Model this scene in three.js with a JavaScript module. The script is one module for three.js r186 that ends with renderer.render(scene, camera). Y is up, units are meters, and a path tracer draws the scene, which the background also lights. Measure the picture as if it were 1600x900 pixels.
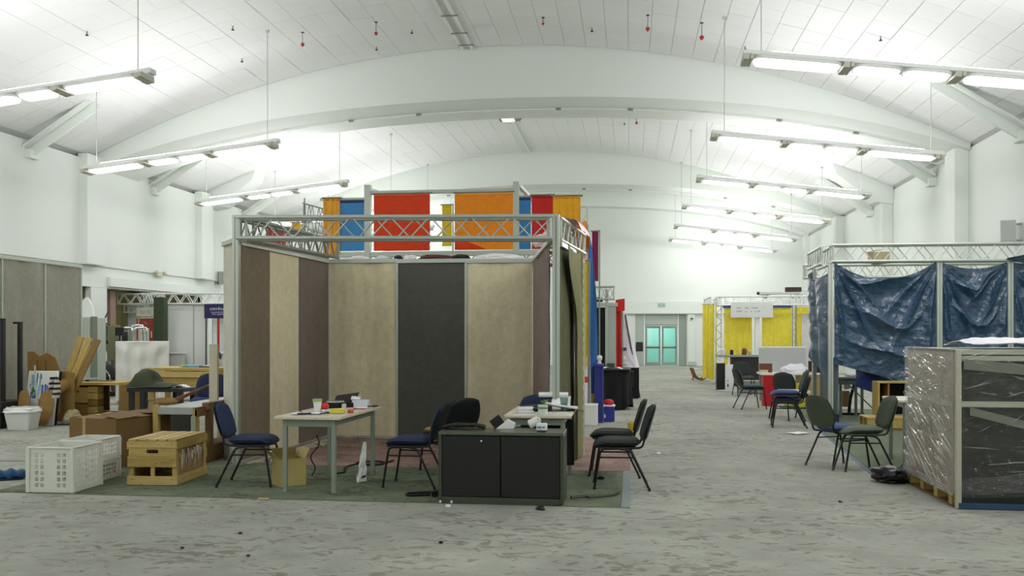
import * as THREE from 'three';
import { mergeGeometries, mergeVertices, toCreasedNormals } from 'three/addons/utils/BufferGeometryUtils.js';
import { RoundedBoxGeometry } from 'three/addons/geometries/RoundedBoxGeometry.js';
import { RectAreaLightUniformsLib } from 'three/addons/lights/RectAreaLightUniformsLib.js';
import { ImprovedNoise } from 'three/addons/math/ImprovedNoise.js';
RectAreaLightUniformsLib.init();

// ------------------------------------------------------------------ camera, exposure, background
// x to the right, y up, the hall runs away along -z; the helpers take (x, D) with D = -z
const scene = new THREE.Scene();
scene.background = new THREE.Color(0x000000);
const camera = new THREE.PerspectiveCamera(2 * Math.atan(450 / 1400) * 180 / Math.PI, 1600 / 900, 0.1, 200);
camera.position.set(0, 1.5, 0);
camera.rotation.y = Math.atan(185 / 1400);
camera.setViewOffset(1600, 900, 0, -72, 1600, 900);   // the horizon lies below the middle of the picture
scene.add(camera);
const renderer = new THREE.WebGLRenderer({ antialias: true });
renderer.toneMapping = THREE.LinearToneMapping;
renderer.toneMappingExposure = 0.88;
renderer.shadowMap.enabled = true;
const LAMP_DOWN = 7, LAMP_UP = 26, LAMP_SIDE = 66, LAMP_GLOW = 4;
const LAMP_COLOUR = new THREE.Color().setRGB(1.0, 0.975, 1.0);
const FIXTURE_ROWS = [-2.4, 3.1, 8.6, 14, 19.4, 25.6, 30, 35.6, 40.4];  // first three rows are unseen, added to light the front

// ------------------------------------------------------------------ helpers
function rng(seed) { let a = seed >>> 0; return () => { a = (a + 0x6D2B79F5) >>> 0; let t = a; t = Math.imul(t ^ (t >>> 15), t | 1); t ^= t + Math.imul(t ^ (t >>> 7), t | 61); return ((t ^ (t >>> 14)) >>> 0) / 4294967296; }; }
const R = rng(20240611);
const rr = (a, b) => a + (b - a) * R();
const noise = new ImprovedNoise();
const N = (x, y, z = 0) => noise.noise(x, y, z);
const fbm = (x, y, o = 4, z = 0.3) => { let s = 0, a = 0.5, f = 1; for (let i = 0; i < o; i++) { s += a * N(x * f, y * f, z + i * 7.1); a *= 0.5; f *= 2.03; } return s; };
const V = (x, y, z) => new THREE.Vector3(x, y, z);
const W = (x, y, D) => new THREE.Vector3(x, y, -D);
const clamp = (x, a = 0, b = 1) => Math.min(b, Math.max(a, x));
const sstep = (a, b, x) => { const t = clamp((x - a) / (b - a)); return t * t * (3 - 2 * t); };
const lerp = (a, b, t) => a + (b - a) * t;

function setUV(g, off = true) {               // uv in metres, u along the longer side of every face
  g = g.index ? g.toNonIndexed() : g;
  g.computeBoundingBox();
  const s = new THREE.Vector3(); g.boundingBox.getSize(s); const S = [s.x, s.y, s.z];
  const p = g.attributes.position, n = g.attributes.normal, uv = new Float32Array(p.count * 2);
  const ou = off ? R() * 3 : 0, ov = off ? R() * 3 : 0;
  for (let i = 0; i < p.count; i += 3) {
    let a = [0, 0, 0]; for (let k = 0; k < 3; k++) { a[0] += Math.abs(n.getX(i + k)); a[1] += Math.abs(n.getY(i + k)); a[2] += Math.abs(n.getZ(i + k)); }
    const d = a.indexOf(Math.max(...a)); let o = [0, 1, 2].filter(q => q !== d);
    if (S[o[1]] > S[o[0]]) o = [o[1], o[0]];
    for (let k = 0; k < 3; k++) { const c = [p.getX(i + k), p.getY(i + k), p.getZ(i + k)]; uv[(i + k) * 2] = c[o[0]] + ou; uv[(i + k) * 2 + 1] = c[o[1]] + ov; }
  }
  g.setAttribute('uv', new THREE.BufferAttribute(uv, 2));
  return g;
}
const E3 = new THREE.Euler();
function place(g, x = 0, y = 0, z = 0, rx = 0, ry = 0, rz = 0) {
  const m = new THREE.Matrix4().makeRotationFromEuler(E3.set(rx, ry, rz)); m.setPosition(x, y, z); return g.applyMatrix4(m);
}
// box centred on x,y,z; b = chamfer radius
function bx(w, h, d, x = 0, y = 0, z = 0, rx = 0, ry = 0, rz = 0, b = 0.004) {
  const r = Math.min(b, w * 0.45, h * 0.45, d * 0.45);
  const g = r > 0.0006 ? new RoundedBoxGeometry(w, h, d, 1, r) : new THREE.BoxGeometry(w, h, d);
  return place(setUV(g), x, y, z, rx, ry, rz);
}
// box between min and max corners
const bb = (x0, x1, y0, y1, z0, z1, b = 0.004) => bx(Math.abs(x1 - x0), Math.abs(y1 - y0), Math.abs(z1 - z0), (x0 + x1) / 2, (y0 + y1) / 2, (z0 + z1) / 2, 0, 0, 0, b);
const UP = V(0, 1, 0);
function cyl(a, b, r, r2 = r, seg = 10) {
  const d = b.clone().sub(a), L = d.length();
  const g = setUV(new THREE.CylinderGeometry(r2, r, L, seg));
  const q = new THREE.Quaternion().setFromUnitVectors(UP, d.normalize());
  return g.applyQuaternion(q).translate((a.x + b.x) / 2, (a.y + b.y) / 2, (a.z + b.z) / 2);
}
function bar(a, b, w, h, roll = 0, bev = 0.002) {        // square bar from a to b
  const d = b.clone().sub(a), L = d.length();
  const g = bx(w, L, h, 0, 0, 0, 0, roll, 0, bev);
  const m = new THREE.Matrix4().makeBasis(...basis(d.normalize())); m.setPosition(a.clone().add(b).multiplyScalar(0.5));
  return g.applyMatrix4(m);
}
function basis(yv) { const ref = Math.abs(yv.y) > 0.9 ? V(1, 0, 0) : V(0, 1, 0); const x = ref.clone().cross(yv).normalize(); const z = x.clone().cross(yv).normalize(); return [x, yv, z]; }
function tube(pts, r, seg = 24, rs = 8, closed = false) {
  const c = new THREE.CatmullRomCurve3(pts, closed, 'catmullrom', 0.5);
  return setUV(new THREE.TubeGeometry(c, seg, r, rs, closed));
}
function pipe(pts, r, bend = 0.05, rs = 8) {              // straight runs joined by rounded bends
  const cp = new THREE.CurvePath();
  let prev = pts[0];
  for (let i = 1; i < pts.length; i++) {
    const p = pts[i];
    if (i < pts.length - 1) {
      const d1 = p.clone().sub(prev), d2 = pts[i + 1].clone().sub(p);
      const b = Math.min(bend, d1.length() * 0.45, d2.length() * 0.45);
      const a = p.clone().sub(d1.normalize().multiplyScalar(b)), e = p.clone().add(d2.normalize().multiplyScalar(b));
      cp.add(new THREE.LineCurve3(prev, a)); cp.add(new THREE.QuadraticBezierCurve3(a, p, e)); prev = e;
    } else cp.add(new THREE.LineCurve3(prev, p));
  }
  return setUV(new THREE.TubeGeometry(cp, pts.length * 8, r, rs, false));
}
const lathe = (prof, seg = 24) => setUV(new THREE.LatheGeometry(prof.map(p => new THREE.Vector2(p[0], p[1])), seg));
function ext(shape, depth, bevel = 0.004, seg = 2, curve = 10) {
  return setUV(new THREE.ExtrudeGeometry(shape, { depth: Math.max(0.0005, depth - 2 * bevel), bevelEnabled: bevel > 0, bevelSize: bevel, bevelThickness: bevel, bevelOffset: -bevel, bevelSegments: seg, curveSegments: curve }).translate(0, 0, bevel));
}
function rrect(w, h, r, x0 = -w / 2, y0 = -h / 2) {
  const s = new THREE.Shape(); const [a, b, c, d] = Array.isArray(r) ? r : [r, r, r, r];   // corner radii: bl br tr tl
  s.moveTo(x0 + a, y0); s.lineTo(x0 + w - b, y0); s.quadraticCurveTo(x0 + w, y0, x0 + w, y0 + b);
  s.lineTo(x0 + w, y0 + h - c); s.quadraticCurveTo(x0 + w, y0 + h, x0 + w - c, y0 + h);
  s.lineTo(x0 + d, y0 + h); s.quadraticCurveTo(x0, y0 + h, x0, y0 + h - d); s.lineTo(x0, y0 + a); s.quadraticCurveTo(x0, y0, x0 + a, y0);
  return s;
}
function poly(pts) { const s = new THREE.Shape(); pts.forEach((p, i) => i ? s.lineTo(p[0], p[1]) : s.moveTo(p[0], p[1])); s.closePath(); return s; }
// a cloth, sheet or film with thickness th: fn(s, t) -> Vector3, s and t in 0..1
function sheet(nu, nv, fn, th = 0.006, us = 1, vs = 1) {
  const P = [], Nn = [], e = 1e-3;
  for (let j = 0; j <= nv; j++) for (let i = 0; i <= nu; i++) {
    const s = i / nu, t = j / nv, p = fn(s, t);
    const s0 = Math.max(0, s - e), s1 = Math.min(1, s + e), t0 = Math.max(0, t - e), t1 = Math.min(1, t + e);
    const a = fn(s1, t).clone().sub(fn(s0, t)), b = fn(s, t1).clone().sub(fn(s, t0));
    const n = a.cross(b); if (n.lengthSq() < 1e-18) n.set(0, 0, 1); n.normalize();
    P.push(p.clone()); Nn.push(n);
  }
  const pos = [], uv = [], nor = [], idx = [], M = (nu + 1) * (nv + 1);
  for (const sgn of [1, -1]) for (let k = 0; k < M; k++) {
    const n = Nn[k], p = P[k]; pos.push(p.x + sgn * n.x * th / 2, p.y + sgn * n.y * th / 2, p.z + sgn * n.z * th / 2);
    nor.push(sgn * n.x, sgn * n.y, sgn * n.z); uv.push((k % (nu + 1)) / nu * us, (1 - Math.floor(k / (nu + 1)) / nv) * vs);
  }
  for (let j = 0; j < nv; j++) for (let i = 0; i < nu; i++) {
    const a = j * (nu + 1) + i, b = a + 1, c = a + nu + 1, d = c + 1;
    idx.push(a, b, c, b, d, c, M + a, M + c, M + b, M + b, M + c, M + d);
  }
  const rim = []; for (let i = 0; i < nu; i++) rim.push([i, i + 1]); for (let j = 0; j < nv; j++) rim.push([j * (nu + 1) + nu, (j + 1) * (nu + 1) + nu]);
  for (let i = nu; i > 0; i--) rim.push([nv * (nu + 1) + i, nv * (nu + 1) + i - 1]); for (let j = nv; j > 0; j--) rim.push([j * (nu + 1), (j - 1) * (nu + 1)]);
  for (const [a, b] of rim) idx.push(a, M + a, b, b, M + a, M + b);
  const g = new THREE.BufferGeometry();
  g.setAttribute('position', new THREE.Float32BufferAttribute(pos, 3)); g.setAttribute('normal', new THREE.Float32BufferAttribute(nor, 3)); g.setAttribute('uv', new THREE.Float32BufferAttribute(uv, 2)); g.setIndex(idx);
  return g.toNonIndexed();
}
function clean(g) { g = g.index ? g.toNonIndexed() : g; for (const k of Object.keys(g.attributes)) if (!['position', 'normal', 'uv'].includes(k)) g.deleteAttribute(k); g.morphAttributes = {}; return g; }
const used = {};
function numbered(n) { const k = used[n] = (used[n] ?? -1) + 1; return k ? n + '_' + String(k).padStart(3, '0') : n; }
const localCount = new WeakMap();
function childName(parent, n) { let m = localCount.get(parent); if (!m) localCount.set(parent, m = {}); const k = m[n] = (m[n] ?? -1) + 1; return k ? n + '_' + String(k).padStart(3, '0') : n; }
function obj(name, geos, mat, parent = scene) {
  const list = (Array.isArray(geos) ? geos : [geos]).map(clean);
  const g = list.length > 1 ? mergeGeometries(list) : list[0];
  const m = new THREE.Mesh(g, mat); m.castShadow = m.receiveShadow = true;
  m.name = parent === scene ? numbered(name) : childName(parent, name);
  parent.add(m); return m;
}
function inst(name, geo, mat, parent, matrix) {             // one more piece that shares a geometry
  const m = new THREE.Mesh(geo, mat); m.castShadow = m.receiveShadow = true; m.name = childName(parent, name);
  if (matrix) { matrix.decompose(m.position, m.quaternion, m.scale); } parent.add(m); return m;
}
function tag(o, label, category, group) { o.userData = { label, category }; if (group) o.userData.group = group; return o; }
function thing(name, label, category, x, D, y = 0, turn = 0, group) {
  const o = new THREE.Group(); o.name = numbered(name); scene.add(o); o.position.set(x, y, -D); o.rotation.y = turn;
  return tag(o, label, category, group);
}
// a thing that is one mesh, its origin at its base
function solo(name, geos, mat, label, category, x, D, y = 0, turn = 0, group) {
  const m = obj(name, geos, mat); m.position.set(x, y, -D); m.rotation.y = turn; return tag(m, label, category, group);
}
function copy(o, label, x, D, y = 0, turn = 0, group) {
  const c = o.clone(); c.name = numbered(o.name.replace(/_\d{3}$/, '')); c.position.set(x, y, -D); c.rotation.set(0, turn, 0); c.userData = { ...o.userData, label };
  if (group) c.userData.group = group; scene.add(c); return c;
}
function struct(o) { o.userData = { ...o.userData, kind: 'structure' }; return o; }
function stuff(o) { o.userData = { ...o.userData, kind: 'stuff' }; return o; }

// ------------------------------------------------------------------ materials
function tex(w, h, fn, srgb = true, rep = null) {           // fn(x, y) -> [r,g,b] 0..255
  const d = new Uint8Array(w * h * 4);
  for (let y = 0; y < h; y++) for (let x = 0; x < w; x++) { const c = fn(x, y), i = (y * w + x) * 4; d[i] = clamp(c[0], 0, 255); d[i + 1] = clamp(c[1], 0, 255); d[i + 2] = clamp(c[2], 0, 255); d[i + 3] = 255; }
  const t = new THREE.DataTexture(d, w, h); t.wrapS = t.wrapT = THREE.RepeatWrapping; t.magFilter = THREE.LinearFilter; t.minFilter = THREE.LinearMipmapLinearFilter; t.generateMipmaps = true;
  if (srgb) t.colorSpace = THREE.SRGBColorSpace; if (rep) t.repeat.set(1 / rep, 1 / rep); t.needsUpdate = true; return t;
}
function canvasTex(w, h, draw) {
  const c = document.createElement('canvas'); c.width = w; c.height = h; draw(c.getContext('2d'), w, h);
  const t = new THREE.CanvasTexture(c); t.colorSpace = THREE.SRGBColorSpace; t.anisotropy = 8; return t;
}
const hex = h => [(h >> 16) & 255, (h >> 8) & 255, h & 255];
// periodic value noise, so that tiles meet
function periodic(seed, P) { const r = rng(seed), g = new Float32Array(P * P); for (let i = 0; i < g.length; i++) g[i] = r() * 2 - 1; return (x, y) => { x = ((x % P) + P) % P; y = ((y % P) + P) % P; const xi = Math.floor(x), yi = Math.floor(y), u = x - xi, v = y - yi, a = u * u * (3 - 2 * u), b = v * v * (3 - 2 * v), x1 = (xi + 1) % P, y1 = (yi + 1) % P; return lerp(lerp(g[yi * P + xi], g[yi * P + x1], a), lerp(g[y1 * P + xi], g[y1 * P + x1], a), b); }; }
const mat = (color, roughness = 0.7, o = {}) => new THREE.MeshPhysicalMaterial({ color, roughness, metalness: 0, ...o });
const grainA = rng(5), fineGrain = tex(256, 256, () => { const v = 118 + grainA() * 137; return [v, v, v]; }, false);
const weave = tex(256, 256, (x, y) => { const v = 128 + 60 * Math.sin(x * Math.PI / 4) * Math.sin(y * Math.PI / 4) + 50 * (grainA() - 0.5); return [v, v, v]; }, false);
function withRep(t, m) { const c = t.clone(); c.repeat.set(1 / m, 1 / m); c.needsUpdate = true; return c; }
const weaveBig = withRep(weave, 0.4), weaveSmall = withRep(weave, 0.15), grainRep = withRep(fineGrain, 0.25);
// mottled cloth: the tone varies over centimetres
const clothTones = (() => { const a = periodic(31, 16), b = periodic(32, 64); return tex(256, 256, (x, y) => { const v = 240 + 6 * a(x / 16, y / 16) + 6 * b(x / 4, y / 4) + 14 * (grainA() - 0.5); return [v, v, v]; }, true, 0.9); })();
const cloth = (color, o = {}) => mat(color, 0.95, { map: clothTones, bumpMap: weaveBig, bumpScale: 0.0012, ...o });
function woodTex(seed, base, dark, period = 0.5) {
  const a = periodic(seed, 8), b = periodic(seed + 1, 64), c = periodic(seed + 2, 16), r = rng(seed + 3), B = hex(base), D = hex(dark);
  const knots = []; for (let i = 0; i < 5; i++) knots.push([r() * 256, r() * 256, 3 + r() * 4]);
  return tex(256, 256, (x, y) => {
    let wob = a(x / 32, y / 32) * 1.2; let s = 0.5 + 0.5 * Math.sin((y / 256 * 26 + wob * 3) * Math.PI * 2 / 2); s = 0.25 * s + 0.35 * (0.5 + 0.5 * b(x / 64, y / 4)) + 0.25 * (0.5 + 0.5 * c(x / 64, y / 16));
    for (const k of knots) { const d = Math.hypot((x - k[0]) / 1.6, y - k[1]) / k[2]; if (d < 1) s = lerp(1.3, s, d); }
    return B.map((v, i) => lerp(v, D[i], clamp(s)));
  }, true, period);
}
const wood = (seed, base, dark, rough = 0.7, per = 0.5) => mat(0xffffff, rough, { map: woodTex(seed, base, dark, per), bumpMap: grainRep, bumpScale: 0.0006 });
const M = {
  wall: mat(0xdde3dc, 0.85, { bumpMap: grainRep, bumpScale: 0.001 }),
  ceil: mat(0xe6e9e6, 0.9, { bumpMap: grainRep, bumpScale: 0.001 }),
  ceilGap: mat(0xcfd3cd, 0.9),
  olive: mat(0xb6b488, 0.9),
  steelGrey: mat(0xb4bbb1, 0.45, { metalness: 0.3 }),
  alu: mat(0xc3c9c0, 0.38, { metalness: 0.55 }),
  aluDark: mat(0x8a9288, 0.45, { metalness: 0.4 }),
  white: mat(0xe8ebe8, 0.5),
  whitePl: mat(0xdfe4dc, 0.45),
  paper: mat(0xeef0ef, 0.85),
  black: mat(0x0c0d0d, 0.5),
  blackFab: mat(0x101112, 0.95, { bumpMap: weaveSmall, bumpScale: 0.001 }),
  tubeBlack: mat(0x0e0f10, 0.35),
  plasticBlack: mat(0x15181a, 0.45),
  pine: wood(11, 0xcbb26c, 0xa38a48, 0.7),
  pineB: wood(21, 0xbfa561, 0x957a3e, 0.72),
  pineC: wood(41, 0xd6bf80, 0xae9150, 0.7),
  brownWood: wood(51, 0x84683b, 0x5e4526, 0.7),
  tan: wood(61, 0x957538, 0x7d602c, 0.65),
  chrome: mat(0xd6d8d8, 0.12, { metalness: 1 }),
};
// ------------------------------------------------------------------ the hall: shell
const XL = -14.5, XR = 8.1, DF = 43, DB = -8;
const vaultY = x => 8.87 - 0.021 * (x + 3.5) ** 2;
const beamY = x => { const t = x + 3.3; return 7.54 - 0.0085 * t * t - 3e-5 * t ** 4; };
// carpet of the hall: grey, brushed and trodden into small darker patches
const hallCarpet = (() => {
  const S = 2048, a = periodic(101, 8), b = periodic(102, 64), c = periodic(103, 128), d = periodic(104, 256), e = periodic(105, 32), g = rng(106);
  return tex(S, S, (x, y) => {
    const u = x / S, v = y / S;
    const wx = 0.7 * b(u * 64 + 9, v * 64), wy = 0.7 * b(u * 64, v * 64 + 5);
    const m = 0.6 * c(u * 128 + wx * 1.6, v * 64 + wy) + 0.3 * d(u * 256 + wx * 2, v * 128 + wy) + 0.2 * d(u * 256 + wx * 3 + 7, v * 256 + wy * 3);
    const where = 0.28 * a(u * 8, v * 8) + 0.2 * e(u * 32, v * 32);
    const patch = sstep(0.2, 0.62, m + where);
    const light = sstep(0.1, 0.5, -m + 0.3 * e(u * 32 + 4, v * 32));
    const gr = (g() - 0.5) * 30;
    const k = 1 - 0.2 * patch + 0.03 * light + 0.05 * a(u * 8 + 3, v * 8) + 0.05 * e(u * 32, v * 32);
    return [163 * k + gr + 3 * patch, 165 * k + gr, 154 * k + gr - 2 * patch];
  }, true, 5.5);
})();
M.hallCarpet = mat(0xffffff, 1, { map: hallCarpet, bumpMap: grainRep, bumpScale: 0.004 });
{
  const f = obj('floor', bb(XL - 3.2, XR + 0.3, -0.2, 0, -(DF + 3), -DB, 0), M.hallCarpet); struct(f);
}
// walls; the left one stands on piers with open bays at floor level, a passage lies behind
{
  const w = new THREE.Group(); w.name = 'wall_left'; scene.add(w); struct(w);
  const topL = vaultY(XL) - 0.14;
  obj('upper_wall', [bb(XL - 0.18, XL, 2.78, topL, -(DF), -DB, 0.01)], M.wall, w);
  for (const [a, b] of [[DB, 10.4], [16, 17.2], [22.6, 23.35], [29, DF]]) obj('lower_wall', [bb(XL - 0.18, XL, 0, 2.78, -b, -a, 0.01)], M.wall, w);
  obj('outer_wall', [bb(XL - 0.7, XL - 0.5, 2.9, 6.6, -(DF), -DB, 0), bb(XL - 0.7, XL - 0.15, 2.78, 2.95, -DF, -DB, 0)], M.wall, w);
  obj('passage_wall', [bb(XL - 3.2, XL - 3.0, 0, 2.95, -(DF), -DB, 0), bb(XL - 3.2, XL - 0.1, 0, 2.9, -29.2, -29.0, 0), bb(XL - 3.2, XL - 0.1, 0, 2.9, -10.4, -10.2, 0), bb(XL - 3.2, XL - 0.18, 2.78, 2.98, -DF, -DB, 0)], M.olive, w);
  for (const D of [9.4, 15.8, 22.0, 28.4, 35.0]) obj('pilaster', [bb(XL, XL + 0.28, 3.36, topL + 0.1, -(D + 0.8), -D, 0.012)], M.wall, w);
  obj('upper_face', bb(XL - 0.05, XL + 0.05, 3.36, topL, -DF, -DB, 0.008), M.wall, w);
  obj('lintel', [bb(XL, XL + 0.1, 2.83, 3.1, -29, -23.35, 0.01)], M.wall, w);
}
{
  const w = new THREE.Group(); w.name = 'wall_right'; scene.add(w); struct(w);
  const topR = vaultY(XR) - 0.05;
  obj('wall_face', [bb(XR, XR + 0.25, 0, topR, -DF, -DB, 0.01)], M.wall, w);
  for (const D of [10.1, 16.4, 22.9, 29.2, 35.6]) obj('pilaster', [bb(XR - 0.32, XR, 0, topR + 0.02, -(D + 0.7), -D, 0.012)], M.wall, w);
  obj('corner_pilaster', [bb(XR - 0.2, XR + 0.1, 0, topR, -DF, -(DF - 0.7), 0.01)], M.wall, w);
}
{
  const w = new THREE.Group(); w.name = 'wall_front'; scene.add(w); struct(w);
  obj('wall_face', bb(XL - 0.7, XR + 0.25, 0, 9.2, -DB, -DB + 0.25, 0), M.wall, w);
}
const DOOR = { x0: 0.23, x1: 2.62, top: 2.46 };
{
  const w = new THREE.Group(); w.name = 'wall_back'; scene.add(w); struct(w);
  obj('upper_wall', bb(XL - 3.2, XR + 0.3, 3.06, 9.2, -(DF + 0.3), -DF, 0.01), M.wall, w);
  obj('lower_wall', [bb(XL - 3.2, DOOR.x0, 0, 2.47, -(DF + 0.3), -DF + 0.06, 0.01), bb(DOOR.x1, XR + 0.3, 0, 2.47, -(DF + 0.3), -DF + 0.06, 0.01)], M.wall, w);
  obj('ledge', bb(XL, XR, 2.47, 3.06, -(DF + 0.3), -DF + 0.14, 0.015), M.wall, w);
  obj('pier', bb(DOOR.x1 + 0.05, DOOR.x1 + 0.38, 0, 2.46, -DF + 0.05, -DF + 0.16, 0.01), M.wall, w);
  obj('cornice', bb(-2.5, 4.5, 2.44, 2.49, -DF, -DF + 0.2, 0.008), M.steelGrey, w);
}
// the vault: shell, tiles, beams, braces
{
  const c = new THREE.Group(); c.name = 'ceiling'; scene.add(c); struct(c);
  const pts = []; const n = 60, x0 = XL - 0.7, x1 = XR + 0.3;
  for (let i = 0; i <= n; i++) { const x = lerp(x0, x1, i / n); pts.push([x, vaultY(x) + 0.02]); }
  for (let i = n; i >= 0; i--) { const x = lerp(x0, x1, i / n); pts.push([x, vaultY(x) + 0.3]); }
  obj('vault_shell', ext(poly(pts), DF - DB + 0.5, 0).translate(0, 0, -DF - 0.3), M.ceilGap, c);
  // tiles: 0.53 x 0.66 m with open joints
  const tw = 0.53, tl = 0.66, gap = 0.006, th = 0.02;
  const tileG = [0, 1, 2].map(k => { const g = setUV(new RoundedBoxGeometry(tw - gap, th, tl - gap, 1, 0.004)); return clean(g); });
  const bays = [[DB + 0.1, 9.3], [11, 22.6], [25, 35.9], [38.1, 42.2]];
  const list = [];
  for (const [a, b] of bays) {
    const nl = Math.floor((b - a) / tl), s = (b - a) / nl;
    for (let j = 0; j < nl; j++) {
      const D = a + (j + 0.5) * s;
      let x = XL + 0.02, i = 0;
      while (x < XR - 0.05) {
        const slope = -0.042 * (x + 3.5), dx = tw / Math.hypot(1, slope); const xm = x + dx / 2; const sl = -0.042 * (xm + 3.5);
        if (x + dx < XR + 0.1) list.push({ x: xm, D, sl, s, k: (i + j) % 3 });
        x += dx; i++;
      }
    }
  }
  const th0 = Math.atan(185 / 1400), cs = Math.cos(th0), sn = Math.sin(th0);
  for (const t of list) {
    const y = vaultY(t.x); t.zc = t.D * cs - t.x * sn; const u = 800 + 1400 * (t.x * cs + t.D * sn) / t.zc, v = 522 - 1400 * (y - 1.5) / t.zc;
    t.seen = t.zc > 1 && u > -20 && u < 1620 && v > -15;
  }
  const best = list.filter(t => t.seen).sort((a, b) => a.zc - b.zc).slice(0, 300); const single = new Set(best);
  const mx = t => { const m = new THREE.Matrix4().makeRotationZ(Math.atan(t.sl)); const rnd = (Math.sin(t.x * 91.7 + t.D * 37.3) * 1000) % 1; m.setPosition(t.x, vaultY(t.x) + 0.004 * rnd, -t.D); return m.scale(new THREE.Vector3(1, 1, t.s / tl)); };
  for (const t of best) inst('ceiling_tile', tileG[t.k], M.ceil, c, mx(t));
  const rest = list.filter(t => !single.has(t)).map(t => tileG[t.k].clone().applyMatrix4(mx(t)));
  stuff(obj('ceiling_tile_field', rest, M.ceil, c));
  // deep beams across the vault
  const beam = (D0, D1) => {
    const p = [], q = []; const m = 48;
    for (let i = 0; i <= m; i++) { const x = lerp(XL + 0.02, XR - 0.02, i / m); p.push([x, Math.min(beamY(x), vaultY(x) - 0.02)]); }
    for (let i = m; i >= 0; i--) { const x = lerp(XL + 0.02, XR - 0.02, i / m); q.push([x, vaultY(x) + 0.05]); }
    return ext(poly(p.concat(q)), D1 - D0, 0.012).translate(0, 0, -D1);
  };
  const conduit = (D) => { const p = []; for (let i = 0; i <= 40; i++) { const x = lerp(-13.5, 7.2, i / 40); p.push(W(x, beamY(x) - 0.03, D)); } return tube(p, 0.018, 80, 6); };
  for (const [a, b] of [[9.4, 10.9], [22.7, 24.9], [36, 38], [42.3, 43]]) {
    obj('beam', beam(a, b), M.wall, c);
    if (a > 20 && a < 40) {
      const k = obj('conduit', conduit(a + 1.1), M.white, c);
      for (let i = 0; i < 9; i++) { const x = -9.5 + i * 1.9; obj('cable_clip', bx(0.14, 0.05, 0.07, x, beamY(x) - 0.035, -(a + 1.1), 0, 0, -0.017 * (x + 3.3)), i % 3 ? M.aluDark : M.white, c); }
    }
  }
  // haunches where a pilaster meets the vault without a deep beam
  for (const D of [29.2]) for (const s of [-1, 1]) {
    const x0 = s < 0 ? XL : XR, pts = [[0, vaultY(x0) - 0.5], [0.55, vaultY(x0) - 0.42], [1.7, vaultY(x0 - s * 1.7) - 0.3], [1.85, vaultY(x0 - s * 1.85) + 0.05], [0, vaultY(x0) + 0.05]];
    obj('haunch', ext(poly(pts.map(p => [x0 - s * p[0], p[1]])), 0.85, 0.012).translate(0, 0, -(D + 0.78)), M.wall, c);
  }
  // folded braces from the wall heads up to the vault
  for (const s of [-1, 1]) for (const D of s < 0 ? [20, 25.7, 32.2] : [19.7, 25.3, 31.6]) {
    const x0 = s < 0 ? XL + 0.05 : XR - 0.05, a = W(x0, vaultY(x0) - 0.45, D), xb = x0 - s * 1.75, b = W(xb, vaultY(xb) - 0.06, D);
    const g = [bar(a, b, 0.05, 0.3)]; g.push(bar(a.clone().add(V(0, 0.1, 0.16)), b.clone().add(V(0, 0.08, 0.16)), 0.2, 0.03)); g.push(bar(a.clone().add(V(0, 0.1, -0.16)), b.clone().add(V(0, 0.08, -0.16)), 0.2, 0.03));
    obj('roof_brace', g, M.wall, c);
    obj('brace_foot', bx(0.2, 0.22, 0.34, x0 - s * 0.05, vaultY(x0) - 0.5, -D, 0, 0, 0, 0.01), M.wall, c);
  }
  // service rail along the crown, with its clips
  obj('crown_rail', [bb(-4.05, -3.98, 8.78, 8.84, -22.6, -11, 0.004), bb(-4.3, -4.24, 8.78, 8.84, -22.6, -11, 0.004), bb(-4.05, -3.98, 8.78, 8.84, -35.9, -25.0, 0.004)], M.white, c);
  obj('rail_clip', [18.9, 20.1, 21.3, 22.2].map(D => bx(0.4, 0.03, 0.03, -4.1, 8.77, -D)), M.aluDark, c);
}
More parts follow.
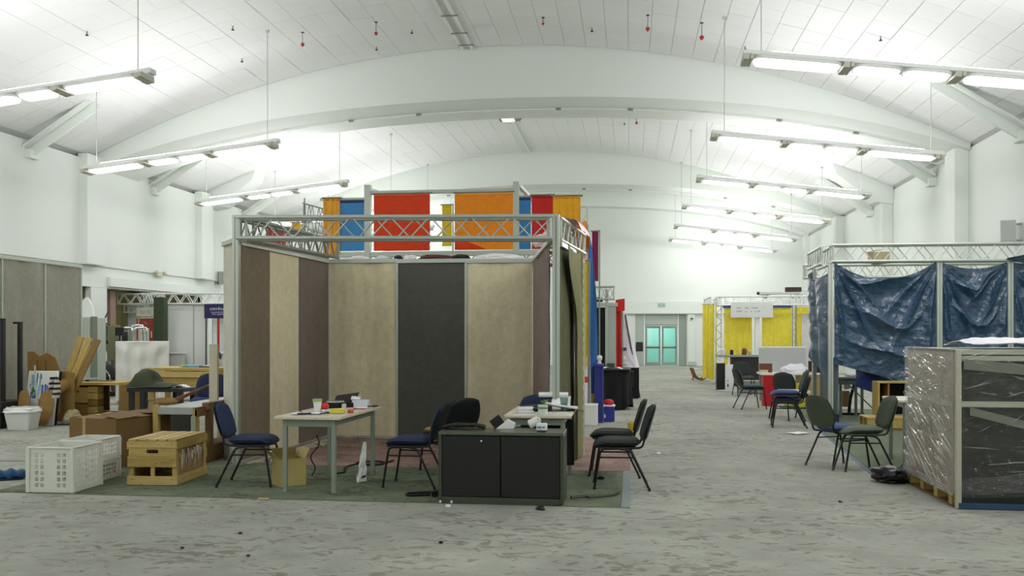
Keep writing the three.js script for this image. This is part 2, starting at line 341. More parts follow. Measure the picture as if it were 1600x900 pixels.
// hung light fittings: two rows, tilted with the vault
{
  const proto = new THREE.Group();
  const L = 4.75, lens = [[-2.2, -0.95], [-0.72, -0.09], [0.01, 0.62], [0.86, 2.12]], LW = 0.34;
  const glow = mat(0xffffff, 0.5, { emissive: LAMP_COLOUR, emissiveIntensity: LAMP_GLOW });
  obj('housing', [bx(L, 0.09, 0.2, 0, 0.07, -0.05, 0, 0, 0, 0.012), bx(L - 0.1, 0.03, LW + 0.06, -0.02, 0.015, 0, 0, 0, 0, 0.01)], M.white, proto);
  for (const [a, b] of lens) {
    obj('lamp_lens', place(ext(rrect(b - a, LW, 0.14), 0.085, 0.04, 4, 8), (a + b) / 2, -0.0, 0, Math.PI / 2, 0, 0), glow, proto);
    obj('lamp_trim', place((() => { const o = rrect(b - a + 0.06, LW + 0.07, 0.16); o.holes.push(rrect(b - a + 0.004, LW + 0.004, 0.142)); return ext(o, 0.035, 0.004, 1, 8); })(), (a + b) / 2, -0.005, 0, Math.PI / 2, 0, 0), M.white, proto);
  }
  for (const x of [-2.3, -0.84, 0.74, 2.22]) obj('lamp_bracket', [bx(0.09, 0.09, LW + 0.07, x - 0.03, -0.035, 0, 0, 0, 0, 0.008), bx(0.05, 0.08, LW + 0.1, x + 0.045, -0.03, 0, 0, 0, 0, 0.008)], mat(0xc4c4b4, 0.5), proto);
  obj('uplight_lens', bx(3.9, 0.02, 0.16, 0, 0.12, -0.05, 0, 0, 0, 0.006), glow, proto);
  const ord = ['nearest', 'second', 'third', 'fourth', 'fifth', 'farthest'];
  FIXTURE_ROWS.forEach((D, r) => {
    for (const side of [-1, 1]) {
      const k0 = D === 25.6 ? 1.036 : 1, cx = (side < 0 ? -10.25 : 4.05) * k0, cy = 1.5 + (side < 0 ? 4.06 : 3.92) * k0, tilt = side < 0 ? 0.108 : -0.125;
      const o = proto.clone(); o.name = numbered('light_fitting'); scene.add(o);
      const i = r - 3, sd = side < 0 ? 'left' : 'right';
      tag(o, i < 0 ? `${['unseen white fluorescent fitting added behind the viewer', 'unseen white fluorescent fitting added above the viewer', 'unseen white fluorescent fitting added over the front carpet'][r]}, ${sd} row` : `${ord[i]} visible white fluorescent fitting of the ${sd} row, hung on thin rods`, 'light fixture', 'hanging fluorescent light fittings');
      o.position.set(cx, cy, -D); o.rotation.z = tilt;
      for (const x of [-2.1, 2.1]) {
        const wx = cx + x * Math.cos(tilt), wy = cy + x * Math.sin(tilt) + 0.1, h = vaultY(wx) - wy - 0.01;
        const rod = obj('hanging_rod', [cyl(V(0, 0, 0), V(0, h, 0), 0.008, 0.008, 6), cyl(V(0, h - 0.05, 0), V(0, h, 0), 0.035, 0.045, 10)], M.steelGrey, o);
        rod.position.set(x, 0.1, -0.05); rod.rotation.z = -tilt;
      }
      const d = new THREE.RectAreaLight(LAMP_COLOUR, LAMP_DOWN, 4.3, LW); d.position.set(0, -0.1, 0); d.rotation.x = -Math.PI / 2; d.name = 'lamp_light'; o.add(d);
      for (const k of [-1, 1]) { const q = new THREE.RectAreaLight(LAMP_COLOUR, LAMP_SIDE, 4.3, 0.075); q.position.set(0, -0.05, k * (LW / 2 + 0.06)); q.rotation.y = k > 0 ? Math.PI : 0; q.name = 'lamp_side_light'; o.add(q); }
      const u = new THREE.RectAreaLight(LAMP_COLOUR, LAMP_UP, 3.9, 0.16); u.position.set(0, 0.145, -0.05); u.rotation.x = Math.PI / 2; u.name = 'uplight'; o.add(u);
    }
  });
}
// ------------------------------------------------------------------ trusses, posts, chairs, tables: makers
// box truss from a to b (upper left edge of its axis at the top chords); h high, w wide, n zigzags
function truss(name, label, group, a, b, { h = 0.24, w = 0.2, n = 10, rc = 0.024, rb = 0.009, m = M.alu, planar = false, frames = true } = {}) {
  const t = thing(name, label, 'truss', a.x, -a.z, a.y, 0, group);
  const d = b.clone().sub(a), L = d.length(); const dir = d.clone().normalize(); const side = V(-dir.z, 0, dir.x).multiplyScalar(w / 2);
  if (planar) side.multiplyScalar(0.01);
  const P = (s, up, k) => dir.clone().multiplyScalar(s).add(V(0, up ? 0 : -h, 0)).add(side.clone().multiplyScalar(k));
  const ks = planar ? [0] : [-1, 1];
  const cg = cyl(P(0, 1, 0), P(L, 1, 0), rc, rc, 10);
  for (const k of ks) for (const up of [1, 0]) { const g = cg; const o = inst('chord', g, m, t); o.position.copy(side.clone().multiplyScalar(k)).add(V(0, up ? 0 : -h, 0)); }
  const st = L / n;
  const brace = (p, q, r = rb) => { const dd = q.clone().sub(p), len = dd.length(); const key = len.toFixed(3) + r; const c = (truss.cache ??= {}); c[key] ??= clean(setUV(new THREE.CylinderGeometry(r, r, len, 6))); const o = inst('brace', c[key], m, t); o.position.copy(p.clone().add(q).multiplyScalar(0.5)); o.quaternion.setFromUnitVectors(UP, dd.normalize()); };
  for (let i = 0; i < n; i++) {
    for (const k of ks) { const off = k > 0 ? st / 2 : 0; const s0 = Math.min(L, i * st + off), s1 = Math.min(L, s0 + st / 2), s2 = Math.min(L, s0 + st); if (s1 > s0 + 0.02) brace(P(s0, 0, k), P(s1, 1, k)); if (s2 > s1 + 0.02) brace(P(s1, 1, k), P(s2, 0, k)); }
    if (!planar && i % 2 === 0) brace(P(i * st, 1, -1), P(i * st, 1, 1), 0.008);
  }
  if (frames) for (const s of [0.02, L - 0.02]) for (const k of ks) brace(P(s, 0, k), P(s, 1, k), rc * 0.7);
  return t;
}
function post(label, group, x, D, h, w = 0.07, m = M.alu) {
  const t = thing('booth_post', label, 'post', x, D, 0, 0, group);
  obj('upright', bb(-w / 2, w / 2, 0.012, h, -w / 2, w / 2, 0.008), m, t);
  obj('groove', [bb(-0.006, 0.006, 0.03, h - 0.02, w / 2 - 0.002, w / 2 + 0.001, 0), bb(w / 2 - 0.002, w / 2 + 0.001, 0.03, h - 0.02, -0.006, 0.006, 0)], M.aluDark, t);
  obj('base_plate', bb(-w * 0.8, w * 0.8, 0, 0.012, -w * 0.8, w * 0.8, 0.003), M.aluDark, t);
  return t;
}
// framed cloth wall panel standing from (x0, D0) to (x1, D1)
function clothPanel(label, group, x0, D0, x1, D1, h, m, { railM = M.alu, ripple = 0.012, post0 = false, y0 = 0.02, frame = true, seed = 1 } = {}) {
  const t = thing('fabric_panel', label, 'wall panel', x0, D0, 0, 0, group);
  const d = V(x1 - x0, 0, -(D1 - D0)), L = d.length(); t.rotation.y = Math.atan2(-d.z, d.x);
  const f = (s, v) => { const x = s * L, y = lerp(h - 0.05, y0, v); const k = ripple * (Math.sin(x * 9 + seed) * 0.5 + fbm(x * 3 + seed, y * 0.6 + seed, 3) * 1.4 + 0.5 * N(x * 8, y * 3, seed)); return V(x, y, k * Math.min(1, s * 10, (1 - s) * 10)); };
  obj('fabric', sheet(28, 24, f, 0.008, L, h), m, t);
  if (frame) { obj('top_rail', bb(0.002, L - 0.002, h - 0.06, h, -0.03, 0.03, 0.006), railM, t); obj('bottom_rail', bb(0.002, L - 0.002, 0.0, 0.045, -0.02, 0.02, 0.006), railM, t); }
  if (post0) obj('edge_post', bb(-0.018, 0.018, 0, h, -0.025, 0.025, 0.005), railM, t);
  return t;
}
// flat banner hung from a bar, top left corner at (x0, y1, D)
function banner(label, group, x0, x1, y0, y1, D, color, { slack = 0.01, pleats = 0, bar0 = true, turn = 0, hem = null, amp = 0.02, pole = 0 } = {}) {
  const t = thing('cloth_banner', label, 'banner', x0, D, 0, turn, group), L = x1 - x0;
  const m = cloth(color, { roughness: 0.85 });
  const f = (s, v) => { const x = s * L; const z = (pleats ? amp * (0.4 + 0.6 * v) * Math.sin(s * Math.PI * 2 * pleats + 0.7 * Math.sin(s * 9)) : 0) + slack * fbm(x * 2 + x0 * 3, v * 2, 3); return V(x, lerp(y1 - 0.02, y0, v), z); };
  obj('cloth', sheet(pleats ? pleats * 10 : 16, 14, f, 0.004, L, y1 - y0), m, t);
  obj('top_hem', bx(L, 0.035, 0.02, L / 2, y1 - 0.03, 0, 0, 0, 0, 0.006), hem ? cloth(hem) : m, t);
  if (pole) obj('banner_pole', [cyl(V(L + 0.02, 0, -0.02), V(L + 0.02, y1 + 0.02, -0.02), 0.014, 0.014, 8), bx(0.16, 0.03, 0.16, L + 0.02, 0.015, -0.02)], M.aluDark, t);
  if (bar0) obj('hanging_bar', cyl(V(-0.03, y1, 0), V(L + 0.03, y1, 0), 0.012, 0.012, 8), M.aluDark, t);
  return t;
}
const F = { cream: cloth(0xf6ecc6), creamB: cloth(0xf7eec9), brown: cloth(0x8c7f68), mauve: cloth(0x877b72), purple: cloth(0x988880), grey: cloth(0x64665f), olive: cloth(0x96956f), oliveDark: cloth(0x626241), pale: cloth(0xd9d8c6), greige: cloth(0xa8a799) };

// ------------------------------------------------------------------ the middle booth
{
  const g = 'silver box trusses around the striped booth';
  truss('box_truss', 'long silver truss across the open front of the striped cloth booth', g, W(-4.44, 2.83, 9.8), W(-0.83, 2.77, 9.72), { h: 0.235, w: 0.2, n: 8 });
  truss('box_truss', 'silver truss running back over the left side of the striped cloth booth', g, W(-4.44, 2.83, 9.95), W(-4.33, 2.86, 12.7), { h: 0.24, w: 0.16, n: 9, m: M.aluDark });
  truss('box_truss', 'short silver truss running back above the olive drape', g, W(-0.83, 2.77, 9.8), W(-0.66, 2.79, 11.75), { h: 0.24, w: 0.14, n: 6 });
  post('silver post at the left front corner of the striped booth, behind the left blue chair', 'corner posts of the striped booth', -4.47, 9.75, 2.86, 0.075);
  post('silver post at the right front corner of the striped booth, beside the olive drape', 'corner posts of the striped booth', -0.8, 9.72, 2.8, 0.075);
  const gp = 'cloth panels of the striped booth', h = 2.58;
  clothPanel('olive-brown cloth panel, nearest panel of the left booth wall', gp, -4.45, 9.79, -4.41, 10.56, h, F.brown, { seed: 2 });
  clothPanel('narrow cream cloth panel between two brown ones on the left booth wall', gp, -4.41, 10.56, -4.37, 11.42, h, F.cream, { seed: 3 });
  clothPanel('purple-brown cloth panel at the back end of the left booth wall', gp, -4.37, 11.42, -4.33, 12.5, h, F.mauve, { seed: 4 });
  clothPanel('cream cloth panel left of the charcoal panel in the booth back wall', gp, -4.33, 12.5, -3.31, 12.5, h, F.cream, { seed: 5, post0: true, ripple: 0.02 });
  clothPanel('charcoal grey cloth panel in the middle of the booth back wall', gp, -3.31, 12.5, -2.31, 12.5, h - 0.01, F.grey, { seed: 6, post0: true, ripple: 0.006 });
  clothPanel('cream cloth panel right of the charcoal panel in the booth back wall', gp, -2.31, 12.5, -1.36, 12.5, h - 0.02, F.creamB, { seed: 7, post0: true, ripple: 0.02 });
  clothPanel('mauve cloth panel angled forward at the right end of the booth', gp, -1.35, 12.48, -0.9, 10.0, h - 0.02, F.purple, { seed: 8, ripple: 0.045 });
  // outer sides
  clothPanel('narrow cream side panel outside the left corner post of the striped booth', gp, -4.89, 10.32, -4.55, 9.9, h + 0.04, F.pale, { seed: 9, ripple: 0.03, y0: 0.03 });
  clothPanel('dark olive panel on the outer right side of the striped booth', gp, -0.77, 9.82, -0.68, 10.9, 2.52, F.oliveDark, { seed: 10, ripple: 0.02 });
  clothPanel('slim cream end panel right of the olive drape', gp, -0.62, 10.95, -0.555, 10.97, 2.42, F.pale, { seed: 12, ripple: 0.004, y0: 0.02 });
  const t = thing('olive_drape', 'olive drape tied open beside the right corner post of the booth', 'drape', -0.7, 9.9);
  const top = 2.5;
  obj('drape_cloth', sheet(40, 50, (s, v) => {
    // gathered at the far end, swept across the top of the opening
    const y = lerp(top, 0.03, v), edge = sstep(0.02, 0.36, v); const a = lerp(0.02, 0.6, edge), dz = lerp(a, 0.98, s);
    const fold = 0.028 * Math.sin(s * 26 + 2 * v) * (0.35 + 0.65 * edge) + 0.02 * fbm(s * 4, v * 5, 3);
    return V(0.015 + 0.085 * dz + 0.7 * fold, y - 0.05 * Math.sin(s * 3.1) * (1 - v), -dz * 1.02);
  }, 0.008, 1, 2.4), F.olive, t);
  obj('ruffled_edge', sheet(4, 70, (s, v) => V(0.115 + 0.012 * s + 0.006 * Math.sin(v * 130) * s, lerp(top - 0.03, 0.03, v), -1.0 - 0.03 * s), 0.006, 0.1, 2.4), F.olive, t);
  // things thrown over the trusses
  solo('plastic_bag', sheet(24, 16, (s, v) => { const a = (v - 0.5) * 2.4, x = 0.14 * Math.sin(a) * (1 + 0.2 * N(s * 4, v * 3, 1)), y = 0.12 * Math.cos(a) + 0.03 * fbm(s * 5, v * 5, 3) - 0.08 * Math.abs(Math.sin(a)) ** 3; return V(x, y, -s * 0.75); }, 0.004), mat(0xf0c9cc, 0.5), 'pink plastic sheet lying over the short truss above the olive drape', 'plastic sheet', -0.7, 10.5, 2.74, -0.08);
  solo('crumpled_bag', (() => { const g = new THREE.IcosahedronGeometry(0.16, 4); const p = g.attributes.position; for (let i = 0; i < p.count; i++) { const v = V(p.getX(i), p.getY(i), p.getZ(i)); const k = 1 + 0.5 * fbm(v.x * 9, v.y * 9, 3, v.z * 9); p.setXYZ(i, v.x * k * 1.2, Math.max(-0.05, v.y * k), v.z * k); } g.computeVertexNormals(); return setUV(g); })(), mat(0xeccfcd, 0.55), 'small crumpled pink bag on the top rail of the mauve panel', 'bag', -0.98, 10.9, 2.6);
  solo('orange_cloth', sheet(14, 20, (s, v) => V(0.14 * s + 0.05 * v, -0.62 * v * (1 - 0.5 * s) + 0.03 * Math.sin(s * 9), -0.05 * Math.sin(s * 8 + v * 3) - 0.15 * s), 0.004), cloth(0xe08a2a), 'orange cloth corner hanging behind the end of the short truss', 'cloth', -0.72, 11.78, 2.98);
}
// floor coverings of the booth
{
  const cg = (() => { const a = periodic(301, 16), b = periodic(302, 64), c = periodic(303, 128), g = rng(304); return (base, k0) => tex(512, 512, (x, y) => { const u = x / 512, v = y / 512; const m = b(u * 64, v * 64) * 0.5 + c(u * 128, v * 128) * 0.5; const k = 1 - k0 * sstep(0.1, 0.6, m + 0.5 * a(u * 16, v * 16)) + 0.1 * a(u * 16 + 3, v * 16) + 0.06 * b(u * 64 + 7, v * 64) + (g() - 0.5) * 0.14; return hex(base).map(q => q * k); }, true, 4); })();
  solo('carpet', bb(-6.0, -0.08, 0, 0.008, -9.83, -7.78, 0.002), mat(0xffffff, 1, { map: cg(0x6f7962, 0.22), bumpMap: grainRep, bumpScale: 0.003 }), 'dark grey-green carpet laid in front of the striped booth', 'carpet', 0, 0);
  solo('carpet', bb(-4.6, 0.0, 0, 0.006, -13.0, -9.832, 0.002), mat(0xffffff, 1, { map: cg(0xa08479, 0.2), bumpMap: grainRep, bumpScale: 0.003 }), 'dusty pink carpet laid inside the striped booth', 'carpet', 0, 0);
  solo('floor_tape', bb(-0.078, 0.0, 0, 0.0095, -9.83, -7.78, 0), mat(0x7d8c89, 0.6), 'pale blue-grey tape strip along the right edge of the green carpet', 'tape', 0, 0);
  // wood batten scraps and paint chips at the foot of the left wall
  const rb = rng(9); const sc = [];
  for (let i = 0; i < 16; i++) { const t = i / 16, x = lerp(-4.32, -4.1, rb()), D = lerp(9.95, 12.2, t); sc.push(bx(0.05 + 0.07 * rb(), 0.006, 0.08 + 0.2 * rb(), x, 0.011 + 0.004 * rb(), -D, 0, rb() * 1.2 - 0.3, 0, 0.002)); }
  solo('skirting_batten', [bx(0.05, 0.012, 2.4, -4.3, 0.013, -11.0, 0, -0.05, 0, 0.003), ...sc], mat(0xcfc6ae, 0.8), 'pale torn paper edging along the foot of the left booth wall', 'paper edging', 0, 0);
}
// coloured banners on a frame behind the booth
{
  const t = thing('banner_frame', 'grey square-tube frame with two uprights carrying the red and orange banners', 'frame', -4.19, 14);
  for (const x of [0, 2.41]) obj('upright', bb(x - 0.05, x + 0.05, 0, 3.9, -0.05, 0.05, 0.006), M.steelGrey, t);
  obj('crossbar', bb(0.05, 2.36, 3.74, 3.8, -0.03, 0.03, 0.005), M.steelGrey, t);
  obj('lower_rail', bb(-0.75, 2.9, 2.74, 2.82, -0.04, 0.04, 0.006), M.steelGrey, t);
  obj('side_arm', bb(-0.8, -0.05, 3.66, 3.7, -0.02, 0.02, 0.004), M.steelGrey, t); obj('side_arm', bb(2.46, 3.46, 3.64, 3.68, -0.02, 0.02, 0.004), M.steelGrey, t);
  obj('gusset', bar(V(0, 3.84, 0), V(0.55, 3.68, -1.0), 0.06, 0.05), M.white, t);
  obj('gusset', bar(V(2.45, 3.84, 0), V(2.75, 3.55, -0.9), 0.06, 0.05), M.white, t);
  const g = 'coloured banners above the striped booth';
  const b1 = banner('wide red banner hung above the charcoal panel of the booth', g, -4.08, -3.16, 2.83, 3.75, 13.955, 0xe2430f, { hem: 0xe0603c });
  const b2 = banner('wide orange banner hung right of the wide red one', g, -2.76, -1.83, 2.83, 3.74, 13.955, 0xf6921a, { hem: 0xf5a040 });
  obj('red_swoosh', ext((() => { const s = new THREE.Shape(); s.moveTo(0, 2.84); s.lineTo(0, 3.01); s.quadraticCurveTo(0.18, 2.98, 0.5, 2.84); s.closePath(); return s; })(), 0.004, 0.0015, 1).translate(0.005, 0, 0.012), cloth(0xe0430f), b2);
  banner('blue banner between the yellow-orange one and the left upright', g, -4.66, -4.24, 2.84, 3.66, 13.965, 0x468fcb, { hem: 0x273d78 });
  banner('golden orange pleated banner at the left end of the row', g, -4.92, -4.64, 2.78, 3.7, 13.955, 0xf2ae3e, { pleats: 3, hem: 0xe08a20 });
  banner('narrow blue banner right of the right upright', g, -1.75, -1.55, 2.83, 3.65, 13.965, 0x3b7fb8, { hem: 0x243b7a });
  banner('dark red banner beside the narrow blue one', g, -1.53, -1.2, 2.83, 3.68, 13.96, 0xc9241d, { pleats: 2, amp: 0.012, hem: 0xa81a18 });
  banner('golden yellow pleated banner at the right end of the row', g, -1.2, -0.77, 2.6, 3.66, 13.955, 0xf2b020, { pleats: 4, amp: 0.018, hem: 0xd7951a });
  banner('small yellow banner hanging behind the gap between red and orange', g, -3.61, -3.42, 3.2, 4.0, 17, 0xe8c81c, { pole: 1 });
  banner('small red banner far behind the left side truss', g, -7.15, -6.75, 3.2, 3.62, 17, 0xc8261f, { pole: 1 });
  banner('tiny yellow banner far behind the left side truss', g, -6.92, -6.72, 3.55, 3.8, 17.7, 0xe4b81c, { pole: 1 });
  { const lt = truss('lattice_truss', 'thin curved black wire lattice standing up left of the golden banner', undefined, W(-6.4, 4.08, 17), W(-5.4, 3.8, 17), { h: 0.55, w: 0.1, n: 5, rc: 0.012, rb: 0.008, m: M.aluDark }); obj('mast', [cyl(V(0.02, 0.1, 0), V(0.02, -4.06, 0), 0.016, 0.016, 8), bx(0.3, 0.03, 0.3, 0.02, -4.065, 0)], M.aluDark, lt); }
  // the neighbouring booth seen over the back wall: its truss and the clutter along it
  truss('box_truss', 'grey truss of the next booth glimpsed under the banners', 'trusses of the hidden booth', W(-4.6, 2.82, 14.5), W(-1.2, 2.82, 14.5), { h: 0.2, w: 0.2, n: 9, m: M.aluDark });
  const rb = rng(77);
  const cols = [[0xf0f0ec, 'white paper'], [0xd9e2ea, 'pale blue'], [0x2a2c30, 'black cloth'], [0xf2f2f0, 'white cloth'], [0x5b3434, 'maroon cloth'], [0x1d2430, 'navy cloth'], [0xf0f0ec, 'white foam']];
  [[-4.1, 0.3], [-3.75, 0.22], [-3.5, 0.14], [-3.32, 0.2], [-2.9, 0.55], [-2.55, 0.3], [-1.95, 0.7]].forEach(([x, w], i) => {
    const g = new THREE.IcosahedronGeometry(0.5, 3); const p = g.attributes.position; for (let k = 0; k < p.count; k++) { const v = V(p.getX(k), p.getY(k), p.getZ(k)); const q = 1 + 0.5 * fbm(v.x * 4 + i * 3, v.y * 4, 3, v.z * 4); p.setXYZ(k, v.x * q * w, Math.max(-0.03, v.y * q * 0.11), v.z * q * 0.3); } g.computeVertexNormals();
    const where = ['under the blue banner', 'left of the red banner', 'under the left of the red banner', 'under the red banner', 'above the charcoal panel', 'between red and orange banners', 'under the orange banner'][i];
    solo('cloth_bundle', setUV(g), mat(cols[i][0], 0.8), `${cols[i][1]} bundle on the shelf ${where}`, 'bundle', x, 13.3, 2.645);
  });
  const sh = thing('high_shelf', 'narrow shelf on posts behind the booth back wall carrying cloth bundles', 'shelf', -4.4, 13.3);
  obj('shelf_board', bb(0, 3.2, 2.58, 2.62, -0.2, 0.2), M.white, sh); for (const x of [0.05, 3.15]) obj('shelf_post', bb(x - 0.03, x + 0.03, 0, 2.58, -0.03, 0.03), M.aluDark, sh);
}
// ------------------------------------------------------------------ chairs
// front of the chair towards +z
function makeChair(name, { fabric, shell = M.plasticBlack, tall = 0, seatM = fabric, frame = M.tubeBlack }) {
  const t = new THREE.Group(); t.name = name; scene.add(t);
  const SH = 0.445, w = 0.45, d = 0.44;
  const bend = (g, fn) => { const p = g.attributes.position; for (let i = 0; i < p.count; i++) { const q = fn(p.getX(i), p.getY(i), p.getZ(i)); p.setXYZ(i, ...q); } const n = mergeVertices(g, 1e-4); n.deleteAttribute('normal'); n.computeVertexNormals(); return setUV(toCreasedNormals(n, 0.9)); };
  const cushion = (W0, H0, r, th, bev, seg = 14) => { // a filled rounded rectangle with enough vertices to bend
    const hw = W0 / 2, hh = H0 / 2; const pos = [], idx = []; const n = seg;
    for (const s of [1, -1]) for (let j = 0; j <= n; j++) for (let i = 0; i <= n; i++) {
      let a = i / n * 2 - 1, b = j / n * 2 - 1;
      const k = r; // squircle mapping
      const x = a * Math.sqrt(1 - k * b * b / 2), y = b * Math.sqrt(1 - k * a * a / 2);
      const e = Math.max(Math.abs(a), Math.abs(b)); const z = s * th / 2 * Math.pow(Math.max(0, 1 - Math.pow(e, 8)), 0.5) * (1 - bev * (a * a + b * b) * 0.25);
      pos.push(x * hw, y * hh, z);
    }
    const Mv = (n + 1) * (n + 1);
    for (let j = 0; j < n; j++) for (let i = 0; i < n; i++) { const q = j * (n + 1) + i; idx.push(q, q + 1, q + n + 1, q + 1, q + n + 2, q + n + 1); idx.push(Mv + q, Mv + q + n + 1, Mv + q + 1, Mv + q + 1, Mv + q + n + 1, Mv + q + n + 2); }
    const g = new THREE.BufferGeometry(); g.setAttribute('position', new THREE.Float32BufferAttribute(pos, 3)); g.setIndex(idx); g.computeVertexNormals(); return g.toNonIndexed();
  };
  // seat: x across, made flat then laid down
  const seat = bend(cushion(w, d + 0.03, 0.55, 0.075, 0.5), (x, y, z) => { const zz = -y; return [x * (1 - 0.08 * (y / d + 0.5)), SH + z - 0.03 * sstep(0.1, 0.24, zz) + 0.012 * (x / 0.22) ** 2, zz]; });
  obj('seat', seat, seatM, t);
  obj('seat_pan', bb(-0.2, 0.2, SH - 0.05, SH - 0.03, -0.18, 0.19, 0.008), shell, t);
  const back = (th, off, sx, sy) => bend(cushion(0.43 * sx, 0.36 * sy, 0.72, th, 0.3), (x, y, z) => { const yy = y + 0.635, k = (yy - 0.46) * 0.3; return [x * (1 - 0.06 * (y / 0.18)), yy + tall, -0.205 - k - z * 1 + off + 0.35 * x * x * 1.2 - 0.04]; });
  obj('backrest', back(0.055, 0.0, 1, 1), fabric, t);
  obj('backrest_shell', back(0.03, -0.022, 1.015, 1.015), shell, t);
  for (const s of [-1, 1]) {
    obj('leg', pipe([V(s * 0.205, 0.012, 0.225), V(s * 0.2, 0.395, 0.165), V(s * 0.2, 0.4, -0.02)], 0.0115, 0.05), frame, t);
    obj('leg', pipe([V(s * 0.225, 0.012, -0.3), V(s * 0.2, 0.385, -0.12), V(s * 0.2, 0.4, 0.0)], 0.0115, 0.05), frame, t);
    obj('back_support', pipe([V(s * 0.16, 0.395, -0.06), V(s * 0.17, 0.405, -0.235), V(s * 0.17, 0.62 + tall, -0.29)], 0.0105, 0.04), frame, t);
    obj('stretcher', cyl(V(s * 0.203, 0.315, 0.178), V(s * 0.207, 0.315, -0.152), 0.008), frame, t);
    for (const z of [0.225, -0.3]) obj('foot_cap', cyl(V(s * (z > 0 ? 0.205 : 0.2255), 0, z), V(s * (z > 0 ? 0.205 : 0.225), 0.03, z * 0.985), 0.0145, 0.0135), shell, t);
  }
  obj('cross_rail', [cyl(V(-0.2, 0.395, 0.1), V(0.2, 0.395, 0.1), 0.008), cyl(V(-0.2, 0.395, -0.1), V(0.2, 0.395, -0.1), 0.008)], frame, t);
  return t;
}
const fabBlue = mat(0x293556, 0.95, { bumpMap: weaveSmall, bumpScale: 0.001 }), fabDark = mat(0x2b312e, 0.9, { bumpMap: weaveSmall, bumpScale: 0.001 }), fabGreen = mat(0x5a6557, 0.92, { bumpMap: weaveSmall, bumpScale: 0.001 }), fabTeal = mat(0x3a4f52, 0.92), fabTan = mat(0xa98446, 0.8);
const chairBlue = makeChair('stacking_chair', { fabric: fabBlue });
const chairDark = makeChair('stacking_chair', { fabric: fabDark });
const chairSage = makeChair('stacking_chair', { fabric: mat(0x4a5243, 0.92), seatM: fabGreen, shell: mat(0x474f3e, 0.6) });
const chairMix = makeChair('stacking_chair', { fabric: mat(0x3f4737, 0.9), seatM: mat(0x3c4d78, 0.95), shell: mat(0x474f3e, 0.6) });
const chairTan = makeChair('stacking_chair', { fabric: fabDark, seatM: fabTan });
const chairTeal = makeChair('stacking_chair', { fabric: fabTeal });
const protoChairs = new Set([chairBlue, chairDark, chairSage, chairMix, chairTan, chairTeal]);
function chair(proto, label, x, D, turn, y = 0, group = 'stacking chairs with black tube legs') {
  let o = proto;
  if (protoChairs.has(proto)) { protoChairs.delete(proto); o.name = numbered('stacking_chair'); } else { o = proto.clone(); o.name = numbered('stacking_chair'); scene.add(o); }
  o.position.set(x, y, -D); o.rotation.set(0, turn, 0); tag(o, label, 'chair', group); return o;
}
const RIGHT = Math.PI / 2, LEFT = -Math.PI / 2, AWAY = Math.PI, CARPET = 0.008;
chair(chairBlue, 'blue chair facing right at the left end of the cluttered table', -3.72, 8.52, RIGHT + 0.12, CARPET);
chair(chairBlue, 'blue chair facing left between the cluttered table and the black cabinet', -2.15, 8.66, LEFT - 0.05, CARPET);
chair(chairTan, 'black-backed chair with a tan seat behind the blue one by the cabinet', -1.98, 9.6, LEFT - 0.75, CARPET);
chair(chairBlue, 'navy blue chair behind the table on the right, under white plastic', -1.06, 9.6, -0.12, CARPET);
chair(chairDark, 'dark green-black chair, front one of the pair right of the cabinet', -0.13, 8.86, LEFT + 0.05);
chair(chairDark, 'dark grey chair, rear one of the pair right of the cabinet', -0.2, 9.62, LEFT - 0.02);
chair(chairMix, 'olive-backed chair with a blue seat beside the wrapped pallet, facing right', 2.36, 10.55, RIGHT + 0.5);
chair(chairSage, 'sage green chair beside the wrapped pallet, facing left', 2.52, 10.35, LEFT + 0.1);
// pair stacked in the aisle, and those beyond
chair(chairBlue, 'lower blue chair of the stack in front of the blue tarpaulin post', 2.5, 14.95, LEFT - 0.1);
chair(chairMix, 'upper blue-seated chair of the stack in front of the blue tarpaulin post', 2.47, 14.93, LEFT - 0.08, 0.11);
chair(chairTeal, 'dark teal chair facing right beside the red box', 2.42, 18.5, RIGHT + 0.25);
chair(chairDark, 'black chair with its back turned, between red box and stacked chairs', 2.82, 16.2, 0.35);
chair(chairDark, 'black chair drawn up to the dark counter of the yellow booth', 2.75, 22.4, 0.1);
// left: two blue chairs behind the timber table, one dark under it
chair(chairBlue, 'blue chair pushed behind the timber-legged table with a paddle', -6.0, 12.1, 0.25);
chair(chairBlue, 'blue chair stacked on another behind the timber-legged table', -5.99, 12.12, 0.27, 0.11);


// ------------------------------------------------------------------ tables
function makeTable(label, x, D, wd, ln, h, turn = 0, y = 0, group) {
  const t = thing('work_table', label, 'table', x, D, y, turn, group), a = wd / 2, b = ln / 2;
  obj('tabletop', bb(-a, a, h - 0.028, h - 0.004, -b, b, 0.004), wood(71, 0xe3d9c2, 0xd4c6a8, 0.45, 0.9), t);
  obj('laminate', bb(-a + 0.006, a - 0.006, h - 0.004, h, -b + 0.006, b - 0.006, 0.001), mat(0xddd9cd, 0.4), t);
  const m = mat(0x8f998c, 0.45, { metalness: 0.2 }), i = 0.08;
  obj('apron', [bb(-a + i, a - i, h - 0.1, h - 0.028, b - i - 0.014, b - i + 0.014), bb(-a + i, a - i, h - 0.1, h - 0.028, -b + i - 0.014, -b + i + 0.014), bb(-a + i - 0.014, -a + i + 0.014, h - 0.09, h - 0.028, -b + i, b - i), bb(a - i - 0.014, a - i + 0.014, h - 0.09, h - 0.028, -b + i, b - i)], m, t);
  for (const sx of [-1, 1]) for (const sz of [-1, 1]) obj('leg', [bx(0.042, h - 0.03, 0.042, sx * (a - i), (h - 0.028) / 2, sz * (b - i), 0, 0, 0, 0.006), bx(0.045, 0.02, 0.045, sx * (a - i), 0.01, sz * (b - i))], m, t);
  return t;
}
makeTable('pale narrow table with grey legs in front of the booth, cups and papers on it', -2.98, 8.7, 0.64, 1.32, 0.72, -0.03, CARPET);
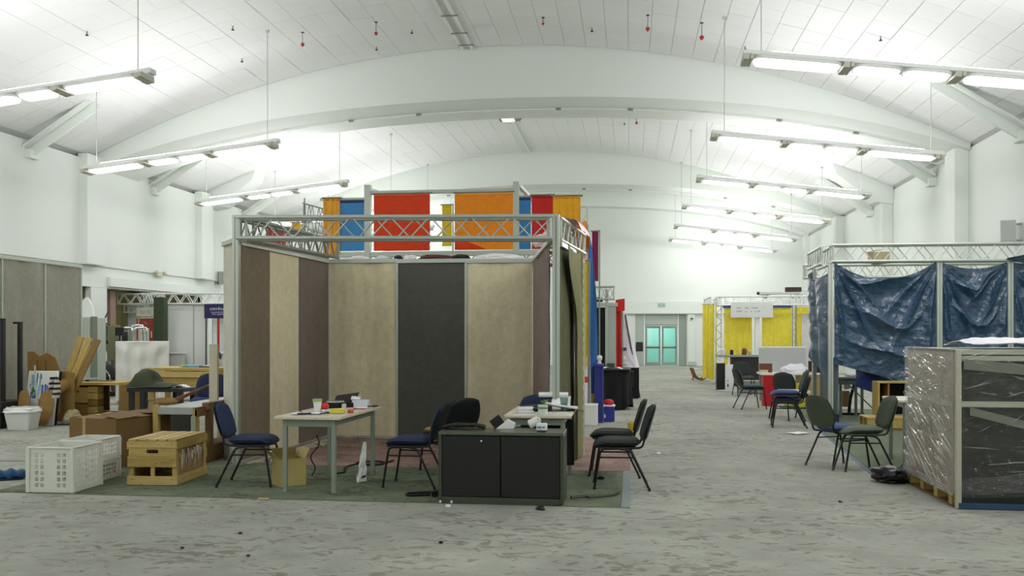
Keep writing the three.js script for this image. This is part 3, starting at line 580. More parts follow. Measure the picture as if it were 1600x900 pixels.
makeTable('pale table with grey legs behind the black cabinet, binders and papers on it', -0.88, 9.05, 0.64, 1.16, 0.72, 0, CARPET);
// things on the cluttered table
const T1 = 0.728;
{
  const cup = thing('paper_cup', 'tall white paper cup with a green rim on the cluttered table', 'cup', -3.1, 8.62, T1);
  obj('cup_body', lathe([[0, 0], [0.028, 0], [0.03, 0.004], [0.044, 0.112], [0.041, 0.112], [0.028, 0.006], [0, 0.006]], 28), M.paper, cup);
  obj('cup_rim', lathe([[0.044, 0.098], [0.048, 0.1], [0.049, 0.122], [0.046, 0.124], [0.0, 0.12]], 28), mat(0x9dbf6e, 0.6), cup);
  const dish = thing('black_bowl', 'black round tub with a pale rim on the cluttered table', 'bowl', -3.06, 9.05, T1);
  obj('bowl_body', lathe([[0, 0], [0.07, 0], [0.082, 0.02], [0.086, 0.062], [0.08, 0.062], [0.075, 0.02], [0, 0.012]], 30), M.black, dish);
  obj('bowl_rim', lathe([[0.08, 0.06], [0.09, 0.062], [0.09, 0.07], [0.08, 0.07]], 30), M.white, dish);
  const box = thing('carton', 'open black carton with a raised flap behind the black tub', 'box', -3.02, 9.22, T1);
  obj('carton_body', [bb(-0.13, 0.13, 0, 0.05, -0.09, 0.09, 0.003)], mat(0x231d18, 0.8), box); obj('flap', bx(0.26, 0.005, 0.17, -0.0, 0.085, -0.06, 0.5, 0, 0.16), mat(0x2b2019, 0.8), box);
  const wb = thing('white_box', 'white box of tissue on the far end of the cluttered table', 'box', -2.83, 9.2, T1, 0.1);
  obj('box_body', bb(-0.085, 0.085, 0, 0.075, -0.06, 0.06, 0.004), mat(0xd8dce4, 0.7), wb); obj('tissue', sheet(8, 6, (s, v) => V(-0.1 + s * 0.1, 0.08 + 0.03 * Math.sin(v * 3.1) * (1 + 0.6 * N(s * 7, v * 7, 2)), (v - 0.5) * 0.08), 0.002), M.paper, wb);
  const jar = thing('glass_jar', 'small jar with a dark green lid between tub and white box', 'jar', -2.95, 9.0, T1);
  obj('jar_body', lathe([[0, 0], [0.022, 0], [0.025, 0.01], [0.025, 0.04], [0.016, 0.052], [0, 0.052]], 20), mat(0xd9d3c4, 0.3), jar); obj('lid', lathe([[0, 0.05], [0.019, 0.05], [0.019, 0.068], [0, 0.068]], 16), mat(0x2d5b3a, 0.5), jar);
  solo('red_pouch', place(setUV(new THREE.CapsuleGeometry(0.032, 0.09, 6, 14)), 0, 0.034, 0, 0, 0, Math.PI / 2), mat(0xd43a26, 0.6), 'red tube-shaped pouch behind the paper cup', 'pouch', -3.14, 8.86, T1, 0.1);
  solo('yellow_notebook', [bx(0.15, 0.03, 0.11, 0, 0.018, 0, 0, 0, 0, 0.008), bx(0.13, 0.012, 0.1, 0.01, 0.04, 0, 0.03, 0.15, 0.02, 0.004)], mat(0xd8d35a, 0.7), 'yellow notebook at the front right edge of the table', 'notebook', -2.83, 8.42, T1, 0.2);
  solo('orange_cap', lathe([[0, 0], [0.03, 0], [0.03, 0.02], [0.022, 0.034], [0, 0.036]], 18), mat(0xdf5a2c, 0.5), 'small orange cap beside the yellow notebook', 'tape roll', -2.72, 8.5, T1);  // a small solid orange cap
  const rp = rng(41);
  [[-3.16, 8.3, 0.2, 'sheet of paper at the front left corner of the table'], [-3.0, 8.35, -0.3, 'sheet of paper in front of the paper cup'], [-2.98, 8.62, 0.5, 'sheet of paper right of the paper cup'], [-2.76, 9.0, -0.1, 'sheet of paper in front of the white box'], [-2.74, 9.26, 0.1, 'sheet of paper at the far right end of the table']].forEach(([x, D, a, l], i) => solo('paper_sheet', sheet(8, 8, (s, v) => V((s - 0.5) * 0.15, 0.003 + 0.006 * (1 + N(s * 3 + i, v * 3, i)), (v - 0.5) * 0.2), 0.001), M.paper, 'white ' + l, 'paper', x, D, T1, a, 'loose papers on the cluttered table'));
  [[-3.08, 8.2, 0x23262c, 'black pen at the front edge of the table'], [-2.9, 8.26, 0x23262c, 'dark marker beside the yellow notebook'], [-3.2, 8.42, 0x7a2f3c, 'dark red marker at the left edge of the table'], [-2.72, 8.78, 0xb32f37, 'red pen near the right edge of the table'], [-2.68, 9.15, 0x2a2a2e, 'black pen in front of the white box']].forEach(([x, D, c, l], i) => solo('pen', [place(setUV(new THREE.CapsuleGeometry(0.006, 0.12, 3, 8)), 0, 0.024, 0, 0, 0, Math.PI / 2), place(setUV(new THREE.CylinderGeometry(0.0075, 0.0075, 0.03, 8)), 0.05, 0.024, 0, 0, 0, Math.PI / 2)], mat(c, 0.4), l, 'pen', x, D, T1 - 0.008, i * 0.9 + 0.3));
  solo('red_scissors', [tube([V(-0.02, 0.01, -0.02), V(-0.06, 0.01, -0.035), V(-0.065, 0.01, 0), V(-0.03, 0.01, 0.0), V(-0.02, 0.01, -0.02)], 0.006, 20, 6), tube([V(-0.02, 0.01, 0.02), V(-0.06, 0.01, 0.035), V(-0.065, 0.01, 0.004), V(-0.03, 0.01, 0.0), V(-0.02, 0.01, 0.02)], 0.006, 20, 6), bx(0.12, 0.003, 0.014, 0.05, 0.01, 0, 0, 0.1, 0)], mat(0xd8383a, 0.5), 'red-handled scissors at the far right corner of the table', 'scissors', -2.66, 9.28, T1, 0.2);
}
// under the cluttered table
{
  const b = thing('carton', 'open yellowish cardboard carton with a hand slot under the cluttered table', 'box', -3.36, 8.52, CARPET, 0.72);
  const m = mat(0xb9a86a, 0.85), w = 0.13, d = 0.12, h = 0.27;
  obj('side', bb(-w, w, 0, h, d - 0.005, d, 0.001), m, b); obj('side', bb(-w, w, 0, h, -d, -d + 0.005, 0.001), m, b); obj('side', bb(-w, -w + 0.005, 0, h, -d, d, 0.001), m, b);
  const s = rrect(0.24, h, 0.002, -0.12, 0); s.holes.push((() => { const p = new THREE.Path(); p.absellipse(0, 0.13, 0.018, 0.045, 0, Math.PI * 2, true, 0.5); return p; })()); obj('slotted_side', place(ext(s, 0.005, 0), w, 0, 0, 0, Math.PI / 2, 0), m, b);
  obj('floor_panel', bb(-w, w, 0, 0.005, -d, d, 0.001), m, b);
  obj('flap', bx(0.005, 0.11, 0.23, w + 0.02, h + 0.04, 0, 0, 0, -0.5), m, b); obj('flap', bx(0.25, 0.1, 0.005, 0, h + 0.04, -d - 0.02, 0.4, 0, 0), m, b); obj('flap', bx(0.005, 0.1, 0.23, -w - 0.03, h + 0.03, 0, 0, 0, 0.7), m, b);
  const p = thing('paper_bag', 'flat white paper bag standing under the far end of the cluttered table', 'bag', -2.7, 8.78, CARPET, 1.0);
  obj('bag_body', sheet(10, 16, (s, v) => { const y = lerp(0.4, 0.002, v); return V((s - 0.5) * lerp(0.03, 0.13, Math.pow(v, 0.8)) + 0.04 * (1 - v), y, 0.02 * N(s * 4, v * 5, 3) + 0.05 * (v - 0.5) ** 2); }, 0.012), M.paper, p);
  obj('dark_print', bx(0.05, 0.02, 0.004, 0.02, 0.05, 0.02, 0, 0, 0.25), M.black, p); obj('handle', tube([V(0, 0.38, 0), V(-0.03, 0.43, 0.01), V(-0.05, 0.46, 0.01)], 0.006, 10, 6), M.oliveTwine ?? M.tan, p);
  solo('power_cable', [tube([V(0, 0.01, 0), V(0.15, 0.01, 0.1), V(0.3, 0.012, 0.02), V(0.25, 0.014, -0.16), V(0.05, 0.01, -0.18), V(-0.02, 0.012, -0.02), V(0.12, 0.016, 0.08), V(0.28, 0.012, -0.02), V(0.34, 0.01, -0.3)], 0.011, 60, 7), tube([V(0, 0.01, 0), V(-0.05, 0.01, 0.3), V(0.05, 0.01, 0.62), V(-0.02, 0.01, 0.75)], 0.009, 24, 6)], M.black, 'black power cable coiled on the pink carpet under the table', 'cable', -3.1, 9.95, 0.006);
  solo('power_cable', tube([V(0, 0.02, 0), V(0.03, 0.1, -0.02), V(-0.01, 0.22, 0), V(0.07, 0.34, -0.02), V(0.04, 0.44, -0.04)], 0.007, 24, 6), M.black, 'thin black cable rising from the yellowish carton', 'cable', -3.28, 8.95, 0.008);
  solo('power_cable', [tube([V(0, 0.012, 0), V(-0.18, 0.012, 0.06), V(-0.22, 0.012, -0.02), V(-0.08, 0.014, -0.1), V(0.06, 0.03, -0.06), V(0.1, 0.05, 0.0)], 0.012, 40, 7), bx(0.09, 0.05, 0.06, 0.06, 0.03, 0.02, 0, 0.3, 0.3)], M.black, 'looped black cable with plug at the left foot of the cabinet', 'cable', -1.83, 8.1, CARPET);
  solo('grey_cable', [tube([V(0, 0.012, 0), V(0.12, 0.012, -0.1), V(0.25, 0.014, -0.12), V(0.36, 0.012, -0.2), V(0.42, 0.03, -0.24)], 0.016, 30, 7), bx(0.15, 0.02, 0.09, 0.2, 0.012, -0.12, 0, 0.5, 0)], mat(0x55594c, 0.8), 'grey-green cable and rag on the carpet right of the cabinet', 'cable', -0.53, 8.1, CARPET);
}
// the low cabinet
{
  const c = thing('metal_cabinet', 'low wide black two-door metal cabinet with a grey-green frame', 'cabinet', -1.13, 7.97, CARPET);
  const m = mat(0x4a5143, 0.4, { metalness: 0.35 }), w = 0.555, d = 0.2, h = 0.63;
  obj('top', bb(-w, w, h - 0.028, h, -d, d, 0.005), mat(0x626a5c, 0.28, { metalness: 0.4 }), c);
  obj('side_panel', bb(-w, -w + 0.03, 0.01, h - 0.028, -d, d, 0.004), m, c); obj('side_panel', bb(w - 0.03, w, 0.01, h - 0.028, -d, d, 0.004), m, c);
  obj('plinth', bb(-w + 0.03, w - 0.03, 0.0, 0.055, -d, d - 0.004, 0.004), m, c); obj('back_panel', bb(-w + 0.03, w - 0.03, 0.05, h - 0.028, -d, -d + 0.012, 0.002), m, c);
  const dm = mat(0x141511, 0.55, { bumpMap: weaveSmall, bumpScale: 0.0006 });
  const d1 = obj('door', bb(-w + 0.034, -0.004, 0.06, h - 0.036, d - 0.03, d - 0.008, 0.004), dm, c), d2 = obj('door', bb(0.004, w - 0.034, 0.06, h - 0.036, d - 0.03, d - 0.008, 0.004), dm, c);
  obj('lock', place(lathe([[0, 0], [0.009, 0], [0.009, 0.006], [0, 0.008]], 14), -0.17, h - 0.08, d - 0.009, Math.PI / 2, 0, 0), M.chrome, d1);
  for (const x of [-w + 0.02, -w + 0.12]) obj('foot', place(setUV(new THREE.SphereGeometry(0.012, 10, 8)), x, 0.012, d + 0.004), M.white, c);
  const top = CARPET + h;
  solo('black_jacket', sheet(20, 14, (s, v) => V((s - 0.5) * 0.38, 0.014 + 0.02 * (1 + fbm(s * 5, v * 4, 3, 4)) * Math.sin(Math.PI * Math.min(1, s * 4, (1 - s) * 4) / 2), (v - 0.5) * 0.2), 0.016), M.blackFab, 'flat folded black cloth on the left end of the cabinet', 'cloth', -1.5, 8.04, top, 0.1);
  const w1 = thing('desk_phone', 'black and white wedge-shaped device at the middle of the cabinet top', 'phone', -1.13, 8.1, top, 0.2);
  obj('body', ext(poly([[-0.09, 0], [0.07, 0], [0.09, 0.05], [0.02, 0.085]]), 0.1, 0.006).translate(0, 0, -0.05), M.white, w1); obj('handset', bar(V(-0.115, 0.022, 0), V(-0.03, 0.085, 0), 0.045, 0.11), M.black, w1);
  const w2 = thing('white_mug', 'white rounded mug lying on the cabinet beside the small white box', 'mug', -0.88, 8.08, top, 0);
  obj('mug_body', place(lathe([[0, 0], [0.035, 0], [0.04, 0.01], [0.04, 0.095], [0.036, 0.095], [0.034, 0.01], [0, 0.008]], 24), -0.03, 0.04, 0, 0, 0, -1.1), M.white, w2); obj('mug_handle', tube([V(0.0, 0.06, 0), V(0.03, 0.1, 0), V(0.07, 0.085, 0), V(0.06, 0.04, 0)], 0.008, 16, 7), M.white, w2);
  const w3 = thing('small_box', 'small white box with blue print on the front edge of the cabinet', 'box', -0.775, 7.88, top, -0.1);
  obj('box_body', bb(-0.045, 0.045, 0.012, 0.075, -0.03, 0.03, 0.008), M.white, w3); obj('box_base', bb(-0.04, 0.04, 0, 0.014, -0.028, 0.028, 0.003), mat(0x22313f, 0.6), w3); obj('printed_label', [bb(-0.035, 0.0, 0.03, 0.05, 0.029, 0.0315, 0), bb(0.006, 0.034, 0.034, 0.048, 0.029, 0.0315, 0)], mat(0x5d7fa8, 0.6), w3);
}
// on the table behind the cabinet
{
  const y = 0.728;
  const c = thing('takeout_tray', 'white clamshell tray at the left front of the right table', 'tray', -1.02, 8.72, y, 0.1);
  obj('tray_base', ext(rrect(0.17, 0.13, 0.03), 0.03, 0.008).rotateX(-Math.PI / 2), mat(0xd6d6d8, 0.5), c); obj('tray_lid', place(ext(rrect(0.16, 0.12, 0.03), 0.028, 0.01).rotateX(-Math.PI / 2), 0, 0.03, 0, 0, 0, 0.04), mat(0xe4e4e4, 0.5), c); obj('dark_contents', bb(0.06, 0.1, 0.02, 0.05, -0.04, 0.05), M.black, c);
  const k = thing('plant_pot', 'green and white tin with green leaves at the front edge of the right table', 'tin', -0.83, 8.53, y);
  obj('tin_body', lathe([[0, 0], [0.045, 0], [0.046, 0.005], [0.048, 0.095], [0.045, 0.095], [0, 0.085]], 24), mat(0xdfe6dc, 0.45), k); obj('green_band', [lathe([[0.0475, 0.058], [0.049, 0.059], [0.0495, 0.075], [0.0475, 0.077]], 24)], mat(0x6f9a58, 0.5), k);
  const lv = []; const rb = rng(3); for (let i = 0; i < 14; i++) { const a = rb() * 4 - 2, l = 0.05 + 0.06 * rb(); lv.push(sheet(4, 3, (s, v) => V(Math.cos(a) * l * s + (v - 0.5) * 0.02 * Math.sin(a) * Math.sin(3.1 * s), 0.095 + 0.045 * Math.sin(2.2 * s), Math.sin(a) * l * s - (v - 0.5) * 0.02 * Math.cos(a) * Math.sin(3.1 * s)), 0.001)); } obj('leaves', lv, mat(0x6c8f4c, 0.7), k);
  const bd = thing('ring_binder', 'black binder lying open across the middle of the right table', 'binder', -0.86, 9.02, y, 0.3);
  obj('cover', bx(0.3, 0.006, 0.32, -0.1, 0.03, 0, 0, 0, -0.12), M.black, bd); obj('cover', bx(0.34, 0.006, 0.3, 0.2, 0.03, 0.02, 0, 0, -0.18), M.black, bd); obj('pages', bx(0.27, 0.02, 0.28, 0.16, 0.05, 0, 0, 0.1, -0.16), M.paper, bd); obj('spine', bx(0.03, 0.05, 0.32, 0.03, 0.03, 0), M.black, bd);
  solo('dark_folder', [bx(0.24, 0.02, 0.3, 0, 0.012, 0), bx(0.22, 0.015, 0.26, 0.02, 0.032, 0.01, 0, 0.2, 0.03)], mat(0x1c221a, 0.6), 'stack of dark green folders at the back left of the right table', 'folder', -1.0, 9.2, y, -0.2);
  const g = thing('plastic_cup', 'clear teal-tinted plastic cup at the right end of the right table', 'cup', -0.66, 8.98, y);
  obj('cup_wall', lathe([[0, 0], [0.03, 0], [0.042, 0.14], [0.039, 0.14], [0.028, 0.005], [0, 0.005]], 28), mat(0xb5d3d0, 0.08, { transmission: 0.85, thickness: 0.003, ior: 1.4 }), g); obj('cup_rim', lathe([[0.04, 0.138], [0.045, 0.14], [0.045, 0.146], [0.04, 0.146]], 28), M.white, g); obj('drink', lathe([[0, 0.006], [0.028, 0.006], [0.034, 0.08], [0, 0.08]], 24), mat(0xd8e4e0, 0.2), g);
  solo('paper_roll', [place(setUV(new THREE.CylinderGeometry(0.028, 0.028, 0.32, 18)), 0, 0, 0, 0, 0, Math.PI / 2)], M.paper, 'white paper roll resting on the navy chair back behind the right table', 'roll', -0.83, 9.72, 0.84, 0);
  solo('white_plastic_sheet', sheet(20, 16, (s, v) => V((s - 0.5) * 0.2, 0.004 + 0.1 * (1 - v) * (0.6 + 0.4 * s) + 0.02 * (0.5 + fbm(s * 4, v * 4, 3)), 0.12 * (v - 0.5) + 0.03 * Math.sin(s * 7)), 0.006), M.white, 'crumpled white plastic standing on the right table before the navy chair', 'plastic sheet', -0.72, 9.36, y + 0.005);
  solo('navy_coat', sheet(16, 20, (s, v) => V((s - 0.5) * 0.22, lerp(0.56, 0.16, v), 0.02 * Math.sin(s * 14) * v + 0.03 * fbm(s * 3, v * 3, 2)), 0.02), mat(0x1f2a5c, 0.9), 'dark blue cloth hanging under the left end of the right table', 'cloth', -1.02, 9.3, CARPET);
  solo('black_cloth', sheet(18, 20, (s, v) => V((s - 0.5) * 0.34, lerp(0.6, 0.12, v), 0.03 * Math.sin(s * 12) * v + 0.02 * fbm(s * 3, v * 3, 2)), 0.02), M.blackFab, 'black cloth hanging under the middle of the right table', 'cloth', -0.76, 9.36, CARPET);
}
// ------------------------------------------------------------------ crates at the front left
function latticeCrate(parentName, label, x, D, w, d, h, y = 0, turn = 0, rows = 6, group) {
  const t = thing(parentName, label, 'crate', x, D, y, turn, group), m = mat(0xdde0d6, 0.45), th = 0.012;
  const wall = (L, blanks) => { const s = rrect(L, h, 0.004, -L / 2, 0); const n = Math.round(L / 0.052), cw = L / n, rh = (h - 0.09) / rows;
    for (let i = 0; i < n; i++) for (let j = 0; j < rows; j++) { const cx = -L / 2 + (i + 0.5) * cw; if (blanks && Math.abs(cx) < 0.07 || i === 0 || i === n - 1) continue; const cy = 0.04 + (j + 0.5) * rh; const p = new THREE.Path(); const a = cw * 0.32, b = rh * 0.34; p.moveTo(cx - a, cy - b); p.lineTo(cx - a, cy + b); p.lineTo(cx + a, cy + b); p.lineTo(cx + a, cy - b); p.closePath(); s.holes.push(p); }
    if (blanks) for (const k of [-0.035, 0.035]) { } return ext(s, th, 0.0015, 1); };
  for (const s of [1, -1]) { obj('side_panel', place(wall(w, true), 0, 0, s * (d / 2 - th / 2) - th / 2), m, t); obj('side_panel', place(wall(d, false), s * (w / 2 - th / 2) - th / 2 * 1, 0, 0, 0, Math.PI / 2, 0), m, t); }
  obj('bottom', bb(-w / 2 + th, w / 2 - th, 0.004, 0.014, -d / 2 + th, d / 2 - th, 0.002), m, t);
  obj('rim', [bb(-w / 2 - 0.012, w / 2 + 0.012, h - 0.018, h, d / 2 - 0.014, d / 2 + 0.012, 0.005), bb(-w / 2 - 0.012, w / 2 + 0.012, h - 0.018, h, -d / 2 - 0.012, -d / 2 + 0.014, 0.005), bb(-w / 2 - 0.012, -w / 2 + 0.014, h - 0.018, h, -d / 2, d / 2, 0.005), bb(w / 2 - 0.014, w / 2 + 0.012, h - 0.018, h, -d / 2, d / 2, 0.005)], m, t);
  for (const a of [-1, 1]) for (const b of [-1, 1]) obj('corner_rib', bb(a * w / 2 - 0.018, a * w / 2 + 0.018, 0, h - 0.016, b * d / 2 - 0.018, b * d / 2 + 0.018, 0.006), m, t);
  return t;
}
latticeCrate('plastic_crate', 'tall white plastic lattice crate, nearest one at the front left', -5.42, 8.03, 0.44, 0.48, 0.43, 0.008, 0.03, 6);
latticeCrate('plastic_crate', 'lower white plastic crate of the two stacked behind the nearest crate', -5.5, 8.56, 0.36, 0.46, 0.215, 0.008, 0.03, 3, 'stacked white plastic crates');
latticeCrate('plastic_crate', 'upper white plastic crate of the two stacked behind the nearest crate', -5.5, 8.56, 0.36, 0.46, 0.215, 0.2235, 0.03, 3, 'stacked white plastic crates');
// wooden crate of planks
{
  const t = thing('wooden_crate', 'pale pine plank crate with a handle slot between white crates and table', 'crate', -4.7, 8.66, 0.008, 0.07);
  const w = 0.25, d = 0.37, h = 0.455;
  const F3 = [M.pine, M.pineB, M.pineC]; let k = 0; const nx = () => F3[k++ % 3];
  for (const a of [-1, 1]) for (const b of [-1, 1]) obj('corner_post', bb(a * (w - 0.03) - 0.025, a * (w - 0.03) + 0.025, 0.01, h - 0.03, b * (d - 0.035) - 0.02, b * (d - 0.035) + 0.02), nx(), t);
  for (const s of [-1, 1]) {
    const z = s * (d - 0.008);
    obj('plank', bb(-w, w, h - 0.085, h - 0.022, z - 0.01, z + 0.01, 0.003), nx(), t);
    const hs = rrect(2 * w - 0.02, 0.085, 0.003, -w + 0.01, 0); hs.holes.push(rrect(0.12, 0.035, 0.017, -0.06, 0.03)); obj('handle_plank', ext(hs, 0.016, 0.002, 1).translate(0, h - 0.17, z - 0.012), nx(), t);
    obj('plank', bb(-w, w, h - 0.275, h - 0.165, z - 0.01, z + 0.012, 0.003), nx(), t);
    obj('plank', bb(-w - 0.004, w + 0.004, 0.004, 0.09, z - 0.01, z + 0.012, 0.003), nx(), t);
    obj('stile', bb(-0.022, 0.022, 0.085, h - 0.27, z - 0.016, z - 0.004, 0.003), nx(), t);
    const x = s * (w - 0.004);
    obj('side_rail', bb(x - 0.012, x + 0.012, h - 0.1, h - 0.022, -d, d, 0.003), nx(), t); obj('side_rail', bb(x - 0.012, x + 0.012, 0.004, 0.09, -d, d, 0.003), nx(), t);
    obj('side_board', new THREE.BoxGeometry(0.012, h - 0.14, 2 * d - 0.04).translate(x - s * 0.014, h / 2 - 0.02, 0), mat(0xffffff, 0.9, { map: canvasTex(256, 128, (c, W2, H2) => { c.fillStyle = '#a08158'; c.fillRect(0, 0, W2, H2); const r = rng(61); for (let i = 0; i < 60; i++) { c.fillStyle = ['#c9c3b0', '#b9a888', '#7d5b38', '#d8d4c8', '#8a6842'][i % 5]; const x0 = r() * W2, y0 = r() * H2 * 0.3; c.beginPath(); c.moveTo(x0, y0); c.lineTo(x0 + 6 + 18 * r(), y0 + 10 * r()); c.lineTo(x0 + 12 * r(), y0 + 20 + 70 * r()); c.closePath(); c.fill(); } }) }), t, );
  }
  for (let i = 0; i < 5; i++) { const x = -w + 0.05 + i * (2 * w - 0.1) / 4; obj('lid_slat', bb(x - 0.042, x + 0.042, h - 0.02, h + 0.0, -d, d, 0.003), nx(), t); }
  obj('floor_board', bb(-w + 0.02, w - 0.02, 0.03, 0.045, -d + 0.03, d - 0.03), M.brownWood, t);
  for (const [x, y] of [[-0.2, 0.06], [0.2, 0.06], [-0.2, 0.25], [0.2, 0.25], [-0.2, 0.41], [0.2, 0.41]]) obj('nail_head', place(lathe([[0, 0], [0.007, 0], [0.005, 0.003], [0, 0.004]], 8), x, y, d + 0.006, Math.PI / 2, 0, 0), M.aluDark, t);
  solo('wood_lath', bx(0.34, 0.02, 0.03, 0, 0.011, 0), M.pineC, 'thin pine lath on the floor between white crates and pine crate', 'lath', -5.06, 8.82, 0.008, 0.12);
}
// cardboard box
{
  const t = thing('cardboard_box', 'big brown cardboard box with open flaps behind the white crates', 'box', -5.9, 9.78, 0, -0.28);
  const m = mat(0x7a6038, 0.9, { bumpMap: grainRep, bumpScale: 0.001 }), w = 0.36, d = 0.4, h = 0.55;
  for (const s of [-1, 1]) { obj('side', bb(-w, w, 0, h, s * d - 0.004, s * d + 0.004, 0.001), m, t); obj('side', bb(s * w - 0.004, s * w + 0.004, 0, h, -d, d, 0.001), m, t); }
  obj('bottom', bb(-w, w, 0, 0.006, -d, d, 0.001), m, t); obj('flap', bx(2 * w, 0.006, 0.3, 0.03, h + 0.005, d - 0.15, 0.05, 0, 0.02), m, t); obj('flap', bx(2 * w, 0.006, 0.34, 0, h + 0.02, -d + 0.17, -0.1, 0, 0), m, t); obj('flap', bx(0.3, 0.006, 2 * d, w - 0.12, h + 0.03, 0, 0, 0, -0.16), m, t);
  obj('packing_tape', bx(0.05, 0.2, 0.002, -0.13, h - 0.1, d + 0.005), mat(0xab8f5c, 0.4), t); obj('torn_paper', bx(0.4, 0.004, 0.34, -0.06, h + 0.022, -0.02, 0.05, 0.2, 0), M.pineC, t);
}
// timber-legged table with paddle and post
{
  const t = thing('timber_table', 'rough timber-legged table with a grey-blue front rail behind the pine crate', 'table', -5.19, 10.55);
  const h = 0.66, w = 0.27, d = 0.85;
  for (const [x, z, m] of [[-w + 0.03, d - 0.03, M.pine], [w - 0.03, d - 0.03, M.pineB], [-w + 0.03, -d + 0.05, M.pine], [w - 0.03, -d + 0.05, M.brownWood]]) obj('leg', bb(x - 0.032, x + 0.032, 0, z > 0 && x < 0 ? h + 0.02 : h - 0.02, z - 0.03, z + 0.03, 0.005), m, t);
  obj('front_rail', bb(-w + 0.06, w - 0.05, h - 0.085, h, d - 0.03, d, 0.004), mat(0xa7aca6, 0.5), t);
  obj('side_rail', bb(w - 0.03, w + 0.005, h - 0.11, h, -d, d, 0.004), M.brownWood, t); obj('side_rail', bb(-w - 0.005, -w + 0.03, h - 0.11, h - 0.02, -d, d - 0.07, 0.004), M.pineB, t);
  obj('tabletop', bb(-w + 0.03, w - 0.03, h - 0.03, h - 0.005, -d, d - 0.03, 0.003), mat(0xb9bdb7, 0.6), t);
  obj('leg_plate', bb(w - 0.07, w - 0.01, 0, h - 0.1, d + 0.002, d + 0.014, 0.003), mat(0x9aa18f, 0.5), t);
  solo('cream_plank', bb(-0.055, 0.055, 0, 0.72, -0.02, 0.02, 0.004), mat(0xcfcab0, 0.7), 'cream painted plank standing upright on the back of the timber table', 'plank', -5.105, 10.5, h - 0.005);
  const p = thing('paddle', 'wooden paddle with a tan blade lying slanted across the timber table', 'paddle', -5.41, 10.05, h + 0.03, 1.0);
  obj('blade', ext((() => { const s = new THREE.Shape(); s.moveTo(-0.2, -0.05); s.quadraticCurveTo(-0.06, -0.075, 0.06, -0.03); s.lineTo(0.06, 0.03); s.quadraticCurveTo(-0.04, 0.08, -0.2, 0.055); s.closePath(); return s; })(), 0.035, 0.008).rotateX(-Math.PI / 2 + 0.5), M.tan, p);
  obj('throat', cyl(V(0.04, 0.02, 0), V(0.25, 0.09, -0.02), 0.028, 0.02), mat(0x7b4630, 0.6), p); obj('shaft', cyl(V(0.24, 0.085, -0.02), V(0.6, 0.2, -0.07), 0.02, 0.016), M.brownWood, p); obj('grip', place(setUV(new THREE.SphereGeometry(0.026, 12, 10)), 0.61, 0.205, -0.072), mat(0x8f7a58, 0.7), p);
  const dc = thing('dark_case', 'dark olive upright case on thin legs, seen through the timber table', 'case', -6.05, 11.4, 0, 0.1); obj('case_body', bb(-0.2, 0.2, 0.16, 0.5, -0.08, 0.08, 0.012), mat(0x2c2e22, 0.7), dc); for (const x of [-0.16, 0.16]) obj('leg', cyl(V(x, 0, 0), V(x * 0.8, 0.17, 0), 0.014), M.black, dc);
  const b = thing('wooden_box', 'low brown wooden box standing on end beside the booth side panel', 'box', -5.03, 10.53);
  obj('lower_board', bb(-0.13, 0.15, 0, 0.2, -0.62, 0.7, 0.004), M.brownWood, b); obj('upright', bb(0.08, 0.15, 0.2, 0.62, 0.5, 0.58, 0.004), M.brownWood, b); obj('upright', bb(0.1, 0.15, 0.2, 0.78, -0.1, 0.0, 0.004), M.pineB, b); obj('top_rail', bb(0.08, 0.16, 0.62, 0.7, -0.6, 0.65, 0.004), M.brownWood, b);
}
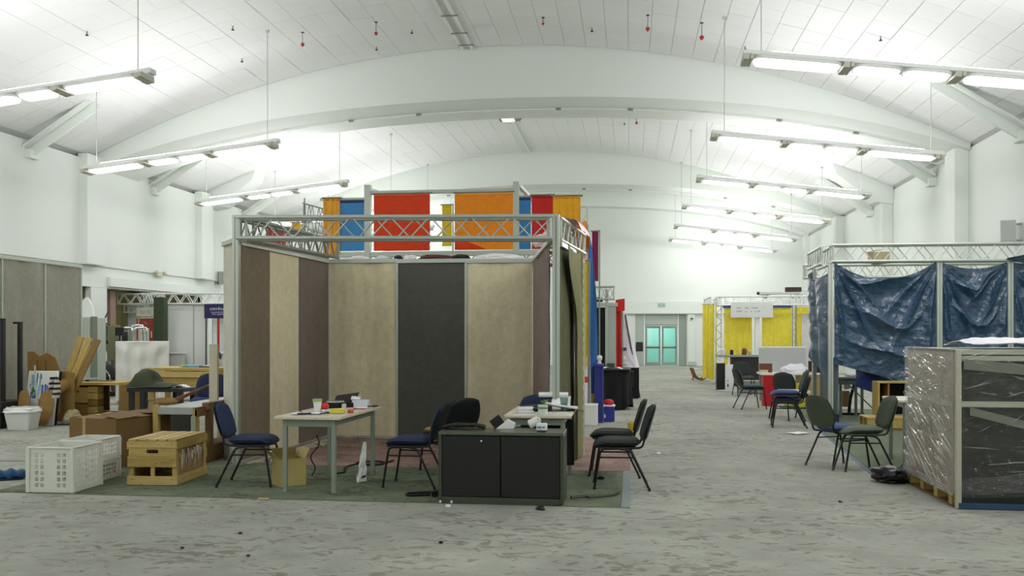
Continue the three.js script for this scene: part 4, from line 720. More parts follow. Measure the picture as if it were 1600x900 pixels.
// white tub, boards, planks
{
  const tub = thing('plastic_tub', 'white tapered plastic bin with a bag over its rim at the far left', 'bin', -9.5, 13.0, 0, 0.15);
  obj('tub_body', ext(rrect(0.34, 0.3, 0.05), 0.33, 0.004, 1).rotateX(-Math.PI / 2).applyMatrix4(new THREE.Matrix4()), mat(0xd6dad2, 0.5), tub);
  { const p = tub.children[0].geometry.attributes.position; for (let i = 0; i < p.count; i++) { const k = 1 + 0.32 * p.getY(i) / 0.33; p.setX(i, p.getX(i) * k); p.setZ(i, p.getZ(i) * k); } tub.children[0].geometry.computeVertexNormals(); }
  obj('bag_liner', sheet(60, 6, (s, v) => { const a = s * Math.PI * 2, q = 1 / Math.pow(Math.abs(Math.cos(a)) ** 4 + Math.abs(Math.sin(a)) ** 4, 0.25), r = lerp(0.205, 0.25, v) + 0.008 * N(s * 20, v * 3, 1); return V(Math.cos(a) * q * r, 0.35 + 0.03 * N(s * 8, 2, 3) - 0.07 * v, Math.sin(a) * q * r * 0.88); }, 0.004), M.white, tub);
  const wb = thing('painted_board', 'white board with blue and green brush marks leaning by the bin', 'board', -9.62, 13.55, 0, 0.12);
  const pt = canvasTex(256, 384, (c, w, h) => { c.fillStyle = '#d5d9d5'; c.fillRect(0, 0, w, h); const r = rng(88); const put = (col, x, y, ww, hh) => { c.fillStyle = col; c.beginPath(); c.moveTo(x, y); c.lineTo(x + ww, y + 4); c.lineTo(x + ww * 0.9, y + hh); c.lineTo(x + ww * 0.1, y + hh * 0.9); c.closePath(); c.fill(); }; put('#7f9bb8', 20, 20, 44, 90); put('#2f5b45', 22, 110, 60, 90); put('#3c62a8', 120, 95, 22, 90); put('#3557a0', 150, 90, 18, 80); put('#46506a', 170, 100, 12, 60); put('#23302e', 70, 4, 10, 150); put('#40485a', 100, 8, 8, 160); put('#7ca2c4', 90, 100, 16, 90); for (let i = 0; i < 30; i++) put(['#8fb0cc', '#5f8a6a', '#3a63a6', '#b8c6cc'][i % 4], 10 + r() * 110, 20 + r() * 180, 4 + r() * 10, 10 + r() * 40); });
  const lean = 0.2, bd = place(bx(0.5, 0.9, 0.03, 0, 0.45, 0, 0, 0, 0, 0.004), 0, 0.005, 0, -lean, 0, 0); obj('board', bd, M.white, wb);
  { const g = new THREE.PlaneGeometry(0.46, 0.86); obj('painted_face', place(g, 0, 0.45 * Math.cos(lean) + 0.011, 0.018 - 0.45 * Math.sin(lean), -lean, 0, 0), mat(0xffffff, 0.7, { map: pt }), wb); }
  obj('dark_edge', place(bx(0.02, 0.9, 0.05, 0.26, 0.45, -0.03), 0, 0.005, 0, -lean, 0, 0), M.blackFab, wb);
  const ov = (w, h) => { const s = new THREE.Shape(); s.moveTo(-w * 0.22, 0); s.bezierCurveTo(-w * 0.5, h * 0.3, -w * 0.55, h * 0.85, -w * 0.2, h); s.lineTo(w * 0.3, h); s.bezierCurveTo(w * 0.62, h * 0.8, w * 0.5, h * 0.25, w * 0.2, 0); s.closePath(); return s; };
  solo('oval_board', place(ext(ov(0.27, 0.56), 0.02, 0.004), 0, 0, 0, -0.14, 0, -0.06), M.tan, 'tan oval board leaning on the painted board, right one', 'board', -9.44, 13.4, 0.01, 0.12, 'tan paddle-shaped boards');
  solo('oval_board', place(ext(ov(0.2, 0.58), 0.02, 0.004), 0, 0, 0, -0.14, 0, 0.08), M.tan, 'tan narrow board leaning on the painted board, left one', 'board', -9.72, 13.33, 0.01, 0.12, 'tan paddle-shaped boards');
  solo('pine_strip', place(bx(0.03, 0.62, 0.012, 0, 0.31, 0, 0, 0, 0.16), 0, 0.38, 0, -0.14, 0, 0), mat(0xa9b09a, 0.7), 'thin pale strip between the two tan boards', 'strip', -9.58, 13.38, 0.0);
  const bk = thing('plywood_sheet', 'tan plywood sheet with scalloped edge standing behind the painted board', 'board', -10.1, 14.3, 0, 0.05);
  obj('sheet', ext(poly([[-0.22, 0], [0.3, 0], [0.34, 0.9], [0.26, 1.1], [0.12, 1.18], [-0.02, 1.12], [-0.12, 1.2], [-0.24, 1.2]]), 0.03, 0.005), M.tan, bk); obj('grain_strip', [bx(0.02, 1.0, 0.01, -0.05, 0.55, 0.034), bx(0.02, 1.0, 0.01, 0.1, 0.55, 0.034)], M.brownWood, bk);
  for (let i = 0; i < 3; i++) solo('pine_plank', place(bx(0.11, 1.5, 0.03, 0, 0.75, 0, 0, 0, 0, 0.004), 0, 0, 0, -0.12, 0, -0.3 - 0.05 * i), [M.pineB, M.pine, M.tan][i], `${['left', 'middle', 'right'][i]} one of three tan planks leaning to the right against the grey partition`, 'plank', -9.72 + i * 0.125, 14.0 - i * 0.07, 0.04, 0.05, 'leaning tan planks');
  const roll = thing('cardboard_roll', 'curled tan cardboard sheet in front of the leaning planks', 'cardboard', -9.42, 13.7, 0);
  obj('curl', sheet(30, 8, (s, v) => { const a = -0.6 + s * 4.6, r = 0.115 - 0.02 * s; return V(Math.cos(a) * r + 0.04, 0.62 + Math.sin(a) * r * 0.9 + 0.08 * (v - 0.5), 0.1 - v * 0.26); }, 0.012), M.tan, roll); obj('upright_sheet', sheet(12, 12, (s, v) => V(-0.06 + s * 0.28, lerp(0.84, 0.02, v) + 0.04 * Math.sin(s * 3), -0.22 + 0.08 * Math.sin(s * 2.6)), 0.014), M.tan, roll);
  solo('crumpled_cloth', (() => { const g = new THREE.IcosahedronGeometry(0.12, 4), p = g.attributes.position; for (let i = 0; i < p.count; i++) { const v = V(p.getX(i), p.getY(i), p.getZ(i)), k = 1 + 0.7 * fbm(v.x * 8, v.y * 8, 3, v.z * 8 + 4); p.setXYZ(i, v.x * k * 1.4, Math.max(-0.06, v.y * k * 1.6), v.z * k); } g.computeVertexNormals(); return setUV(g); })(), mat(0xa39b74, 0.9), 'crumpled beige cloth on the floor right of the painted board', 'cloth', -9.18, 13.75, 0.06);
  solo('striped_cloth', sheet(14, 16, (s, v) => V((s - 0.5) * 0.14, 0.5 - 0.34 * v, 0.05 * Math.sin(s * 9 + v * 4)), 0.006), mat(0xffffff, 0.9, { map: canvasTex(64, 64, (c) => { c.fillStyle = '#d8d8cc'; c.fillRect(0, 0, 64, 64); c.fillStyle = '#2a2c28'; for (let i = 0; i < 4; i++) c.fillRect(0, i * 16, 64, 7); }) }), 'black and white striped cloth between board and cardboard curl', 'cloth', -9.3, 13.5, 0.3);
  // blue things on the floor
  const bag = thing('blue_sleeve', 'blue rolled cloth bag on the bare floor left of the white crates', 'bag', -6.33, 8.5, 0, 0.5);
  obj('roll', sheet(40, 20, (s, v) => { const a = v * Math.PI * 2, r = (0.06 + 0.012 * Math.sin(s * 30) + 0.02 * N(s * 5, v * 3, 1)) * (0.5 + 0.5 * Math.sin(Math.PI * clamp(s * 0.9 + 0.12))); return V((s - 0.5) * 0.5, 0.055 + Math.sin(a) * r * 0.8, Math.cos(a) * r); }, 0.004), mat(0x2c5583, 0.8), bag); obj('painted_shadow', bx(0.3, 0.012, 0.14, -0.05, 0.007, 0.02, 0, 0.1, 0), mat(0x1c2c40, 0.9), bag);  // thin dark slab under the roll stands in for its shadow
  solo('blue_cloth', [sheet(14, 12, (s, v) => { const q = Math.sin(Math.PI * s) * Math.sin(Math.PI * v); return V((s - 0.5) * 0.2, 0.012 + 0.09 * q + 0.01 * N(s * 6, v * 6, 2), (v - 0.5) * 0.14); }, 0.01), bx(0.2, 0.018, 0.05, -0.17, 0.01, 0.02)], mat(0x27304f, 0.9), 'small dark blue cap-like cloth on the floor before the pine bench', 'cloth', -9.08, 13.7, 0.002, 0.1);
  solo('floor_tape', bb(-1.2, 0.6, 0, 0.003, -0.02, 0.02, 0), mat(0x42566a, 0.6), 'thin dark blue tape line on the floor at the left edge', 'tape', -7.3, 9.72, 0, 0.04);
}
// black cart and posts at the left edge
{
  const t = thing('black_platform', 'low black platform truck with upright posts at the left edge', 'cart', -10.2, 13.3, 0, 0.03);
  obj('deck', bb(-0.24, 0.36, 0.25, 0.42, -0.3, 0.36, 0.01), M.black, t); obj('skirt', bb(-0.23, 0.34, 0.02, 0.25, -0.28, 0.34, 0.004), M.blackFab, t);
  for (const [x, h, z] of [[-0.05, 1.75, 0.2], [0.27, 1.75, 0.2], [0.32, 1.7, -0.15]]) { obj('upright_post', bb(x - 0.03, x + 0.03, 0.42, h, z - 0.03, z + 0.03, 0.004), M.black, t); obj('post_hook', bb(x - 0.11, x + 0.03, h - 0.035, h, z - 0.025, z + 0.025, 0.004), x > 0.4 ? M.steelGrey : M.black, t); }
  obj('strut', cyl(V(0.27, 1.1, 0.2), V(0.09, 0.45, 0.25), 0.012), M.aluDark, t);
  const b = thing('white_tub', 'white draped tray with small items on the black platform', 'tray', -10.12, 13.12, 0.42, 0.05);
  obj('tray', bb(-0.14, 0.16, 0, 0.24, -0.12, 0.12, 0.02), M.whitePl, b); obj('liner', sheet(16, 10, (s, v) => V(-0.17 + s * 0.36, 0.26 - 0.12 * v + 0.02 * N(s * 6, v * 4, 3), 0.13 + 0.02 * Math.sin(s * 14) * v), 0.006), M.white, b);
  obj('dark_item', bx(0.08, 0.12, 0.06, -0.05, 0.3, 0, 0, 0, 0.1), M.black, b); obj('white_item', bx(0.05, 0.1, 0.06, 0.05, 0.29, 0.02), M.white, b);
}
// grey partition of cloth panels
{
  const g = 'grey cloth partition at the far left';
  const A = [[-10.5, 12.6], [-10.5, 13.83], [-10.5, 14.95], [-10.5, 16.0]];
  ['left grey partition panel, cut by the picture edge', 'middle grey cloth partition panel behind the black posts', 'right grey cloth partition panel behind the leaning planks'].forEach((l, i) => clothPanel(l, g, A[i][0], A[i][1], A[i + 1][0], A[i + 1][1], 2.83, F.greige, { railM: M.steelGrey, post0: true, ripple: 0.03, seed: 30 + i }));
  const p = thing('partition_post', 'silver post at the right end of the grey cloth partition', 'post', -10.5, 16.03); obj('upright', bb(-0.02, 0.02, 0, 2.84, -0.02, 0.02), M.steelGrey, p);
}
// pine benches
{
  const t = thing('pine_bench', 'pine box bench with a slotted drawer front and an open right half', 'bench', -9.3, 14.75, 0, 0.0);
  obj('top_plank', bb(-0.42, 0.62, 0.62, 0.67, 0.1, 0.42, 0.006), M.pine, t); obj('top_plank', bb(-0.42, 0.62, 0.62, 0.67, -0.3, 0.08, 0.006), M.pineB, t);
  for (const [y0, y1] of [[0.03, 0.29], [0.31, 0.58]]) { const s = rrect(0.42, y1 - y0, 0.004, -0.4, y0); s.holes.push((() => { const q = new THREE.Path(); q.absellipse(-0.19, (y0 + y1) / 2 + (y0 < 0.1 ? -0.07 : 0.06), 0.04, 0.02, 0, Math.PI * 2, true, 0); return q; })()); obj('front_board', ext(s, 0.022, 0.003, 1).translate(0, 0, 0.36), y0 < 0.1 ? M.tan : M.pineB, t); }
  for (let i = 0; i < 5; i++) obj('corner_block', bb(0.02, 0.2, 0.03 + i * 0.115, 0.135 + i * 0.115, 0.2, 0.385, 0.004), [M.pine, M.pineB, M.tan][i % 3], t);
  obj('inner_panel', bb(0.2, 0.6, 0.02, 0.6, -0.3, -0.28, 0.003), M.brownWood, t); obj('end_panel', bb(0.6, 0.62, 0.0, 0.62, -0.3, 0.4, 0.003), M.tan, t); obj('back_board', bb(-0.4, 0.02, 0.03, 0.6, -0.28, -0.26), M.brownWood, t); obj('side_board', bb(-0.41, -0.39, 0.02, 0.6, -0.28, 0.38), M.brownWood, t);
  const gt = thing('grey_case', 'flat grey case lying on the pine bench', 'case', -9.42, 14.7, 0.67, 0.1); obj('case_body', bx(0.34, 0.035, 0.22, 0, 0.02, 0, 0, 0, 0, 0.01), mat(0x969d98, 0.5), gt); obj('case_lid', bx(0.2, 0.02, 0.2, 0.05, 0.048, 0, 0, 0, 0.04, 0.006), mat(0xb1b7b3, 0.4), gt); obj('clasp', bx(0.06, 0.03, 0.01, -0.02, 0.015, 0.112), M.black, gt);
  solo('brown_folder', bx(0.2, 0.014, 0.16, 0, 0.008, 0), M.brownWood, 'thin brown folder beside the grey case on the pine bench', 'folder', -9.12, 14.68, 0.67);
  const h = thing('white_helmet', 'white curved machine part lying inside the open half of the pine bench', 'machine part', -8.93, 14.95, 0.0, 0.2); obj('shell', ext((() => { const s = rrect(0.26, 0.22, 0.08, -0.13, 0); s.holes.push(rrect(0.1, 0.06, 0.02, -0.06, 0.1)); return s; })(), 0.1, 0.02).translate(0, 0.02, -0.05), M.white, h); obj('dark_base', bb(-0.1, 0.12, 0, 0.03, -0.06, 0.08), M.black, h);
  const b = thing('pine_workbench', 'larger pine workbench with a slot in its apron behind the green bag', 'workbench', -8.45, 16.4, 0, 0.02);
  obj('top_plank', bb(-0.72, 0.72, 0.8, 0.86, 0.0, 0.4, 0.006), M.pine, b); obj('top_plank', bb(-0.72, 0.72, 0.8, 0.86, -0.4, -0.01, 0.006), M.pineC, b);
  { const s = rrect(1.15, 0.36, 0.004, -0.7, 0.42); s.holes.push((() => { const q = new THREE.Path(); q.absellipse(-0.3, 0.7, 0.025, 0.025, 0, 6.2832, true, 0); return q; })()); obj('apron', ext(s, 0.03, 0.003, 1).translate(0, 0, 0.33), M.pineB, b); obj('apron_rail', bb(-0.72, 0.72, 0.68, 0.79, 0.36, 0.395, 0.004), M.pineC, b); }
  obj('end_block', bb(0.45, 0.7, 0.02, 0.8, 0.05, 0.36, 0.005), M.pine, b); for (const x of [-0.62, 0.62]) obj('leg', bb(x - 0.05, x + 0.05, 0, 0.8, -0.35, -0.27), M.pineB, b); obj('leg', bb(-0.68, -0.58, 0, 0.45, 0.25, 0.33), M.pineB, b);
  const k = thing('pine_shelf', 'pine bench end seen between the cream plank and the booth panel', 'bench', -7.22, 16.8); obj('top_plank', bb(-0.5, 0.4, 0.78, 0.88, -0.2, 0.2, 0.006), M.pine, k); obj('leg', bb(-0.45, -0.35, 0, 0.78, -0.15, 0.15), M.brownWood, k); obj('leg', bb(0.25, 0.35, 0, 0.78, -0.15, 0.15), M.brownWood, k); obj('back_panel', bb(-0.35, 0.25, 0.1, 0.75, -0.15, -0.12), mat(0x6d3a22, 0.7), k);
  const hs = thing('hand_saw_case', 'pale blue slim case on the big pine workbench', 'case', -8.35, 16.3, 0.86); obj('case_body', bx(0.34, 0.05, 0.14, 0, 0.026, 0, 0, 0, 0, 0.012), mat(0x7fb0c4, 0.5), hs); obj('yellow_end', bx(0.06, 0.045, 0.13, -0.2, 0.024, 0, 0, 0, 0, 0.012), mat(0xc9b94a, 0.5), hs); obj('dark_tray', bx(0.3, 0.02, 0.16, 0.32, 0.012, 0.02), mat(0x3b2d22, 0.6), hs); obj('white_top', bx(0.26, 0.015, 0.14, 0.36, 0.032, 0.02), M.white, hs);
  const hat = thing('straw_basket', 'pale rounded basket with a black rounded lid behind it on the workbench', 'basket', -8.15, 16.75, 0.86); obj('basket', place(lathe([[0, 0], [0.1, 0], [0.11, 0.08], [0.09, 0.16], [0.05, 0.2], [0, 0.21]], 24), 0.05, 0, 0.05), mat(0xb8ad84, 0.8), hat); obj('black_lid', place(setUV(new THREE.SphereGeometry(0.12, 20, 14)), -0.02, 0.2, -0.12), M.black, hat);
}
// black stool table with the green bag
{
  const t = thing('black_stand', 'black metal stand with paired legs under the dark green bag', 'stand', -7.62, 13.6);
  obj('top_frame', bb(-0.34, 0.62, 0.58, 0.64, -0.25, 0.25, 0.006), M.black, t);
  for (const [x, z] of [[-0.28, 0.2], [-0.08, 0.22], [-0.28, -0.2], [0.55, 0.2], [0.55, -0.2], [0.25, -0.2]]) obj('leg', bb(x - 0.04, x + 0.04, 0, 0.58, z - 0.03, z + 0.03, 0.005), M.black, t);
  for (const y of [0.15, 0.28, 0.42]) obj('shelf_bar', bb(-0.3, 0.6, y - 0.012, y + 0.012, -0.22, -0.18), M.aluDark, t);
  solo('green_bag', sheet(36, 22, (s, v) => { const x = (s - 0.5) * 0.72, hump = 0.2 * Math.exp(-((s - 0.32) ** 4) / 0.0025) + 0.06 * Math.exp(-((s - 0.1) ** 2) / 0.01) + 0.06 * Math.sin(Math.PI * s) ** 0.5, k = Math.sin(Math.PI * v) ** 0.45; return V(x - 0.05 * (v - 0.5), 0.012 + hump * k * (1 + 0.25 * fbm(s * 6, v * 5, 3)) + 0.012 * k, (v - 0.5) * 0.42 + 0.03 * N(s * 4, v * 3, 2)); }, 0.012), mat(0x3d4430, 0.85), 'dark green canvas bag slumped on the black stand', 'bag', -7.58, 13.55, 0.64);
  solo('white_rag', sheet(12, 8, (s, v) => V((s - 0.5) * 0.2, 0.01 + 0.03 * Math.sin(Math.PI * s) * (1 + N(s * 6, v * 6, 1)), (v - 0.5) * 0.16), 0.006), M.white, 'white rag right of the dark green bag', 'cloth', -7.12, 13.55, 0.64);
  for (let i = 0; i < 4; i++) solo('tool_case', [bx(0.3 - 0.03 * i, 0.07, 0.24, 0, 0.036, 0, 0, 0, 0, 0.012), bx(0.1, 0.02, 0.03, 0, 0.05, 0.13)], [mat(0x4b5048, 0.6), mat(0xb4b8ad, 0.5), mat(0x2b2e2c, 0.6), mat(0x9aa398, 0.5)][i], `${['dark grey bottom', 'pale second', 'black third', 'light grey top'][i]} case of the pile under the black stand`, 'case', -7.25, 13.75, 0.072 * i + 0.001, 0.1 * i);
}
// cloth-covered box, hoops, machines in front of the open bays
{
  const t = thing('covered_box', 'tall box draped in a white cloth in front of the chrome hoops', 'covered box', -10.5, 18.25, 0, 0.5);
  obj('box_core', bb(-0.5, 0.5, 0, 1.32, -0.32, 0.27, 0.01), mat(0xa79a78, 0.8), t);
  obj('drape', sheet(60, 44, (s, v) => { const x = (s - 0.5) * 1.06, L = 0.7 + 1.25, q = v * L; if (q < 0.7) return V(x, 1.34 + 0.004 * N(s * 7, q * 4, 1), q - 0.36); const dn = q - 0.7; const sw = 0.5 - Math.abs(s - 0.42); return V(x, 1.34 - dn, 0.345 + 0.03 * sstep(0, 0.3, dn) * Math.sin((s - 0.35) * 22 + dn * 3 * (s - 0.5)) + 0.022 * Math.sin(dn * 15 - 7 * sw) * Math.exp(-dn * 2.2) + 0.012 * fbm(s * 5, dn * 4, 3)); }, 0.006), mat(0xd9dbd3, 0.9, { bumpMap: weaveBig, bumpScale: 0.0008 }), t);
  const hoop = (i, x, D, w, h, l) => { const o = thing('chrome_hoop', l, 'tubular frame', x, D, 0, 0.5, 'arched chrome tube frames'); for (const z of [-0.12, 0.12]) obj('arch_tube', pipe([V(-w / 2, 0, z), V(-w / 2 + 0.02, h, z), V(w / 2 - 0.02, h, z), V(w / 2, 0, z)], 0.026, 0.165, 10), M.chrome, o); obj('cross_tube', cyl(V(-w / 2 + 0.01, 0.7, -0.12), V(-w / 2 + 0.01, 0.7, 0.12), 0.02), M.chrome, o); obj('cross_tube', cyl(V(w / 2 - 0.01, 0.7, -0.12), V(w / 2 - 0.01, 0.7, 0.12), 0.02), M.chrome, o); };
  hoop(0, -12.2, 20.45, 0.3, 1.66, 'left arched chrome tube frame behind the cloth-covered box'); hoop(1, -12.15, 20.85, 0.34, 1.72, 'middle arched chrome tube frame behind the cloth-covered box'); hoop(2, -11.78, 20.35, 0.36, 1.66, 'right arched chrome tube frame behind the cloth-covered box');
  const lk = thing('metal_locker', 'pale grey-green two-door locker right of the grey partition', 'locker', -12.32, 19.2); const m = mat(0xb2bbad, 0.45, { metalness: 0.15 });
  obj('carcass', bb(-0.35, 0.18, 0, 1.88, -0.3, 0.28, 0.008), m, lk); obj('door', bb(-0.33, 0.16, 0.04, 1.0, 0.282, 0.3, 0.004), m, lk); obj('door', bb(-0.33, 0.16, 1.02, 1.85, 0.282, 0.3, 0.004), m, lk); obj('handle', bb(-0.3, -0.05, 1.0, 1.02, 0.3, 0.32, 0.003), M.aluDark, lk); obj('side_edge', bb(0.18, 0.22, 0, 1.9, 0.1, 0.3, 0.004), mat(0x6f7a68, 0.5), lk);
  solo('surfboard_nose', [ext((() => { const s = new THREE.Shape(); s.moveTo(-0.22, 0); s.bezierCurveTo(-0.22, 0.3, -0.12, 0.44, -0.02, 0.47); s.bezierCurveTo(0.08, 0.42, 0.15, 0.2, 0.17, 0); s.closePath(); return s; })(), 0.06, 0.02, 3, 14)], M.white, 'white rounded board tip standing on the locker', 'board', -12.38, 19.2, 1.88);
  // bicycle-like trolley of bent dark tube
  const ht = thing('tube_trolley', 'bent dark tube trolley with black seat and strap beside the locker', 'trolley', -12.84, 20.2, 0, 0.45); const dk = mat(0x4a5244, 0.4, { metalness: 0.5 });
  obj('bow_tube', pipe([V(-0.18, 0.1, 0), V(-0.2, 1.72, 0), V(0.26, 1.76, 0), V(0.08, 0.1, 0.05)], 0.03, 0.28, 10), dk, ht); obj('bow_tube', pipe([V(-0.26, 0.1, 0.2), V(-0.26, 1.5, 0.2), V(-0.05, 1.62, 0.2)], 0.022, 0.15), M.aluDark, ht); obj('handle', [cyl(V(-0.02, 1.85, 0), V(0.32, 1.72, 0), 0.022), cyl(V(0.18, 1.84, 0), V(0.28, 2.05, 0), 0.018)], dk, ht); obj('strap', bx(0.5, 0.09, 0.05, 0.03, 1.3, 0.05), M.black, ht); obj('seat', place(lathe([[0, 0], [0.18, 0], [0.26, 0.2], [0.2, 0.5], [0.08, 0.62], [0, 0.64]], 20), 0.18, 0.22, 0.05), M.black, ht); obj('wheel_guard', tube([V(-0.02, 0.1, 0.25), V(0.0, 0.5, 0.25), V(0.15, 0.66, 0.25), V(0.32, 0.5, 0.25), V(0.35, 0.1, 0.25)], 0.022, 30, 8), M.chrome, ht); obj('base', bb(-0.3, 0.5, 0, 0.12, -0.25, 0.3, 0.02), M.black, ht);
  const ms = thing('leaf_board', 'olive leaf-shaped board on a stand under the dusty pink column', 'board', -12.78, 20.8, 0, 0.3); obj('leaf', ext((() => { const s = new THREE.Shape(); s.moveTo(-0.02, 0.8); s.bezierCurveTo(-0.2, 1.2, -0.26, 1.5, -0.16, 1.72); s.lineTo(0.17, 1.72); s.bezierCurveTo(0.3, 1.45, 0.2, 1.15, 0.06, 0.8); s.closePath(); return s; })(), 0.06, 0.015), mat(0x7d8160, 0.7), ms); obj('stand_pole', cyl(V(0.02, 0.02, 0.03), V(0.02, 0.85, 0.03), 0.04), mat(0x7b5a50, 0.6), ms); obj('foot', bb(-0.2, 0.2, 0, 0.04, -0.15, 0.2, 0.01), M.black, ms); obj('green_cover', bx(0.16, 0.75, 0.08, 0.03, 1.02, -0.06, 0, 0, 0.05), mat(0x5f9a92, 0.6), ms);
  const dc = thing('upholstered_board', 'dark green-black upholstered board left of the chrome hoops', 'board', -13.0, 21.5, 0, 0.4); obj('panel', bx(0.42, 1.0, 0.1, 0, 1.05, 0, 0, 0, 0.05, 0.04), mat(0x1f2c25, 0.8), dc); obj('rim', bx(0.44, 0.04, 0.12, -0.02, 1.57, 0, 0, 0, 0.03), M.aluDark, dc); obj('stand', bb(-0.15, 0.15, 0, 0.6, -0.04, 0.04), M.black, dc);
  const pk = thing('pink_column', 'dusty pink wrapped column hanging in the open bay above the leaf board', 'column', -15.0, 24.2, 0); obj('sleeve', bb(-0.14, 0.16, 1.72, 2.76, -0.14, 0.14, 0.02), mat(0xa58a7d, 0.9), pk); obj('core', bb(-0.1, 0.12, 0, 1.72, -0.1, 0.1, 0.01), mat(0x8f9a90, 0.7), pk); obj('collar', bb(-0.13, 0.15, 1.66, 1.72, -0.13, 0.13), M.black, pk);
  solo('low_black_platform', bb(-1.4, 6.5, 0, 0.55, -0.3, 0.3, 0.01), M.blackFab, 'long low black-skirted platform in front of the white exhibition panels', 'platform', -14.0, 24.4);
}
// white exhibition stand in the open bay
{
  const g = 'white panels of the exhibition stand in the left bay';
  const pan = (x0, x1, D, label, y1 = 2.36, m = mat(0xe8ece6, 0.8)) => { const t = thing('stand_panel', label, 'wall panel', x0, D, 0, 0, g), w = x1 - x0; obj('panel', bb(0.012, w - 0.012, 0.02, y1, -0.02, 0.02, 0.004), m, t); obj('edge_profile', bb(-0.015, 0.015, 0, y1 + 0.02, -0.03, 0.03, 0.004), M.steelGrey, t); obj('top_profile', bb(0.0, w, y1, y1 + 0.03, -0.03, 0.03, 0.004), M.steelGrey, t); };
  pan(-15.45, -15.05, 26.0, 'pale green-white stand panel right of the pink column'); pan(-15.05, -14.62, 26.0, 'second pale green-white stand panel right of the pink column'); pan(-14.6, -14.2, 25.9, 'white stand panel behind the red and white poster');
  pan(-13.75, -12.95, 25.3, 'broad white stand panel right of the dark green pillar'); pan(-12.95, -12.5, 25.35, 'white stand panel left of the black cable line'); pan(-12.48, -11.95, 25.6, 'pale green stand panel below the navy sign'); pan(-11.95, -11.0, 25.6, 'white stand panel at the right end under the navy sign');
  truss('box_truss', 'silver truss along the top of the white exhibition stand', undefined, W(-15.35, 2.7, 25.1), W(-10.6, 2.7, 25.1), { h: 0.3, w: 0.25, n: 12, rc: 0.022, rb: 0.014, m: M.white });
  truss('box_truss', 'short second truss below the stand truss beside the pink column', undefined, W(-15.3, 2.38, 25.6), W(-14.6, 2.38, 25.6), { h: 0.22, w: 0.2, n: 3, rc: 0.016, rb: 0.01, m: M.white });
  const hg = thing('hanger_bundle', 'bundle of white wire hangers on the stand truss above the poster', 'hangers', -14.35, 24.9, 2.36); for (let i = 0; i < 9; i++) { const x = i * 0.085; obj('hanger', [cyl(V(x, 0.36, 0), V(x + 0.12, 0.06, 0.03), 0.012, 0.012, 6), cyl(V(x, 0.36, 0), V(x - 0.1, 0.06, -0.03), 0.012, 0.012, 6), cyl(V(x - 0.1, 0.06, -0.03), V(x + 0.12, 0.06, 0.03), 0.01, 0.01, 6)], M.white, hg); }
  const sg = thing('small_sign', 'cream sign with faint grey lettering above the red poster', 'sign', -14.5, 24.85, 2.02); const sgt = canvasTex(256, 96, (c, w, h) => { c.fillStyle = '#c9cbb6'; c.fillRect(0, 0, w, h); c.fillStyle = '#8d9180'; c.font = 'bold 44px sans-serif'; c.textAlign = 'center'; for (const [x, ws] of [[60, 3], [150, 3]]) { for (let i = 0; i < ws; i++) { c.fillRect(x + i * 22, 30, 14, 8); c.fillRect(x + i * 22, 30, 5, 34); c.fillRect(x + i * 22, 56, 14, 8); } } }); obj('board', bb(0, 0.58, 0, 0.26, -0.01, 0.01, 0.003), mat(0xc9cbb6, 0.8), sg); obj('lettering', place(new THREE.PlaneGeometry(0.56, 0.24), 0.29, 0.13, 0.0125), mat(0xffffff, 0.8, { map: sgt }), sg);
  const po = thing('poster_panel', 'rust red and white poster on a board above the cloth-covered box', 'poster', -14.42, 24.7, 0.3); const pot = canvasTex(256, 384, (c, w, h) => { c.fillStyle = '#d3d2c4'; c.fillRect(0, 0, w, h); c.fillStyle = '#9c4636'; c.fillRect(0, 0, w, 84); c.fillRect(150, 0, 106, 220); c.fillRect(0, 0, 22, 190); c.fillStyle = '#d9c9a4'; c.fillRect(22, 4, 12, 200); c.fillStyle = '#d9dad0'; c.fillRect(36, 84, 120, 300); c.fillStyle = '#b98d72'; c.fillRect(90, 30, 30, 8); c.fillRect(110, 44, 24, 8); c.fillStyle = '#e3dcc8'; c.fillRect(176, 110, 14, 56); c.fillRect(228, 106, 12, 60); c.fillStyle = '#6b6f6a'; c.fillRect(60, 126, 26, 6); c.fillRect(94, 122, 26, 8); c.fillRect(88, 150, 18, 6); }); obj('board', bb(0, 0.68, 0, 1.68, -0.012, 0.012, 0.003), mat(0xd3d2c4, 0.8), po); obj('print', place(new THREE.PlaneGeometry(0.66, 1.3), 0.34, 1.01, 0.0145), mat(0xffffff, 0.7, { map: pot }), po);
  solo('dark_pillar', bb(-0.05, 0.26, 0.55, 2.56, -0.12, 0.12, 0.008), mat(0x39442f, 0.8), 'dark green pillar between poster and white stand panels', 'pillar', -13.54, 24.3);
  solo('cable_line', bb(-0.015, 0.015, 0.5, 2.36, -0.01, 0.01, 0.002), mat(0x23272a, 0.6), 'thin black vertical cable on the white stand panels', 'cable', -12.5, 25.2);
